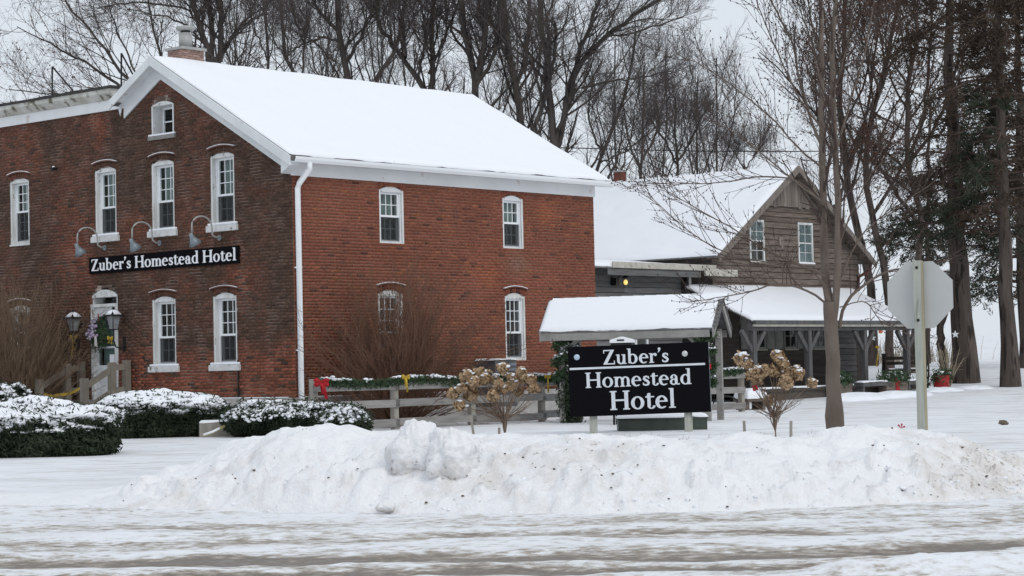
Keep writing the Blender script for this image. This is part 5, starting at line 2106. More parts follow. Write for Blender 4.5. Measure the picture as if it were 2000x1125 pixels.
# upright boards in the peak
x = 2.42
while x < 5.98:
    w_ = rng.uniform(0.17, 0.24)
    zt = APZ - 0.10 - HSL * abs(x + w_ / 2 - APX)
    z0_ = 5.94 + rng.uniform(-0.035, 0.03)
    if zt > z0_ + 0.06:
        zl = APZ - 0.10 - HSL * abs(x + 0.005 - APX)
        zr = APZ - 0.10 - HSL * abs(x + w_ - 0.005 - APX)
        MB().prism([(x + 0.005, -0.075, z0_), (x + w_ - 0.005, -0.075, z0_), (x + w_ - 0.005, -0.075, max(zr, z0_ + 0.02)), (x + 0.005, -0.075, max(zl, z0_ + 0.02))], (0, rng.uniform(0.022, 0.034), 0)).build('upright_board', M['barn_up'], wall)
    x += w_
# walls hidden from the road
mb = MB()
mb.box(HX1 - 0.2, 0.201, -0.2, HX1, 13.0, 4.3)
mb.box(HX0, 0.201, -0.2, HX0 + 0.2, 13.0, 4.3)
mb.box(HX0 + 0.201, 12.8, -0.2, HX1 - 0.201, 13.0, 4.3)
mb.build('rear_wall', M['barn_dark'], house)
# roof
for s in (0, 1):
    e_x, e_z = (-0.12, EZ - 0.12 * HSL) if s == 0 else (2 * APX + 0.12, EZ - 0.12 * HSL)
    o_ = 0.0 if s == 0 else 0.0008
    MB().prism([(e_x, -0.42, e_z), (APX + o_, -0.42, APZ), (APX + o_, -0.42, APZ + 0.05), (e_x, -0.42, e_z + 0.05)], (0, 13.6, 0)).build('roof', M['shingle'], house)
    c_ = [(e_x, -0.40, e_z + 0.052), (APX, -0.40, APZ + 0.052), (APX, 13.1, APZ + 0.052), (e_x, 13.1, e_z + 0.052)]
    snow_sheet('roof_snow', c_ if s else [c_[0], c_[3], c_[2], c_[1]], 0.10, house, 60 if s else 110, 60, 0.05, 20 + s, edge=0.2)
    mb = MB()
    mb.prism([(e_x, -0.47, e_z - 0.15), (APX + o_, -0.47, APZ - 0.15), (APX + o_, -0.47, APZ + 0.05), (e_x, -0.47, e_z + 0.05)], (0, 0.045, 0))
    mb.build('bargeboard', M['barn_up'], house)
    mb = MB()
    mb.prism([(e_x, -0.424, e_z - 0.03), (APX + o_, -0.424, APZ - 0.03), (APX + o_, -0.424, APZ - 0.002), (e_x, -0.424, e_z - 0.002)], (0, 0.42, 0))
    mb.build('soffit', M['barn'], house)
for a, b, za, zb_ in hwins:
    mb = MB()
    mb.box(a, -0.05, za, a + 0.06, 0.0, zb_)
    mb.box(b - 0.06, -0.05, za, b, 0.0, zb_)
    mb.box(a + 0.06, -0.05, zb_ - 0.07, b - 0.06, 0.0, zb_)
    mb.box(a + 0.06, -0.05, za, b - 0.06, 0.0, za + 0.06)
    mb.box(a + 0.06, -0.042, (za + zb_) / 2 - 0.02, b - 0.06, 0.0, (za + zb_) / 2 + 0.02)
    w = mb.build('window', M['white_worn'], house)
    MB().box(a - 0.05, -0.09, za - 0.05, b + 0.05, -0.001, za - 0.002).build('sill', M['barn_up'], w)
    MB().box(a - 0.03, -0.085, za - 0.001, b + 0.03, -0.051, za + 0.045).build('sill_snow', M['snow_fluff'], w)
    for j in range(4):
        for i_ in range(2):
            pw, ph = (b - a - 0.12) / 2, (zb_ - za - 0.13) / 4
            MB().box(a + 0.06 + i_ * pw + 0.008, -0.018, za + 0.06 + j * ph + 0.008, a + 0.06 + (i_ + 1) * pw - 0.008, -0.014, za + 0.06 + (j + 1) * ph - 0.008).build('pane', M['glass'], w)
    mb = MB()
    mb.box((a + b) / 2 - 0.009, -0.024, za + 0.06, (a + b) / 2 + 0.009, -0.008, zb_ - 0.07)
    for j in (1, 3):
        z = za + 0.06 + j * (zb_ - za - 0.13) / 4
        mb.box(a + 0.06, -0.0245, z - 0.009, b - 0.06, -0.0085, z + 0.009)
    mb.build('glazing_bar', M['white_worn'], w)
    xf = win_xf('x')
    curtain(w, xf, a + 0.06, b - 0.06, za + (0.64 if a < 3 else 0.06), zb_ - 0.07, -0.006, M['curtain_pale'], 0.003, 30)
box('wall_plaque', M['barn_up'], house, 3.62, -0.045, 4.62, 3.82, -0.026, 5.02)
# corner downspout at the right eave and chimney behind the ridge
MB().tube([(8.42, -0.3, 4.25), (8.42, -0.28, 4.05), (8.02, -0.09, 3.85), (7.98, -0.09, 3.4)], 0.055, 8).build('downspout', M['red_brown'], house, True)
MB().box(4.55, 6.9, 6.4, 4.85, 7.2, 7.62).build('chimney', pmat('old_brick', (0.19, 0.065, 0.045), (0.12, 0.045, 0.035), rough=0.9, scale=9), house)
MB().box(4.52, 6.87, 7.621, 4.88, 7.23, 7.67).build('chimney_cap', M['galv'], house)

# ---- porch
PX0, PX1, PY, PZT, PZE = -1.30, 7.42, -2.42, 3.42, 2.34
mb = MB()
mb.prism([(PX0, PY, PZE), (PX0, -0.03, PZT), (PX0, -0.03, PZT - 0.05), (PX0, PY, PZE - 0.05)], (PX1 - PX0, 0, 0))
porch = mb.build('porch_roof', M['shingle'], house)
snow_sheet('porch_snow', [(PX0, PY, PZE + 0.002), (PX1, PY, PZE + 0.002), (PX1 + 0.25, -0.04, PZT + 0.002), (PX0, -0.04, PZT + 0.002)], 0.10, porch, 100, 26, 0.03, 31, edge=0.16)
box('gutter', M['porch_wood'], porch, PX0, PY - 0.10, PZE - 0.10, PX1 + 0.04, PY - 0.002, PZE + 0.01)
box('fascia', M['beige_trim'], porch, PX0, PY - 0.06, PZE - 0.165, PX1, PY + 0.02, PZE - 0.102)
box('eave_beam', M['porch_wood'], porch, PX0, PY + 0.06, PZE - 0.28, PX1 - 0.05, PY + 0.20, PZE - 0.06)
for x in (-1.14, 1.66, 4.70, 7.18):
    p_ = box('porch_post', M['porch_wood'], house, x - 0.085, PY + 0.05, 0.40, x + 0.085, PY + 0.22, PZE - 0.281)
    for s in (-1, 1):
        MB().beam((x + s * 0.06, PY + 0.13, 1.48), (x + s * 0.56, PY + 0.13, PZE - 0.29), 0.10, 0.13).build('brace', M['porch_wood'], p_)
dk = box('porch_deck', M['barn_dark'], house, PX0, PY - 0.15, 0.30, 8.1, -0.003, 0.40)
box('deck_skirt', M['barn_dark'], dk, PX0, PY - 0.11, -0.2, 8.05, PY - 0.05, 0.299)
snow_sheet('deck_snow', [(PX0, PY - 0.15, 0.401), (8.1, PY - 0.15, 0.401), (8.1, PY + 0.35, 0.401), (PX0, PY + 0.35, 0.401)], 0.04, dk, 80, 8, 0.01, 7, edge=0.08, drop=0)
# windows and shutters under the porch roof
for x0_, x1_ in ((1.98, 2.72), (3.72, 4.40), (5.30, 5.98)):
    mb = MB()
    mb.box(x0_, -0.06, 1.56, x0_ + 0.06, -0.023, 2.70)
    mb.box(x1_ - 0.06, -0.06, 1.56, x1_, -0.023, 2.70)
    mb.box(x0_ + 0.06, -0.06, 1.56, x1_ - 0.06, -0.023, 1.62)
    mb.box(x0_ + 0.06, -0.06, 2.64, x1_ - 0.06, -0.023, 2.70)
    mb.box((x0_ + x1_) / 2 - 0.012, -0.058, 1.62, (x0_ + x1_) / 2 + 0.012, -0.025, 2.64)
    for z in (1.95, 2.28):
        mb.box(x0_ + 0.06, -0.057, z - 0.012, x1_ - 0.06, -0.026, z + 0.012)
    w = mb.build('porch_window', M['shutter'], house)
    for i_ in range(2):
        for z0_, z1_ in ((1.62, 1.938), (1.962, 2.268), (2.292, 2.64)):
            pw = (x1_ - x0_ - 0.12) / 2
            MB().box(x0_ + 0.06 + i_ * pw + 0.012, -0.04, z0_, x0_ + 0.06 + (i_ + 1) * pw - 0.012, -0.036, z1_).build('pane', M['glass'], w)
    MB().box(x0_ - 0.03, -0.11, 1.51, x1_ + 0.03, -0.005, 1.555).build('sill', M['beige_trim'], w)
    MB().box(x0_ + 0.06, -0.0226, 1.6, x1_ - 0.06, -0.0185, 2.66).build('unlit_backing', M['unlit_backing'], w)  # thin sheet behind the panes, the room's darkness painted as its colour
for x0_, x1_ in ((1.45, 1.93), (2.77, 3.20), (3.24, 3.67), (4.45, 4.83), (4.87, 5.25), (6.03, 6.28)):
    mb = MB()
    mb.box(x0_, -0.055, 1.56, x1_, -0.023, 2.70)
    sh = mb.build('shutter', M['shutter'], house)
    for z0_, z1_ in ((1.62, 2.08), (2.16, 2.62)):
        MB().box(x0_ + 0.05, -0.066, z0_, x1_ - 0.05, -0.0555, z1_).build('raised_panel', M['shutter'], sh)

# ---- link building
lk = empty('low_link_wing', wloc(0, 0, 0), HA, 'low weathered board wing joining the brick hotel to the board house', 'building')
lw = box('front_wall', M['barn_dark'], lk, -11.15, 0.152, -0.2, -1.25, 0.35, 3.86)
siding(lw, lambda z: (-6.4, -1.25), 1.2, 3.86, 0.172, [(-3.5, -2.9, 1.4, 2.1)], M['barn_grey'], 0.15, 8)
box('side_wall', M['barn_dark'], lk, -1.45, 0.352, -0.2, -1.25, 3.0, 3.86)
mb = MB()
mb.prism([(-11.15, -0.42, 3.90), (-11.15, 3.4, 4.26), (-11.15, 3.4, 4.20), (-11.15, -0.42, 3.84)], (11.05, 0, 0))
lroof = mb.build('roof', M['shingle'], lk)
snow_sheet('roof_snow', [(-11.15, -0.42, 3.902), (-0.12, -0.42, 3.902), (-0.12, 3.4, 4.262), (-11.15, 3.4, 4.262)], 0.11, lroof, 80, 24, 0.03, 12, edge=0.15)
box('fascia', M['beige_trim'], lk, -5.12, -0.47, 3.86, -0.30, -0.425, 4.03)
box('fascia', M['barn_grey'], lk, -5.3, -0.418, 3.66, -1.0, -0.39, 3.83)
box('fascia', M['beige_trim'], lk, -1.02, -0.62, 3.70, 0.55, -0.56, 3.90)
MB().tube([(-1.20, -0.02, 3.86), (-1.20, -0.02, 3.0)], 0.07, 8).build('downspout', M['black_metal'], lk, True)
MB().box(-1.17, -0.11, 3.40, -1.06, -0.075, 3.72).build('metal_flash', M['galv'], lk)
mb = MB()
mb.box(-3.5, 0.09, 1.4, -3.42, 0.151, 2.1)
mb.box(-2.98, 0.09, 1.4, -2.9, 0.151, 2.1)
mb.box(-3.42, 0.09, 1.4, -2.98, 0.151, 1.47)
mb.box(-3.42, 0.09, 2.03, -2.98, 0.151, 2.1)
w = mb.build('window', M['white_paint'], lk)
MB().box(-3.42, 0.12, 1.47, -2.98, 0.125, 2.03).build('pane', M['glass'], w)
# lit lamp on the link wall
lp = empty('lit_wall_lamp', wloc(-4.22, -0.08, 3.48), HA, 'small black wall lamp glowing yellow on the grey boards beside the brick wall', 'lamp')
mb = MB()
mb.lathe([(0.11, 0.12), (0.05, 0.19), (0.0, 0.22)], (0, -0.10, 0), 6)
mb.box(-0.30, 0.0, -0.08, -0.16, 0.2, 0.12)
mb.tube([(-0.2, 0.05, 0.1), (-0.1, -0.05, 0.22), (0, -0.10, 0.2)], 0.018, 6)
mb.build('cap', M['black_metal'], lp)
mb = MB()
mb.lathe([(0.115, 0.115), (0.085, -0.16)], (0, -0.10, 0), 6)
mb.build('lamp_glass', M['frosted_thin'], lp)
MB().lathe([(0.0, -0.075), (0.04, -0.06), (0.06, -0.02), (0.06, 0.02), (0.04, 0.06), (0.0, 0.075)], (0, -0.10, 0), 8).build('bulb', M['bulb'], lp, True)
ob = empty('porch_bulb', wloc(6.15, -2.0, 2.02), HA, 'small orange light hanging under the porch eave beside the slim tree', 'light')
MB().lathe([(0.0, -0.055), (0.05, -0.04), (0.07, 0.0), (0.06, 0.04), (0.03, 0.07)], (0, 0, 0), 10).build('globe', M['bulb_orange'], ob, True)
MB().tube([(0, 0, 0.07), (0, 0, 0.16)], 0.02, 6).build('stem', M['black_metal'], ob)
bow(wloc(5.75, -2.1, 1.55), FR, M['yellow_cloth'], 0.10, ((-0.3, 0.62), (0.4, 0.4)), 'yellow ribbon hanging under the porch of the board house')

# things along the porch
def planter(x, y, w_, label, red):
    p_ = empty('evergreen_planter', wloc(x, y, 0.12), HA, label, 'planter')
    if red == 'pail':
        MB().lathe([(0.22, 0.0), (0.27, 0.5), (0.24, 0.5), (0.22, 0.42)], (0, 0, 0), 14).build('pail', M['dull_red'], p_, True)
    else:
        box('box', M['barn'], p_, -w_, -0.14, 0.0, w_, 0.14, 0.36)
    n = 500
    c = np.stack([np.clip(rng.normal(size=n), -1.9, 1.9) * w_ * 0.62, np.clip(rng.normal(size=n), -1.9, 1.9) * 0.13, 0.46 + 0.12 * np.clip(rng.normal(size=n), -1.9, 1.9)], axis=1)
    v, f = quads(c, unit(rng.normal(size=(n, 3))), 0.12, 0.03, rng)
    link('evergreen_sprigs', np_mesh('evergreen_sprigs', v, f, M['garland']), p_)
    m_ = 9
    c = np.stack([rng.normal(size=m_) * w_ * 0.5, rng.normal(size=m_) * 0.08, 0.53 + 0.04 * rng.normal(size=m_)], axis=1)
    v, f = blobs(c, 0.05 + 0.04 * rng.random(m_), 0.5, rng)
    link('snow_clumps', np_mesh('snow_clumps', v, f, M['snow_fluff'], True), p_, 'stuff')
    if red == 'ribbon':
        MB().prism([(-0.10, -0.16, 0.0), (0.10, -0.16, 0.0), (0.14, -0.16, 0.42), (-0.12, -0.16, 0.46)], (0, 0.015, 0)).build('red_ribbon', M['dull_red'], p_)
    return p_


planter(5.25, -2.95, 0.62, 'wooden planter of evergreens with a hanging red ribbon in front of the porch', 'ribbon')
planter(7.75, -3.15, 0.30, 'red pail stuffed with evergreens at the right end of the porch', 'pail')
planter(2.45, -2.9, 0.35, 'wooden planter with snowy evergreens beside the middle porch post', 'box')
for x, w_, lab in ((4.05, 0.75, 'low snow topped plank bench behind the slim tree trunk'), (6.45, 0.55, 'low snow topped plank bench left of the stop sign post')):
    b_ = empty('plank_bench', wloc(x, -2.95, 0), HA, lab, 'bench')
    box('seat', M['porch_wood'], b_, -w_, -0.16, 0.37, w_, 0.16, 0.49)
    snow_sheet('seat_snow', [(-w_, -0.16, 0.491), (w_, -0.16, 0.491), (w_, 0.16, 0.491), (-w_, 0.16, 0.491)], 0.05, b_, 20, 6, 0.005, 3, edge=0.05, drop=0)
    for q in (-w_ + 0.1, w_ - 0.1):
        box('leg', M['porch_wood'], b_, q - 0.05, -0.12, -0.1, q + 0.05, 0.12, 0.369)
# wagon wheel bench at the end of the porch
wb = empty('wagon_wheel_bench', wloc(7.55, -2.0, 0.42), HA - R(50), 'dark wooden bench with a wagon wheel arm at the end of the porch', 'bench')
box('seat', M['black_wood'], wb, -0.60, -0.25, 0.36, 0.60, 0.25, 0.42)
box('seat_snow', M['snow_fluff'], wb, -0.55, -0.22, 0.421, 0.55, 0.12, 0.46)
for z in (0.56, 0.72):
    box('back_slat', M['black_wood'], wb, -0.60, 0.20, z, 0.60, 0.24, z + 0.10)
box('end_board', M['black_wood'], wb, -0.68, -0.25, -0.05, -0.62, 0.28, 0.92)
mb = MB()
for k in range(20):
    a, b_ = 2 * math.pi * k / 20, 2 * math.pi * (k + 1) / 20
    mb.beam((0.66, 0.44 * math.cos(a), 0.42 + 0.44 * math.sin(a)), (0.66, 0.44 * math.cos(b_), 0.42 + 0.44 * math.sin(b_)), 0.05, 0.05, (1, 0, 0))
whl = mb.build('wheel', M['black_wood'], wb)
for k in range(6):
    a = math.pi * 2 * k / 6 + 0.3
    MB().beam((0.66, 0.0, 0.42), (0.66, 0.43 * math.cos(a), 0.42 + 0.43 * math.sin(a)), 0.03, 0.03, (1, 0, 0)).build('spoke', M['black_wood'], whl)
wh2 = whl.copy()
COL.objects.link(wh2)
wh2.parent = wb
wh2.location = (-1.31, 0.02, 0)
wh2.scale = (1, 0.9, 0.9)
# snow covered low table near the end of the short fence
tb = empty('low_table', at(1466, 790, 52.0) * np.array((1, 1, 0)), R(20), 'low table heaped with snow at the right end of the short fence', 'table')
box('top', M['barn'], tb, -0.28, -0.4, 0.20, 0.28, 0.4, 0.27)
for q in (-0.22, 0.22):
    box('leg', M['barn'], tb, q - 0.04, -0.3, -0.1, q + 0.04, 0.3, 0.199)
snow_sheet('snow_heap', [(-0.28, -0.4, 0.271), (0.28, -0.4, 0.271), (0.28, 0.4, 0.271), (-0.28, 0.4, 0.271)], 0.26, tb, 24, 24, 0.02, 3, edge=0.32, drop=0)
# a hoop seen through the short fence
hp = empty('iron_hoop', wloc(0, 0, 0) * 0 + at(1418, 786, 51.5) * np.array((1, 1, 0)), R(10), 'dark iron hoop half buried in snow behind the short fence', 'hoop')
MB().tube([(0.36 * math.cos(a), 0, 0.05 + 0.30 * math.sin(a)) for a in np.linspace(0.1, math.pi - 0.1, 14)], 0.02, 6).build('rim', M['black_metal'], hp)

# drifts shovelled against the porch
for k, (x, y, rx_, h_) in enumerate(((2.9, -4.6, 1.6, 0.20), (6.2, -4.0, 1.0, 0.13), (0.6, -4.6, 1.4, 0.22), (7.9, -4.2, 0.7, 0.12))):
    D, Fq = sphere_grid(48, 24)
    n_ = fbm(D[:, 0] * 2.5 + k * 3, D[:, 1] * 2.5 + D[:, 2], 4) - 0.5
    V = D * (1 + 0.35 * n_)[:, None] * np.array((rx_, 0.55, h_))
    o = link('snow_drift', np_mesh('snow_drift', V, Fq, M['snow'], True))
    q = wloc(x, y, 0)
    o.location = (q[0], q[1], float(terrain(q[0], q[1])))
    o.rotation_euler = (0, 0, HA)
    tag(o, kind='structure')


# ------------------------------------------------------------------ trees
def limbs_from_px(spec, D, rg, spread=1.2, n=16, wob=0.03):
    """limbs given as photo outlines; returns polylines in the world and radii in metres"""
    P_, Rr = [], []
    for k, (pts, r0, r1) in enumerate(spec):
        q = []
        dz_ = 0.0
        m = len(pts)
        dd = rg.normal() * spread if k else 0.0
        for i_, (x, y) in enumerate(pts):
            q.append(at(x, y, D + dd * (i_ / (m - 1)) ** 1.5 * 1.5))
        q = spline(q, n)
        w_ = rg.normal(size=(n, 3)) * wob
        w_[0] = 0
        q = q + w_
        P_.append(q)
        Rr.append(np.linspace(r0, r1, n) * 0.67 / F_PX * D)
    return np.array(P_), np.array(Rr)


def plant(name, base, label, cat, group, parts):
    t = empty(name, base, 0, label, cat, group)
    for nm, arrs, mat, smooth_ in parts:
        v, f = merge(arrs)
        link(nm, np_mesh(nm, v - np.array(base), f, mat, smooth_), t, 'stuff' if nm.startswith('twig') else None)
    return t


def bare_tree(spec, D, seed, label, k1=14, k2=7, k3=6, l1=-0.44, l2=1.6, l3=0.8, barks=('bark_dark', 'twig_dark'), leaf=0, group='bare trees behind the hotel', up=0.22, t0=0.28, name='bare_tree', rtw=0.0052, cut_z=19.0):
    rg = np.random.default_rng(seed)
    P0, R0 = limbs_from_px(spec, D, rg)
    R0 = R0 * 0.9
    # first limb starts at the ground
    gz = float(terrain(P0[0][0, 0], P0[0][0, 1]))
    P0[0][0, 2] = gz - 0.2
    flare = np.ones(P0.shape[1])
    flare[0] = 1.25
    R0[0] = R0[0] * flare
    arr_t = [tubes(P0, R0, 9)]
    # ignore the hidden lower trunk when placing branches
    Pb = P0.copy()
    q = []
    for p_ in P0:
        low = p_[:, 2] < 3.2
        keep = p_[~low] if (~low).sum() > 3 else p_
        q.append(resample(keep, 14))
    Pb = np.array(q)
    P1, R1 = sprout(Pb, R0, k1, t0, 1.0, 0.72, l1, 7, rg, up=up, wig=0.13, rf=0.42, rmin=0.012)
    ok = (P1[:, 0, 2] < cut_z) & (P1[:, 0, 2] > 3.0)
    P1, R1 = P1[ok], R1[ok]
    P2, R2 = sprout(P1, R1, k2, 0.2, 1.0, 0.75, l2, 5, rg, up=up, wig=0.18, rf=0.55, rmin=0.0075)
    P2, R2 = P2[P2[:, 0, 2] < cut_z - 1], R2[P2[:, 0, 2] < cut_z - 1]
    P3, R3 = sprout(P2, R2, k3, 0.1, 1.0, 0.7, l3, 3, rg, up=up * 0.8, wig=0.25, rf=0.7, rmin=rtw)
    base = (P0[0][0, 0], P0[0][0, 1], gz)
    parts = [('trunk', arr_t + [tubes(P1[::1], R1, 5)], M[barks[0]], True), ('crown', [tubes(P2, R2, 4), tubes(P3, R3, 3)], M[barks[1]], False)]
    if leaf:
        n = int(leaf)
        c = P3[rg.integers(0, len(P3), n), rg.integers(1, 3, n)] + rg.normal(size=(n, 3)) * 0.04
        parts.append(('dead_leaves', [quads(c, unit(rg.normal(size=(n, 3))), 0.055, 0.05, rg)], M['oak_leaf'], False))
    return plant(name, base, label, 'tree', group, parts)


G = 705
bare_tree([([(352, G), (350, 420), (345, 300), (338, 250)], 13, 9), ([(340, 255), (290, 190), (235, 140), (185, 70), (125, 0), (100, -40)], 7, 2), ([(340, 258), (240, 172), (150, 112), (90, 82), (35, 52)], 7, 1.5), ([(338, 245), (325, 150), (300, 60), (285, -30)], 6, 2), ([(343, 270), (300, 225), (200, 190), (110, 185), (20, 175)], 5, 1.5), ([(345, 290), (250, 240), (120, 225), (-20, 215)], 5, 1.5), ([(300, 205), (240, 90), (215, 20), (205, -40)], 4, 1.5)], 84, 11, 'wide spreading bare tree with scattered dead leaves behind the flat roof', k3=5, leaf=900, group=None)
bare_tree([([(420, G), (419, 300), (418, 150), (416, 110)], 25, 22), ([(408, 125), (395, 62), (372, 0), (355, -60)], 11, 6), ([(414, 120), (412, 50), (405, -20), (400, -80)], 10, 6), ([(428, 120), (432, 50), (428, -30), (430, -90)], 11, 6), ([(388, 42), (360, 17), (310, 9), (265, 4), (190, 14)], 4, 1.5), ([(398, 85), (350, 42), (265, 21), (225, 5)], 4, 1.2), ([(434, 95), (470, 55), (510, 28), (540, -20)], 4, 1.5)], 74, 12, 'stout bare tree with several upright leaders just behind the chimney', t0=0.1)
bare_tree([([(524, G), (523, 300), (523, 130), (520, 60), (512, -30)], 7, 4), ([(523, 120), (500, 60), (480, -10)], 3, 1.5)], 80, 13, 'slim bare tree rising right of the chimney')
bare_tree([([(600, G), (592, 300), (578, 145), (556, 108), (549, 40), (545, -40)], 9, 5), ([(590, 148), (596, 80), (601, -20)], 4, 2), ([(556, 110), (530, 70), (512, 10)], 3, 1.2)], 86, 14, 'slim leaning bare tree between the slim one and the thick knobby one')
bare_tree([([(692, G), (688, 300), (680, 160), (668, 110), (662, 50), (657, -40)], 15, 9), ([(664, 82), (635, 74), (600, 84), (565, 103)], 5, 2), ([(661, 62), (625, 25), (600, -20)], 7, 4), ([(678, 120), (702, 80), (722, 30), (738, -20)], 6, 3), ([(655, 120), (590, 60), (560, -10)], 3, 1.5)], 76, 15, 'thick knobby bare tree with a drooping left limb above the middle of the roof', t0=0.1)
bare_tree([([(724, G), (726, 300), (730, 165), (757, 128), (771, 95), (786, 45), (792, -40)], 10, 6), ([(745, 150), (748, 80), (760, 10)], 3, 2)], 82, 16, 'bare tree leaning right behind the ridge')
bare_tree([([(838, G), (837, 300), (835, 178)], 14, 12), ([(833, 180), (800, 130), (770, 92), (742, 50), (735, -30)], 9, 5), ([(839, 180), (846, 120), (843, 60), (848, -40)], 10, 6), ([(792, 112), (788, 50), (796, -30)], 6, 4), ([(838, 145), (862, 90), (886, 30), (905, -30)], 5, 3), ([(815, 150), (830, 80), (822, 0)], 5, 3)], 75, 17, 'forked bare tree with a limb sweeping left behind the ridge', t0=0.1)
bare_tree([([(930, G), (930, 300), (928, 185), (922, 120), (906, 50), (896, -40)], 17, 9), ([(932, 155), (946, 80), (951, -10)], 12, 7), ([(917, 112), (882, 60), (868, -10)], 5, 3), ([(928, 170), (965, 110), (975, 20), (980, -40)], 7, 4)], 74, 18, 'dark bare tree with parallel leaders at the far end of the hotel ridge', t0=0.1)
bare_tree([([(1022, G), (1020, 330), (1016, 235), (1006, 150), (991, 80), (978, -30)], 17, 10), ([(1008, 165), (1027, 110), (1031, 40), (1037, -30)], 8, 5), ([(1000, 130), (965, 60), (950, -20)], 6, 3), ([(1016, 200), (1050, 150), (1060, 60), (1085, -20)], 5, 3)], 77, 19, 'tall bare tree rising just past the end of the hotel ridge', t0=0.1)
bare_tree([([(1092, G), (1088, 380), (1084, 285), (1075, 200), (1070, 120), (1058, 40), (1050, -40)], 18, 9), ([(1090, 285), (1106, 220), (1136, 122), (1182, 72), (1240, 30), (1300, -10)], 11, 5), ([(1103, 210), (1130, 110), (1152, 50), (1182, -30)], 8, 5), ([(1042, 262), (1070, 170), (1082, 120), (1085, 40)], 8, 4), ([(1136, 172), (1200, 157), (1262, 148), (1312, 138)], 4, 1.5), ([(1182, 72), (1240, 62), (1300, 45), (1340, 30)], 4, 1.5)], 72, 20, 'big bare tree with a long limb reaching up to the right over the far gable', t0=0.1)
bare_tree([([(1150, G), (1155, 420), (1165, 330), (1200, 240), (1230, 150), (1242, 60)], 8, 4), ([(1175, 300), (1150, 230), (1158, 150)], 4, 2), ([(1170, 320), (1230, 290), (1290, 240)], 3, 1.5)], 88, 21, 'lean bare tree bending right, past the right corner of the hotel roof')
bare_tree([([(1250, G), (1250, 350), (1254, 270), (1258, 190), (1256, 130)], 7, 3), ([(1250, 330), (1225, 260), (1215, 180)], 4, 2), ([(1252, 320), (1285, 250), (1300, 170)], 4, 2)], 92, 22, 'small bare tree behind the left part of the board house roof', l2=1.3)
bare_tree([([(1322, G), (1322, 345), (1320, 260), (1318, 190)], 8, 3), ([(1322, 320), (1292, 260), (1280, 200)], 4, 2), ([(1322, 320), (1352, 270), (1372, 220)], 4, 2)], 94, 23, 'small bare dome shaped tree behind the middle of the board house roof', l2=1.3)
bare_tree([([(1455, G), (1455, 345), (1452, 290)], 4, 2), ([(1455, 330), (1425, 285)], 2.5, 1.2), ([(1455, 330), (1490, 280)], 2.5, 1.2)], 105, 24, 'low distant bare tree left of the board house peak', l1=-0.5)
fr_ = np.random.default_rng(77)
FAR_LABELS = (
    'slim far bare tree right of the chimney tree, left one of two',
    'slim far bare tree right of the chimney tree, right one of two',
    'slim far bare tree just left of the thick knobby tree',
    'slim far bare tree behind the tree leaning right at the ridge',
    'slim far bare tree left of the forked tree, under its sweeping limb',
    'slim far bare tree between the parallel leaders tree and the tree past the ridge end',
    'slim far bare tree just left of the big tree with the long limb',
    'slim far bare tree right of the lean tree bending over the roof corner',
    'slim far bare tree between the small tree and the dome shaped tree',
    'slim far bare tree just right of the dome shaped tree',
    'slim far bare tree against open sky, last one before the board house peak',
    'slim far bare tree seen behind the two stems of the young tree')
for k_, (x_, y0_) in enumerate(((455, 130), (485, 150), (625, 170), (752, 200), (802, 200), (965, 230), (1052, 280), (1205, 350), (1288, 350), (1362, 345), (1400, 345), (1625, 420))):
    l_ = fr_.normal() * 14
    tp_ = max(-60, y0_ - fr_.uniform(150, 300))
    bare_tree([([(x_, G), (x_ + l_ * 0.3, 400), (x_ + l_ * 0.6, y0_), (x_ + l_ * 1.5, (y0_ + tp_) / 2), (x_ + l_ * 1.2, tp_)], fr_.uniform(4, 6.5), 2), ([(x_ + l_ * 0.6, y0_ + 20), (x_ + l_ + fr_.uniform(18, 45), y0_ * 0.6 + tp_ * 0.4), (x_ + l_ + fr_.uniform(20, 60), tp_ + 30)], 3, 1.3), ([(x_ + l_ * 0.5, y0_ + 30), (x_ + l_ - fr_.uniform(18, 45), y0_ * 0.65 + tp_ * 0.35), (x_ + l_ - fr_.uniform(20, 60), tp_ + 50)], 3, 1.3)], fr_.uniform(94, 108), 100 + k_, FAR_LABELS[k_], group='slim far bare trees', t0=0.05, l2=1.8)
RD = ('bark_red', 'twig_red')
RG = 'trees at the right behind the board house'
bare_tree([([(1705, 712), (1706, 640), (1700, 560), (1668, 420), (1655, 330), (1640, 200), (1650, 60), (1648, -40)], 16, 6), ([(1668, 420), (1640, 330), (1600, 240), (1590, 120)], 5, 2.5), ([(1655, 330), (1690, 230), (1710, 100), (1720, -20)], 5, 3)], 84, 30, 'leaning dark tree behind the right eave of the board house', barks=RD, leaf=3900, group=RG, k2=8, k3=6, up=0.18)
bare_tree([([(1738, 716), (1738, 620), (1728, 520), (1700, 400), (1690, 330), (1705, 220), (1735, 110), (1760, -30)], 14, 6), ([(1705, 420), (1760, 330), (1800, 240), (1815, 120), (1820, -20)], 6, 3.5), ([(1692, 330), (1655, 250), (1625, 150), (1610, 20)], 4.5, 2.5), ([(1720, 180), (1690, 90), (1680, -20)], 4, 2.5)], 80, 31, 'crooked dark tree with rusty leaves left of the stop sign', barks=RD, leaf=4800, group=RG, k2=8, k3=6, up=0.18)
bare_tree([([(1782, 722), (1786, 620), (1790, 520), (1800, 420), (1775, 330), (1770, 200), (1790, 80), (1785, -30)], 13, 6), ([(1795, 440), (1740, 360), (1705, 300)], 8, 3), ([(1775, 320), (1830, 240), (1870, 120), (1880, -20)], 6, 3.5), ([(1772, 220), (1735, 140), (1730, 20)], 4, 2.5)], 76, 32, 'rusty leaved tree with a low left limb directly behind the stop sign', barks=RD, leaf=5400, group=RG, k2=8, k3=6, up=0.15)


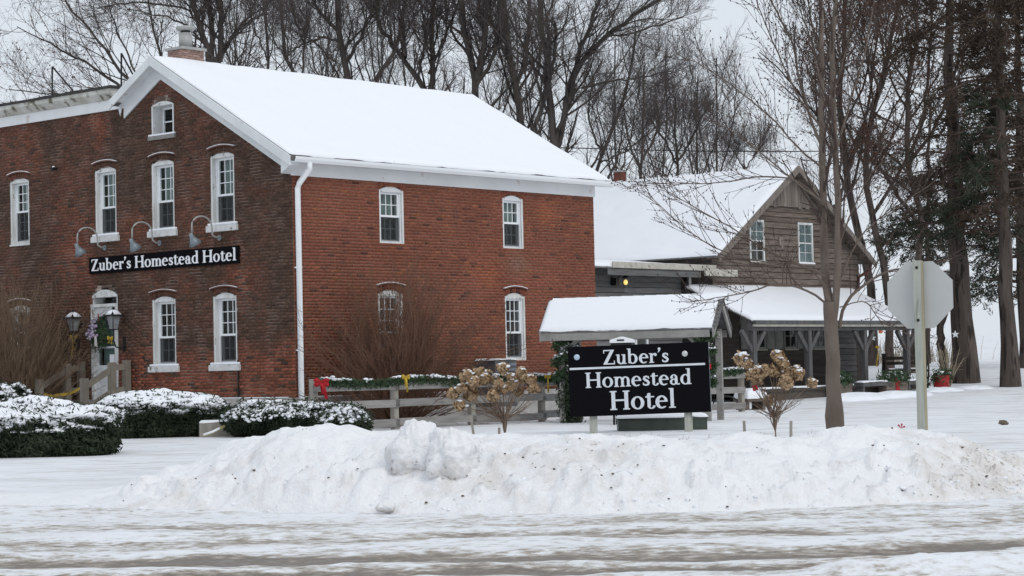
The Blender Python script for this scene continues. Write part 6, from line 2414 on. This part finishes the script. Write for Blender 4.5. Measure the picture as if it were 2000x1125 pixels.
def conifer(spec, D, seed, label, tops, boughs, brown=0.5, blen=(1.6, 3.2), group=RG):
    """heavy trunk with drooping needle boughs, part of them brown"""
    rg = np.random.default_rng(seed)
    P0, R0 = limbs_from_px(spec, D, rg)
    gz = float(terrain(P0[0][0, 0], P0[0][0, 1]))
    P0[0][0, 2] = gz - 0.2
    R0[0][0] *= 1.35
    R0[0][1] *= 1.06
    nb = boughs
    zlo, zhi = tops
    tr = P0[0]
    z = rg.uniform(zlo, zhi, nb)
    cx_ = np.interp(z, tr[:, 2], tr[:, 0])
    cy_ = np.interp(z, tr[:, 2], tr[:, 1])
    a = rg.uniform(0, 2 * np.pi, nb)
    L = rg.uniform(*blen, nb) * (1 - 0.25 * (z - zlo) / (zhi - zlo))
    m = 7
    t = np.linspace(0, 1, m)
    Pb = np.stack([cx_[:, None] + np.cos(a)[:, None] * L[:, None] * t, cy_[:, None] + np.sin(a)[:, None] * L[:, None] * t, z[:, None] + L[:, None] * (0.18 * t - 0.38 * t ** 2)], axis=-1)
    Pb[:, 1:] += rg.normal(size=(nb, m - 1, 3)) * 0.06
    Rb = np.linspace(0.045, 0.012, m)[None] * np.ones((nb, 1))
    P2, R2 = sprout(Pb, Rb, 9, 0.25, 1.0, 0.8, 0.75, 4, rg, up=-0.10, wig=0.14, rf=0.5, rmin=0.009, tip=0.3)
    n = 22
    k = np.repeat(np.arange(len(P2)), n)
    u = rg.random(len(k)) * 2.99
    i_ = u.astype(int)
    c = P2[k, i_] + (P2[k, i_ + 1] - P2[k, i_]) * (u - i_)[:, None]
    c = c + rg.normal(size=c.shape) * 0.07 + np.array([0, 0, -0.05])
    nr = unit(rg.normal(size=c.shape) + np.array([0, 0, 0.6]))
    bb = (vnoise(c[:, 0] * 0.9 + seed, c[:, 2] * 0.9) < brown + np.clip((c[:, 2] - 7.5) * 0.10, -0.4, 0.5))
    base = (P0[0][0, 0], P0[0][0, 1], gz)
    parts = [('trunk', [tubes(P0, R0, 12)], M['bark_red'], True), ('bough', [tubes(Pb, Rb, 5), tubes(P2, R2, 3)], M['twig_red'], False)]
    if (~bb).any():
        parts.append(('needles', [quads(c[~bb], nr[~bb], 0.12, 0.035, rg)], M['pine'], False))
    if bb.any():
        parts.append(('brown_needles', [quads(c[bb], nr[bb], 0.10, 0.03, rg)], M['pine_brown'], False))
    return plant('conifer', base, label, 'tree', group, parts)


conifer([([(1884, 726), (1880, 640), (1876, 560), (1868, 450), (1862, 300), (1856, 150), (1850, -60)], 36, 8), ([(1852, 580), (1838, 640), (1842, 700), (1846, 722)], 10, 13)], 69, 40, 'massive dark conifer trunk with drooping boughs right of the stop sign', (4.4, 16.0), 85, 0.55)
conifer([([(1973, 728), (1968, 640), (1963, 520), (1958, 400), (1955, 200), (1950, -60)], 25, 7)], 66, 41, 'straight conifer with a bare lower trunk near the right edge', (4.8, 16.0), 140, 0.66, (1.2, 2.8))
conifer([([(2004, 716), (1998, 600), (1994, 450), (1990, 200), (1985, -60)], 17, 7)], 78, 42, 'dark conifer at the right edge behind the straight one', (3.6, 17.5), 140, 0.55, (1.6, 3.2))
conifer([([(1812, 712), (1812, 600), (1812, 450), (1814, 300), (1816, 200)], 8, 4)], 88, 43, 'smaller green conifer hidden behind the massive trunk', (3.4, 9.5), 46, 0.15, (1.4, 3.0))

# slim maple in front, on the bank
rg = np.random.default_rng(50)
MD = 24.6
spec = [
    ([(1634, 905), (1632, 840), (1629, 780), (1626, 700), (1624, 640), (1620, 590)], 15.5, 14),
    ([(1620, 592), (1612, 540), (1608, 420), (1606, 300), (1605, 180), (1604, 60), (1602, -70)], 10.5, 5),
    ([(1626, 640), (1634, 560), (1638, 430), (1632, 300), (1627, 180), (1626, 80), (1640, -70)], 9.5, 5),
    ([(1605, 285), (1585, 235), (1562, 160), (1550, 90), (1520, 30), (1490, -30)], 5.5, 2.5),
    ([(1608, 330), (1570, 300), (1510, 235), (1440, 175), (1375, 130), (1320, 105)], 3.8, 1.2),
    ([(1608, 395), (1560, 360), (1500, 310), (1440, 262), (1385, 235)], 3.6, 1.2),
    ([(1609, 400), (1560, 355), (1500, 345), (1440, 352), (1380, 358), (1270, 358)], 3.6, 1.0),
    ([(1612, 540), (1570, 520), (1500, 490), (1425, 442), (1340, 395), (1268, 352)], 3.6, 1.0),
    ([(1614, 560), (1570, 520), (1480, 510), (1390, 480), (1320, 430), (1240, 352)], 3.2, 1.0),
    ([(1620, 600), (1590, 575), (1540, 555), (1500, 560), (1440, 575), (1345, 590)], 4.5, 1.0),
    ([(1607, 250), (1560, 190), (1500, 60), (1470, -20)], 3.5, 1.5),
    ([(1640, 640), (1648, 600), (1680, 562), (1735, 530), (1800, 520), (1860, 505)], 6.5, 1.6),
    ([(1636, 560), (1665, 490), (1700, 440), (1760, 400), (1830, 350)], 3.5, 1.2),
    ([(1637, 480), (1670, 400), (1710, 330), (1770, 290)], 3.2, 1.0),
    ([(1632, 300), (1660, 200), (1690, 100), (1710, -20)], 4, 1.8),
    ([(1628, 180), (1655, 90), (1670, -30)], 3.2, 1.8),
    ([(1604, 120), (1585, 40), (1570, -40)], 3.2, 1.6),
    ([(1606, 200), (1590, 100), (1560, 10), (1550, -40)], 3.0, 1.6),
    ([(1640, 600), (1690, 590), (1725, 630), (1790, 660)], 2.2, 0.9),
]
P0, R0 = limbs_from_px(spec, MD, rg, spread=0.55, n=18, wob=0.004)
P0[0][0, 2] = 0.0
R0[3:] *= 0.78
R0[0] *= 1.38
R0[1:3] *= 1.24
R0[3:] *= 1.08
R0[0] *= np.interp(np.linspace(0, 1, 18), [0, 0.12, 0.3, 0.42, 1], [1.25, 1.2, 1.35, 1.05, 1.0])
tk = [tubes(P0[:1], R0[:1], 16), tubes(P0[1:], R0[1:], 9)]
P1, R1 = sprout(P0[1:], R0[1:], 20, 0.18, 1.0, 0.62, 0.85, 7, rg, up=0.22, wig=0.07, rf=0.42, rmin=0.0042, tip=0.5)
P2, R2 = sprout(P1, R1, 4, 0.2, 0.95, 0.7, 0.32, 5, rg, up=0.18, wig=0.08, rf=0.6, rmin=0.003)
sp_ = P2[:, 0, 0] < 99
bp_ = np.concatenate([P1[:, 2:].reshape(-1, 3), P2[:, 1:].reshape(-1, 3)])
bp_ = bp_[rg.random(len(bp_)) < 0.35]
bud = blobs(bp_, np.full(len(bp_), 0.0065), 1.6, rg)
mp = (P0[0][0, 0], P0[0][0, 1], 0.0)
plant('young_maple', mp, 'slim young tree with two upright stems in front of the board house', 'tree', None, [('trunk', tk, M['bark_maple'], True), ('crown', [tubes(P1, R1, 5), tubes(P2, R2, 4), bud], M['twig_maple'], False)])

# utility wire far behind
w_ = empty('utility_wire', at(1440, 297, 95), 0, 'thin dark utility wire against the sky behind the board house', 'wire')
pts = [at(x, 290 + 6 * math.sin((x - 1150) / 700 * math.pi) + (x - 1150) * 0.0, 95) - at(1440, 297, 95) for x in np.linspace(900, 2150, 24)]
MB().tube(pts, 0.025, 5).build('strand', M['black_metal'], w_)


# ------------------------------------------------------------------ bare shrubs
def twiggy_shrub(base, n, h, lean, label, mat, seed, rad=0.0062, side=0.16):
    rg = np.random.default_rng(seed)
    a = rg.uniform(0, 2 * np.pi, n)
    r0 = 0.30 * np.sqrt(rg.random(n))
    th_ = np.abs(rg.normal(size=n)) * lean
    th_ = np.clip(th_, 0, 1.15)
    d = np.stack([np.sin(th_) * np.cos(a), np.sin(th_) * np.sin(a) * 0.8, np.cos(th_)], axis=1)
    L = h * rg.uniform(0.55, 1.0, n) * (1 - 0.16 * th_)
    m = 9
    P_ = np.empty((n, m, 3))
    P_[:, 0] = np.array(base) + np.stack([r0 * np.cos(a), r0 * np.sin(a), 0 * a], axis=1)
    for j in range(1, m):
        d = unit(d + rg.normal(size=d.shape) * 0.10 + np.array([0, 0, -0.02]))
        P_[:, j] = P_[:, j - 1] + d * (L / (m - 1))[:, None]
    Rr = np.linspace(rad * 1.5, rad * 0.55, m)[None] * rg.uniform(0.7, 1.3, n)[:, None]
    P2, R2 = sprout(P_, Rr, 6, 0.15, 1.0, 0.55, 0.70, 5, rg, up=0.12, wig=0.16, rf=0.7, rmin=rad * 0.5)
    P3, R3 = sprout(P2[::1], R2, 3, 0.2, 1.0, 0.6, 0.30, 4, rg, up=0.1, wig=0.16, rf=0.8, rmin=rad * 0.45)
    return plant('bare_shrub', tuple(base), label, 'shrub', None, [('stem', [tubes(P_, Rr, 4)], M[mat], False), ('twigs', [tubes(P2, R2, 3), tubes(P3, R3, 3)], M[mat], False)])


b0 = hloc(1.62, -1.35, 0.0)
twiggy_shrub(b0, 430, 3.7, 0.60, 'large bare reddish shrub against the side wall covering the lower left window', 'shrub_stem', 61)
b0 = hloc(-1.15, 8.0, 0.0)
twiggy_shrub((b0[0], b0[1], 0), 560, 3.7, 0.50, 'large bare tawny shrub against the front wall at the left edge', 'shrub_stem_pale', 62)


# ------------------------------------------------------------------ clipped yews with snow
def yew(c, rx_, ry_, h, rz, label, seed, box_=2.8, nleaf=9000, cap=0.5, snow_low=0.0, ripple=0.20, patch=1.5):
    """c: centre on the ground; dense needle mound with snow lying on it"""
    rg = np.random.default_rng(seed)
    t = empty('yew_shrub', (c[0], c[1], 0), rz, label, 'shrub', None)

    def shape(D):
        e = box_
        r = (np.abs(D[:, 0]) ** e + np.abs(D[:, 1]) ** e + np.abs(D[:, 2]) ** e) ** (-1 / e)
        P_ = D * r[:, None]
        n_ = fbm(D[:, 0] * 1.8 + seed, D[:, 1] * 1.8 + D[:, 2] * 1.3, 4) - 0.5
        n2_ = fbm(D[:, 0] * 6 + seed, D[:, 1] * 6 + D[:, 2] * 5, 3) - 0.5
        k = 1 + ripple * 2.2 * n_ + ripple * 0.8 * n2_
        P_ = P_ * k[:, None] * np.array((rx_, ry_, h * 0.55))
        P_[:, 2] += h * 0.45
        return P_
    D, Fq = sphere_grid(90, 50)
    core = shape(D)
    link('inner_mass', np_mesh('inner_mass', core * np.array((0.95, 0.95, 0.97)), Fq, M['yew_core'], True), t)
    Dl = unit(rg.normal(size=(nleaf, 3)))
    Dl[:, 1] = np.where((Dl[:, 1] > 0.3) & (rg.random(nleaf) < 0.6), -Dl[:, 1], Dl[:, 1])
    P_ = shape(Dl)
    keep = P_[:, 2] > -0.05
    P_, Dl = P_[keep], Dl[keep]
    out = unit(P_ / np.array((rx_, ry_, h * 0.55)) ** 2 * 1.0)
    P_ = P_ + out * (rg.uniform(-0.06, 0.05, len(P_)) + 0.10 * rg.random(len(P_)) ** 5)[:, None]
    v, f = quads(P_, unit(out + rg.normal(size=P_.shape) * 0.9), 0.055, 0.022, rg)
    link('foliage', np_mesh('foliage', v, f, M['needle']), t)
    # snow: sheet on the flat top, then clumps caught on the sprays
    D, Fq = sphere_grid(220, 120)
    S_ = shape(D)
    c4 = S_[Fq].mean(axis=1)
    e1, e2 = S_[Fq[:, 1]] - S_[Fq[:, 0]], S_[Fq[:, 3]] - S_[Fq[:, 0]]
    nz = np.cross(e1, e2)
    nz = nz[:, 2] / (np.linalg.norm(nz, axis=1) + 1e-9)
    nz = np.abs(nz) * (c4[:, 2] > h * 0.45)
    nn = fbm(c4[:, 0] * 4 + seed, c4[:, 1] * 4 + c4[:, 2] * 3, 4)
    sel = (nz + (1.0 if cap > 0.7 else 1.7) * (nn - 0.5)) > (1.02 - cap * 0.6)
    if sel.any():
        lift = S_ + np.array((0, 0, 0.075 if cap > 0.7 else 0.035)) + np.array((0, 0, 0.03)) * fbm(S_[:, 0] * 5, S_[:, 1] * 5, 3)[:, None]
        F_ = Fq[sel]
        used, inv = np.unique(F_, return_inverse=True)
        o = link('snow_cover', np_mesh('snow_cover', lift[used], inv.reshape(-1, 4), M['snow_fluff'], True), t)
        so = o.modifiers.new('thick', 'SOLIDIFY')
        so.thickness = 0.05
        so.offset = -1
    nb = int(nleaf * (0.15 if cap > 0.7 else 0.24))
    Db = unit(rg.normal(size=(nb, 3)))
    Db[:, 2] = np.abs(Db[:, 2])
    Pb = shape(Db)
    ob_ = unit(Pb / np.array((rx_, ry_, h * 0.55)) ** 2)
    w_ = (Pb[:, 2] / h) - snow_low
    nn = fbm(Pb[:, 0] * 3.5 + seed * 2, Pb[:, 1] * 3.5 + Pb[:, 2] * 3.5, 3)
    keep = (w_ + patch * (nn - 0.5) + 0.10 * rg.normal(size=nb)) > 0.90
    Pb = Pb[keep] + ob_[keep] * 0.02
    r_ = 0.010 + 0.045 * rg.random(len(Pb)) ** 2.2
    v, f = blobs(Pb, r_, 0.6, rg)
    link('snow_clumps', np_mesh('snow_clumps', v, f, M['snow_fluff'], True), t, 'stuff')
    return t


def yat(x, y, D):
    p_ = at(x, y, D)
    return (p_[0], p_[1])


yew(yat(70, 850, 31.6), 1.22, 0.85, 0.63, R(8), 'big clipped yew with a snowy top at the lower left edge', 71, 4.4, 17000, 1.15, 0.02, 0.17, 0.75)
yew(yat(60, 790, 36.0), 0.95, 0.7, 0.72, R(5), 'low snowy yew behind the big clipped yew at the left edge', 72, 2.6, 8000, 0.8, -0.1)
yew(yat(0, 760, 39.5), 0.62, 0.6, 1.00, R(0), 'small snow tufted yew farthest back at the left edge', 73, 2.4, 5000, 0.5, -0.08)
yew(yat(318, 800, 40.0), 1.22, 0.85, 0.76, R(3), 'broad flat topped yew with a snow blanket below the ground floor windows', 74, 4.0, 13000, 1.25, 0.0, 0.17, 0.75)
yew(yat(568, 815, 38.8), 1.2, 0.8, 0.62, R(-4), 'rounded yew dusted all over with snow at the brick corner', 75, 2.2, 9000, 0.36, -0.42)
yew(yat(672, 810, 38.2), 0.45, 0.42, 0.52, R(0), 'small low yew dusted with snow beside the rounded corner yew', 76, 2.2, 4000, 0.25, -0.42)
# snowy bough by the left post of the shelter
yq = Matrix.Rotation(KA, 3, 'Z') @ Vector((-1.32, -0.35, 0))
yw = yew((yq[0] + k0[0], yq[1] + k0[1]), 0.21, 0.22, 1.72, 0, 'narrow upright evergreen with snow tufts at the left end of the shelter', 77, 2.4, 4000, -3.0, 0.02)

# wooden edging box and hose near the corner yew
eb = empty('plank_planter', (*yat(432, 838, 39.5), 0), R(12), 'low plank planter box with snow on its rim left of the corner yew', 'planter')
for nm, a in (('front_plank', (-0.42, -0.3, -0.1, 0.42, -0.26, 0.26)), ('back_plank', (-0.42, 0.26, -0.1, 0.42, 0.3, 0.26)), ('side_plank', (-0.42, -0.259, -0.1, -0.38, 0.259, 0.26)), ('side_plank', (0.38, -0.259, -0.1, 0.42, 0.259, 0.26))):
    box(nm, M['tan_wood'], eb, *a)
snow_sheet('snow_fill', [(-0.42, -0.3, 0.262), (0.42, -0.3, 0.262), (0.42, 0.3, 0.262), (-0.42, 0.3, 0.262)], 0.05, eb, 24, 16, 0.01, 6, edge=0.06, drop=0)
hs = empty('bent_stake', (*yat(425, 850, 38.6), 0), 0, 'curved yellowish pole lying against the plank planter', 'pole')
q0 = at(425, 850, 38.6) * np.array((1, 1, 0))
MB().tube([at(396, 851, 38.6) - q0, at(415, 845, 38.6) - q0, at(434, 835, 38.6) - q0, at(450, 824, 38.6) - q0], 0.028, 7).build('pole', M['pole_yellow'], hs, True)
MB().tube([at(397, 849.5, 38.58) - q0, at(415, 843.5, 38.58) - q0, at(430, 836, 38.58) - q0], 0.024, 7).build('pole_snow', M['snow_fluff'], hs, True)
# dark conduit on the front wall
MB().tube([hloc(-0.04, 1.70, 0.25), hloc(-0.04, 1.72, 1.9)], 0.018, 6)
cdt = MB().tube([(-0.035, 1.74, 0.1), (-0.035, 1.74, 1.45)], 0.018, 6).build('conduit', M['black_metal'], hotel)


# ------------------------------------------------------------------ hydrangeas
def hydrangea(base_px, D, heads, label, seed, stems_px):
    rg = np.random.default_rng(seed)
    b = at(*base_px, D)
    t = empty('hydrangea', (b[0], b[1], 0), 0, label, 'shrub')
    org = np.array((b[0], b[1], 0))
    mid = at(*stems_px, D)
    P_, Rr = [], []
    hp_ = [at(x, y, D + rg.normal() * 0.14) for x, y, r in heads]
    for h_ in hp_:
        s0 = np.array((b[0], b[1], 0.0))
        m1 = mid + rg.normal(size=3) * np.array((0.03, 0.05, 0.03))
        m2 = m1 * 0.45 + h_ * 0.55 + rg.normal(size=3) * 0.03 + np.array((0, 0, -0.03))
        P_.append(resample([s0, mid * 0.5 + s0 * 0.5, m1, m2, h_], 14))
        Rr.append(np.linspace(0.011, 0.0035, 14))
    for k in range(22):
        a = rg.uniform(-1.2, 1.2)
        L_ = rg.uniform(0.35, 0.75)
        e = mid + np.array((math.sin(a) * L_ * 0.8, rg.normal() * 0.15, math.cos(a) * L_ * 0.75))
        P_.append(resample([mid + rg.normal(size=3) * 0.03, mid * 0.5 + e * 0.5 + np.array((0.03 * a, 0, 0.0)), e], 14))
        Rr.append(np.linspace(0.006, 0.002, 14))
    P_, Rr = np.array(P_), np.array(Rr)
    v, f = tubes(P_, Rr, 5)
    link('stem', np_mesh('stem', v - org, f, M['hydrangea_stem'], True), t)
    P2, R2 = sprout(P_, Rr, 3, 0.4, 0.95, 0.5, 0.22, 4, rg, up=0.1, rf=0.5, rmin=0.0022)
    v, f = tubes(P2, R2, 3)
    link('twigs', np_mesh('twigs', v - org, f, M['hydrangea_stem']), t, 'stuff')
    pet, snw = [], []
    for (x, y, r), h_ in zip(heads, hp_):
        R_ = r * 0.88 / F_PX * D
        n = 210
        d = unit(rg.normal(size=(n, 3)))
        lump_ = 1 + 0.22 * np.sin(d[:, 0] * 4 + x) * np.sin(d[:, 2] * 3 + y)
        c = d * (R_ * (0.72 + 0.34 * rg.random(n)) * lump_)[:, None] * np.array((1, 1, 0.95))
        v, f = quads(c, unit(d + rg.normal(size=d.shape) * 0.55), 0.030, 0.034, rg)
        o = link('flower_head', np_mesh('flower_head', v, f, M['petal']), t)
        o.location = h_ - org
        k = rg.random()
        if k < 0.72:
            m_ = 7
            cs = np.stack([rg.normal(size=m_) * R_ * 0.40, rg.normal(size=m_) * R_ * 0.40, np.full(m_, R_ * 0.86)], axis=1)
            cs[:, 2] -= (cs[:, 0] ** 2 + cs[:, 1] ** 2) / (R_ * 1.6)
            v, f = blobs(cs, R_ * (0.28 + 0.20 * rg.random(m_)), 0.5, rg)
            o2 = link('head_snow', np_mesh('head_snow', v, f, M['snow_fluff'], True), o)
    return t


H1 = [(912, 734, 15), (935, 728, 12), (928, 745, 12), (945, 740, 13), (965, 742, 11), (982, 720, 13), (950, 732, 12), (968, 760, 10), (902, 757, 11), (922, 772, 14), (886, 769, 13), (914, 772, 12), (898, 792, 13), (963, 773, 13), (1003, 748, 12), (1020, 740, 11), (1035, 742, 13), (1042, 757, 14), (1018, 727, 12), (1012, 765, 10), (995, 755, 11), (975, 748, 10), (985, 760, 10), (922, 752, 11), (1000, 738, 11)]
hydrangea((987, 858), 30.0, H1, 'dried hydrangea with many tan flower heads in front of the rail fence', 81, (985, 822))
H2 = [(1448, 702, 17), (1462, 712, 11), (1519, 697, 15), (1530, 712, 12), (1468, 732, 13), (1482, 730, 18), (1500, 722, 13), (1513, 726, 12), (1538, 728, 15), (1556, 724, 12), (1560, 732, 13), (1536, 747, 17), (1502, 782, 12), (1586, 748, 11), (1478, 742, 12), (1525, 705, 11)]
hydrangea((1516, 858), 30.0, H2, 'dried hydrangea with large tan flower heads between the sign and the slim tree', 82, (1513, 815))

# ------------------------------------------------------------------ stop sign seen from behind
sp0 = at(1805, 850, 23.6)
ss = empty('stop_sign', (sp0[0], sp0[1], 0), R(-27), 'grey back of an octagonal stop sign on a weathered square post', 'sign')
c_ = at(1803.5, 576, 23.6)
dz_ = c_[2]
off_ = (c_[0] - sp0[0])
ap = 0.375
Rv = ap / math.cos(math.pi / 8)
poly = [(Rv * math.cos(math.pi / 8 + k * math.pi / 4), 0.0, dz_ + Rv * math.sin(math.pi / 8 + k * math.pi / 4)) for k in range(8)]
face = MB().prism(poly, (0, 0.004, 0)).build('sign_plate', M['sign_back'], ss)
poly2 = [(x, 0.0046, z) for x, y, z in poly]
MB().prism(poly2, (0, 0.001, 0)).build('red_face', M['dull_red'], face)
po = MB()
po.box(-0.045, -0.105, -0.2, 0.045, -0.002, dz_ + ap + 0.01)
pobj = po.build('post', M['post_wood'], ss)
pobj.location = (0.0, 0, 0)
sd_ = MB().box(0.0452, -0.1045, -0.2, 0.047, -0.0025, dz_ + ap + 0.008).build('post_side', M['post_side'], pobj)
for z in (dz_ + ap - 0.07, dz_ - ap + 0.09):
    o = MB().lathe([(0.018, 0.0), (0.016, 0.008), (0.0, 0.011)], (0, 0, 0), 10).build('bolt', M['black_metal'], pobj)
    o.rotation_euler = (R(90), 0, 0)
    o.location = (0.0, -0.1055, z)
# lean as in the photo
ss.rotation_euler = (0, R(0.0), R(-27))

# small markers in the snow
def stake(x, ytop, D, ybot, label, lean=0.0):
    a, b_ = at(x, ytop, D), at(x + lean, ybot, D)
    o = empty('wooden_stake', (b_[0], b_[1], 0), 0, label, 'stake', None)
    MB().beam((0, 0, -0.1), (a[0] - b_[0], 0, a[2]), 0.035, 0.035).build('peg', M['tan_wood'], o)


stake(919, 812, 29.0, 880, 'leaning grey stake beside the left end of the left hydrangea', 14)
stake(975, 835, 28.0, 880, 'short wooden stake at the foot of the left hydrangea')
stake(1453, 822, 28.0, 880, 'short wooden stake left of the right hydrangea', 4)
stake(1545, 822, 28.0, 880, 'short wooden stake between the right hydrangea and the slim tree', -1)
cnd = empty('peppermint_marker', (*yat(1760, 842, 22.0), 0), R(-10), 'round red and white candy ornament on a stick behind the bank', 'ornament')
q0 = at(1760, 835, 22.0)
mb = MB()
mb.lathe([(0.0, -0.008), (0.044, -0.006), (0.044, 0.006), (0.0, 0.008)], (0, 0, 0), 20)
o = mb.build('disc', M['letter_bright'], cnd)
o.location = (0, 0, q0[2])
o.rotation_euler = (R(90), 0, 0)
mb = MB()
for k in range(6):
    a, b_ = math.pi * 2 * k / 6, math.pi * 2 * (k + 0.5) / 6
    mb.prism([(0, -0.0095, q0[2]), (0.043 * math.cos(a), -0.0095, q0[2] + 0.043 * math.sin(a)), (0.043 * math.cos(b_), -0.0095, q0[2] + 0.043 * math.sin(b_))], (0, 0.0012, 0))
mb.build('red_stripes', M['dull_red'], cnd)
MB().tube([(0, 0.004, -0.05), (0, 0.004, q0[2] - 0.04)], 0.005, 6).build('stick', M['letter_bright'], cnd)

# star ornaments at the trees
def star(px_, D, r, label):
    p_ = at(*px_, D)
    o = empty('star_ornament', p_, 0, label, 'ornament', 'pale star ornaments on the trees')
    pts = [(r * (1 if k % 2 == 0 else 0.42) * math.sin(k * math.pi / 5), 0, r * (1 if k % 2 == 0 else 0.42) * math.cos(k * math.pi / 5)) for k in range(10)]
    MB().prism(pts, (0, 0.04, 0)).build('star', M['letter_bright'], o)
    MB().tube([(0, 0.02, r), (0, 0.02, r + 0.5)], 0.01, 5).build('cord', M['black_metal'], o)


star((1866, 653), 67.5, 0.13, 'pale star ornament hanging on the massive conifer trunk')
star((1705, 660), 80.5, 0.13, 'pale star ornament on the leaning tree seen past the porch corner')
# pale twiggy ornament at the foot of the massive trunk
tw = at(1852, 740, 66.0)
twg = np.random.default_rng(5)
n = 26
P_ = []
for k in range(n):
    a = twg.normal() * 0.45
    h_ = twg.uniform(0.4, 1.4)
    P_.append(resample([(0, 0, -0.1), (math.sin(a) * h_ * 0.25, twg.normal() * 0.1, h_ * 0.5), (math.sin(a) * h_ * 0.5 + twg.normal() * 0.1, twg.normal() * 0.2, h_)], 8))
P_ = np.array(P_)
v1 = tubes(P_, np.linspace(0.022, 0.008, 8)[None] * np.ones((n, 1)), 4)
P2, R2 = sprout(P_, np.linspace(0.02, 0.008, 8)[None] * np.ones((n, 1)), 5, 0.4, 1, 0.6, 0.3, 4, twg, up=0.1, rmin=0.007)
tz = float(terrain(tw[0], tw[1]))
plant('pale_dry_plant', (tw[0], tw[1], tz), 'pale dry branching plant standing left of the massive conifer trunk', 'plant', None, [('stem', [(v1[0] + np.array((tw[0], tw[1], tz)), v1[1])], M['dry_grass'], False), ('twig_sprays', [(lambda q: (q[0] + np.array((tw[0], tw[1], tz)), q[1]))(tubes(P2, R2, 3))], M['dry_grass'], False)])

# dry grass along the edge of the field
gr_ = np.random.default_rng(91)
n = 2600
gx2 = gr_.uniform(12, 34, n)
gy2 = 91 + gr_.normal(size=n) * 1.6
dn = fbm(gx2 * 0.5, gy2 * 0.3, 3)
k = dn > 0.46
gx2, gy2 = gx2[k], gy2[k]
n = len(gx2)
h_ = gr_.uniform(0.3, 1.15, n)
z_ = terrain(gx2, gy2)
le = gr_.normal(size=(n, 2)) * 0.22
P_ = np.stack([np.stack([gx2, gy2, z_ - 0.05], 1), np.stack([gx2 + le[:, 0] * 0.4, gy2 + le[:, 1] * 0.4, z_ + h_ * 0.55], 1), np.stack([gx2 + le[:, 0], gy2 + le[:, 1], z_ + h_], 1)], axis=1)
v, f = tubes(P_, np.tile(np.array([0.010, 0.008, 0.005]), (n, 1)), 3)
tag(link('dry_grass', np_mesh('dry_grass', v, f, M['dry_grass'])), 'sparse dry grass along the edge of the snowy field', 'grass', kind='stuff')
# weeds poking out of the snow about the hydrangeas
n = 160
wx = gr_.uniform(0.2, 5.0, n)
wy = gr_.uniform(26, 31, n)
h_ = gr_.uniform(0.05, 0.22, n)
z_ = terrain(wx, wy)
le = gr_.normal(size=(n, 2)) * 0.06
P_ = np.stack([np.stack([wx, wy, z_ - 0.03], 1), np.stack([wx + le[:, 0], wy + le[:, 1], z_ + h_], 1)], axis=1)
v, f = tubes(P_, np.tile(np.array([0.004, 0.002]), (n, 1)), 3)
tag(link('dry_weeds', np_mesh('dry_weeds', v, f, M['dry_grass'])), 'short dry weeds poking through the snow behind the bank', 'weeds', kind='stuff')
# a dark clod on the packed lot
p_ = at(1961, 815, 36.0)
o = link('frozen_clod', np_mesh('frozen_clod', *blobs(np.array([(0, 0, 0.03)]), np.array([0.09]), 0.6, gr_), M['dirt'], True))
o.location = (p_[0], p_[1], 0)
tag(o, 'small dark frozen clod lying on the packed snow at the far right', 'clod')
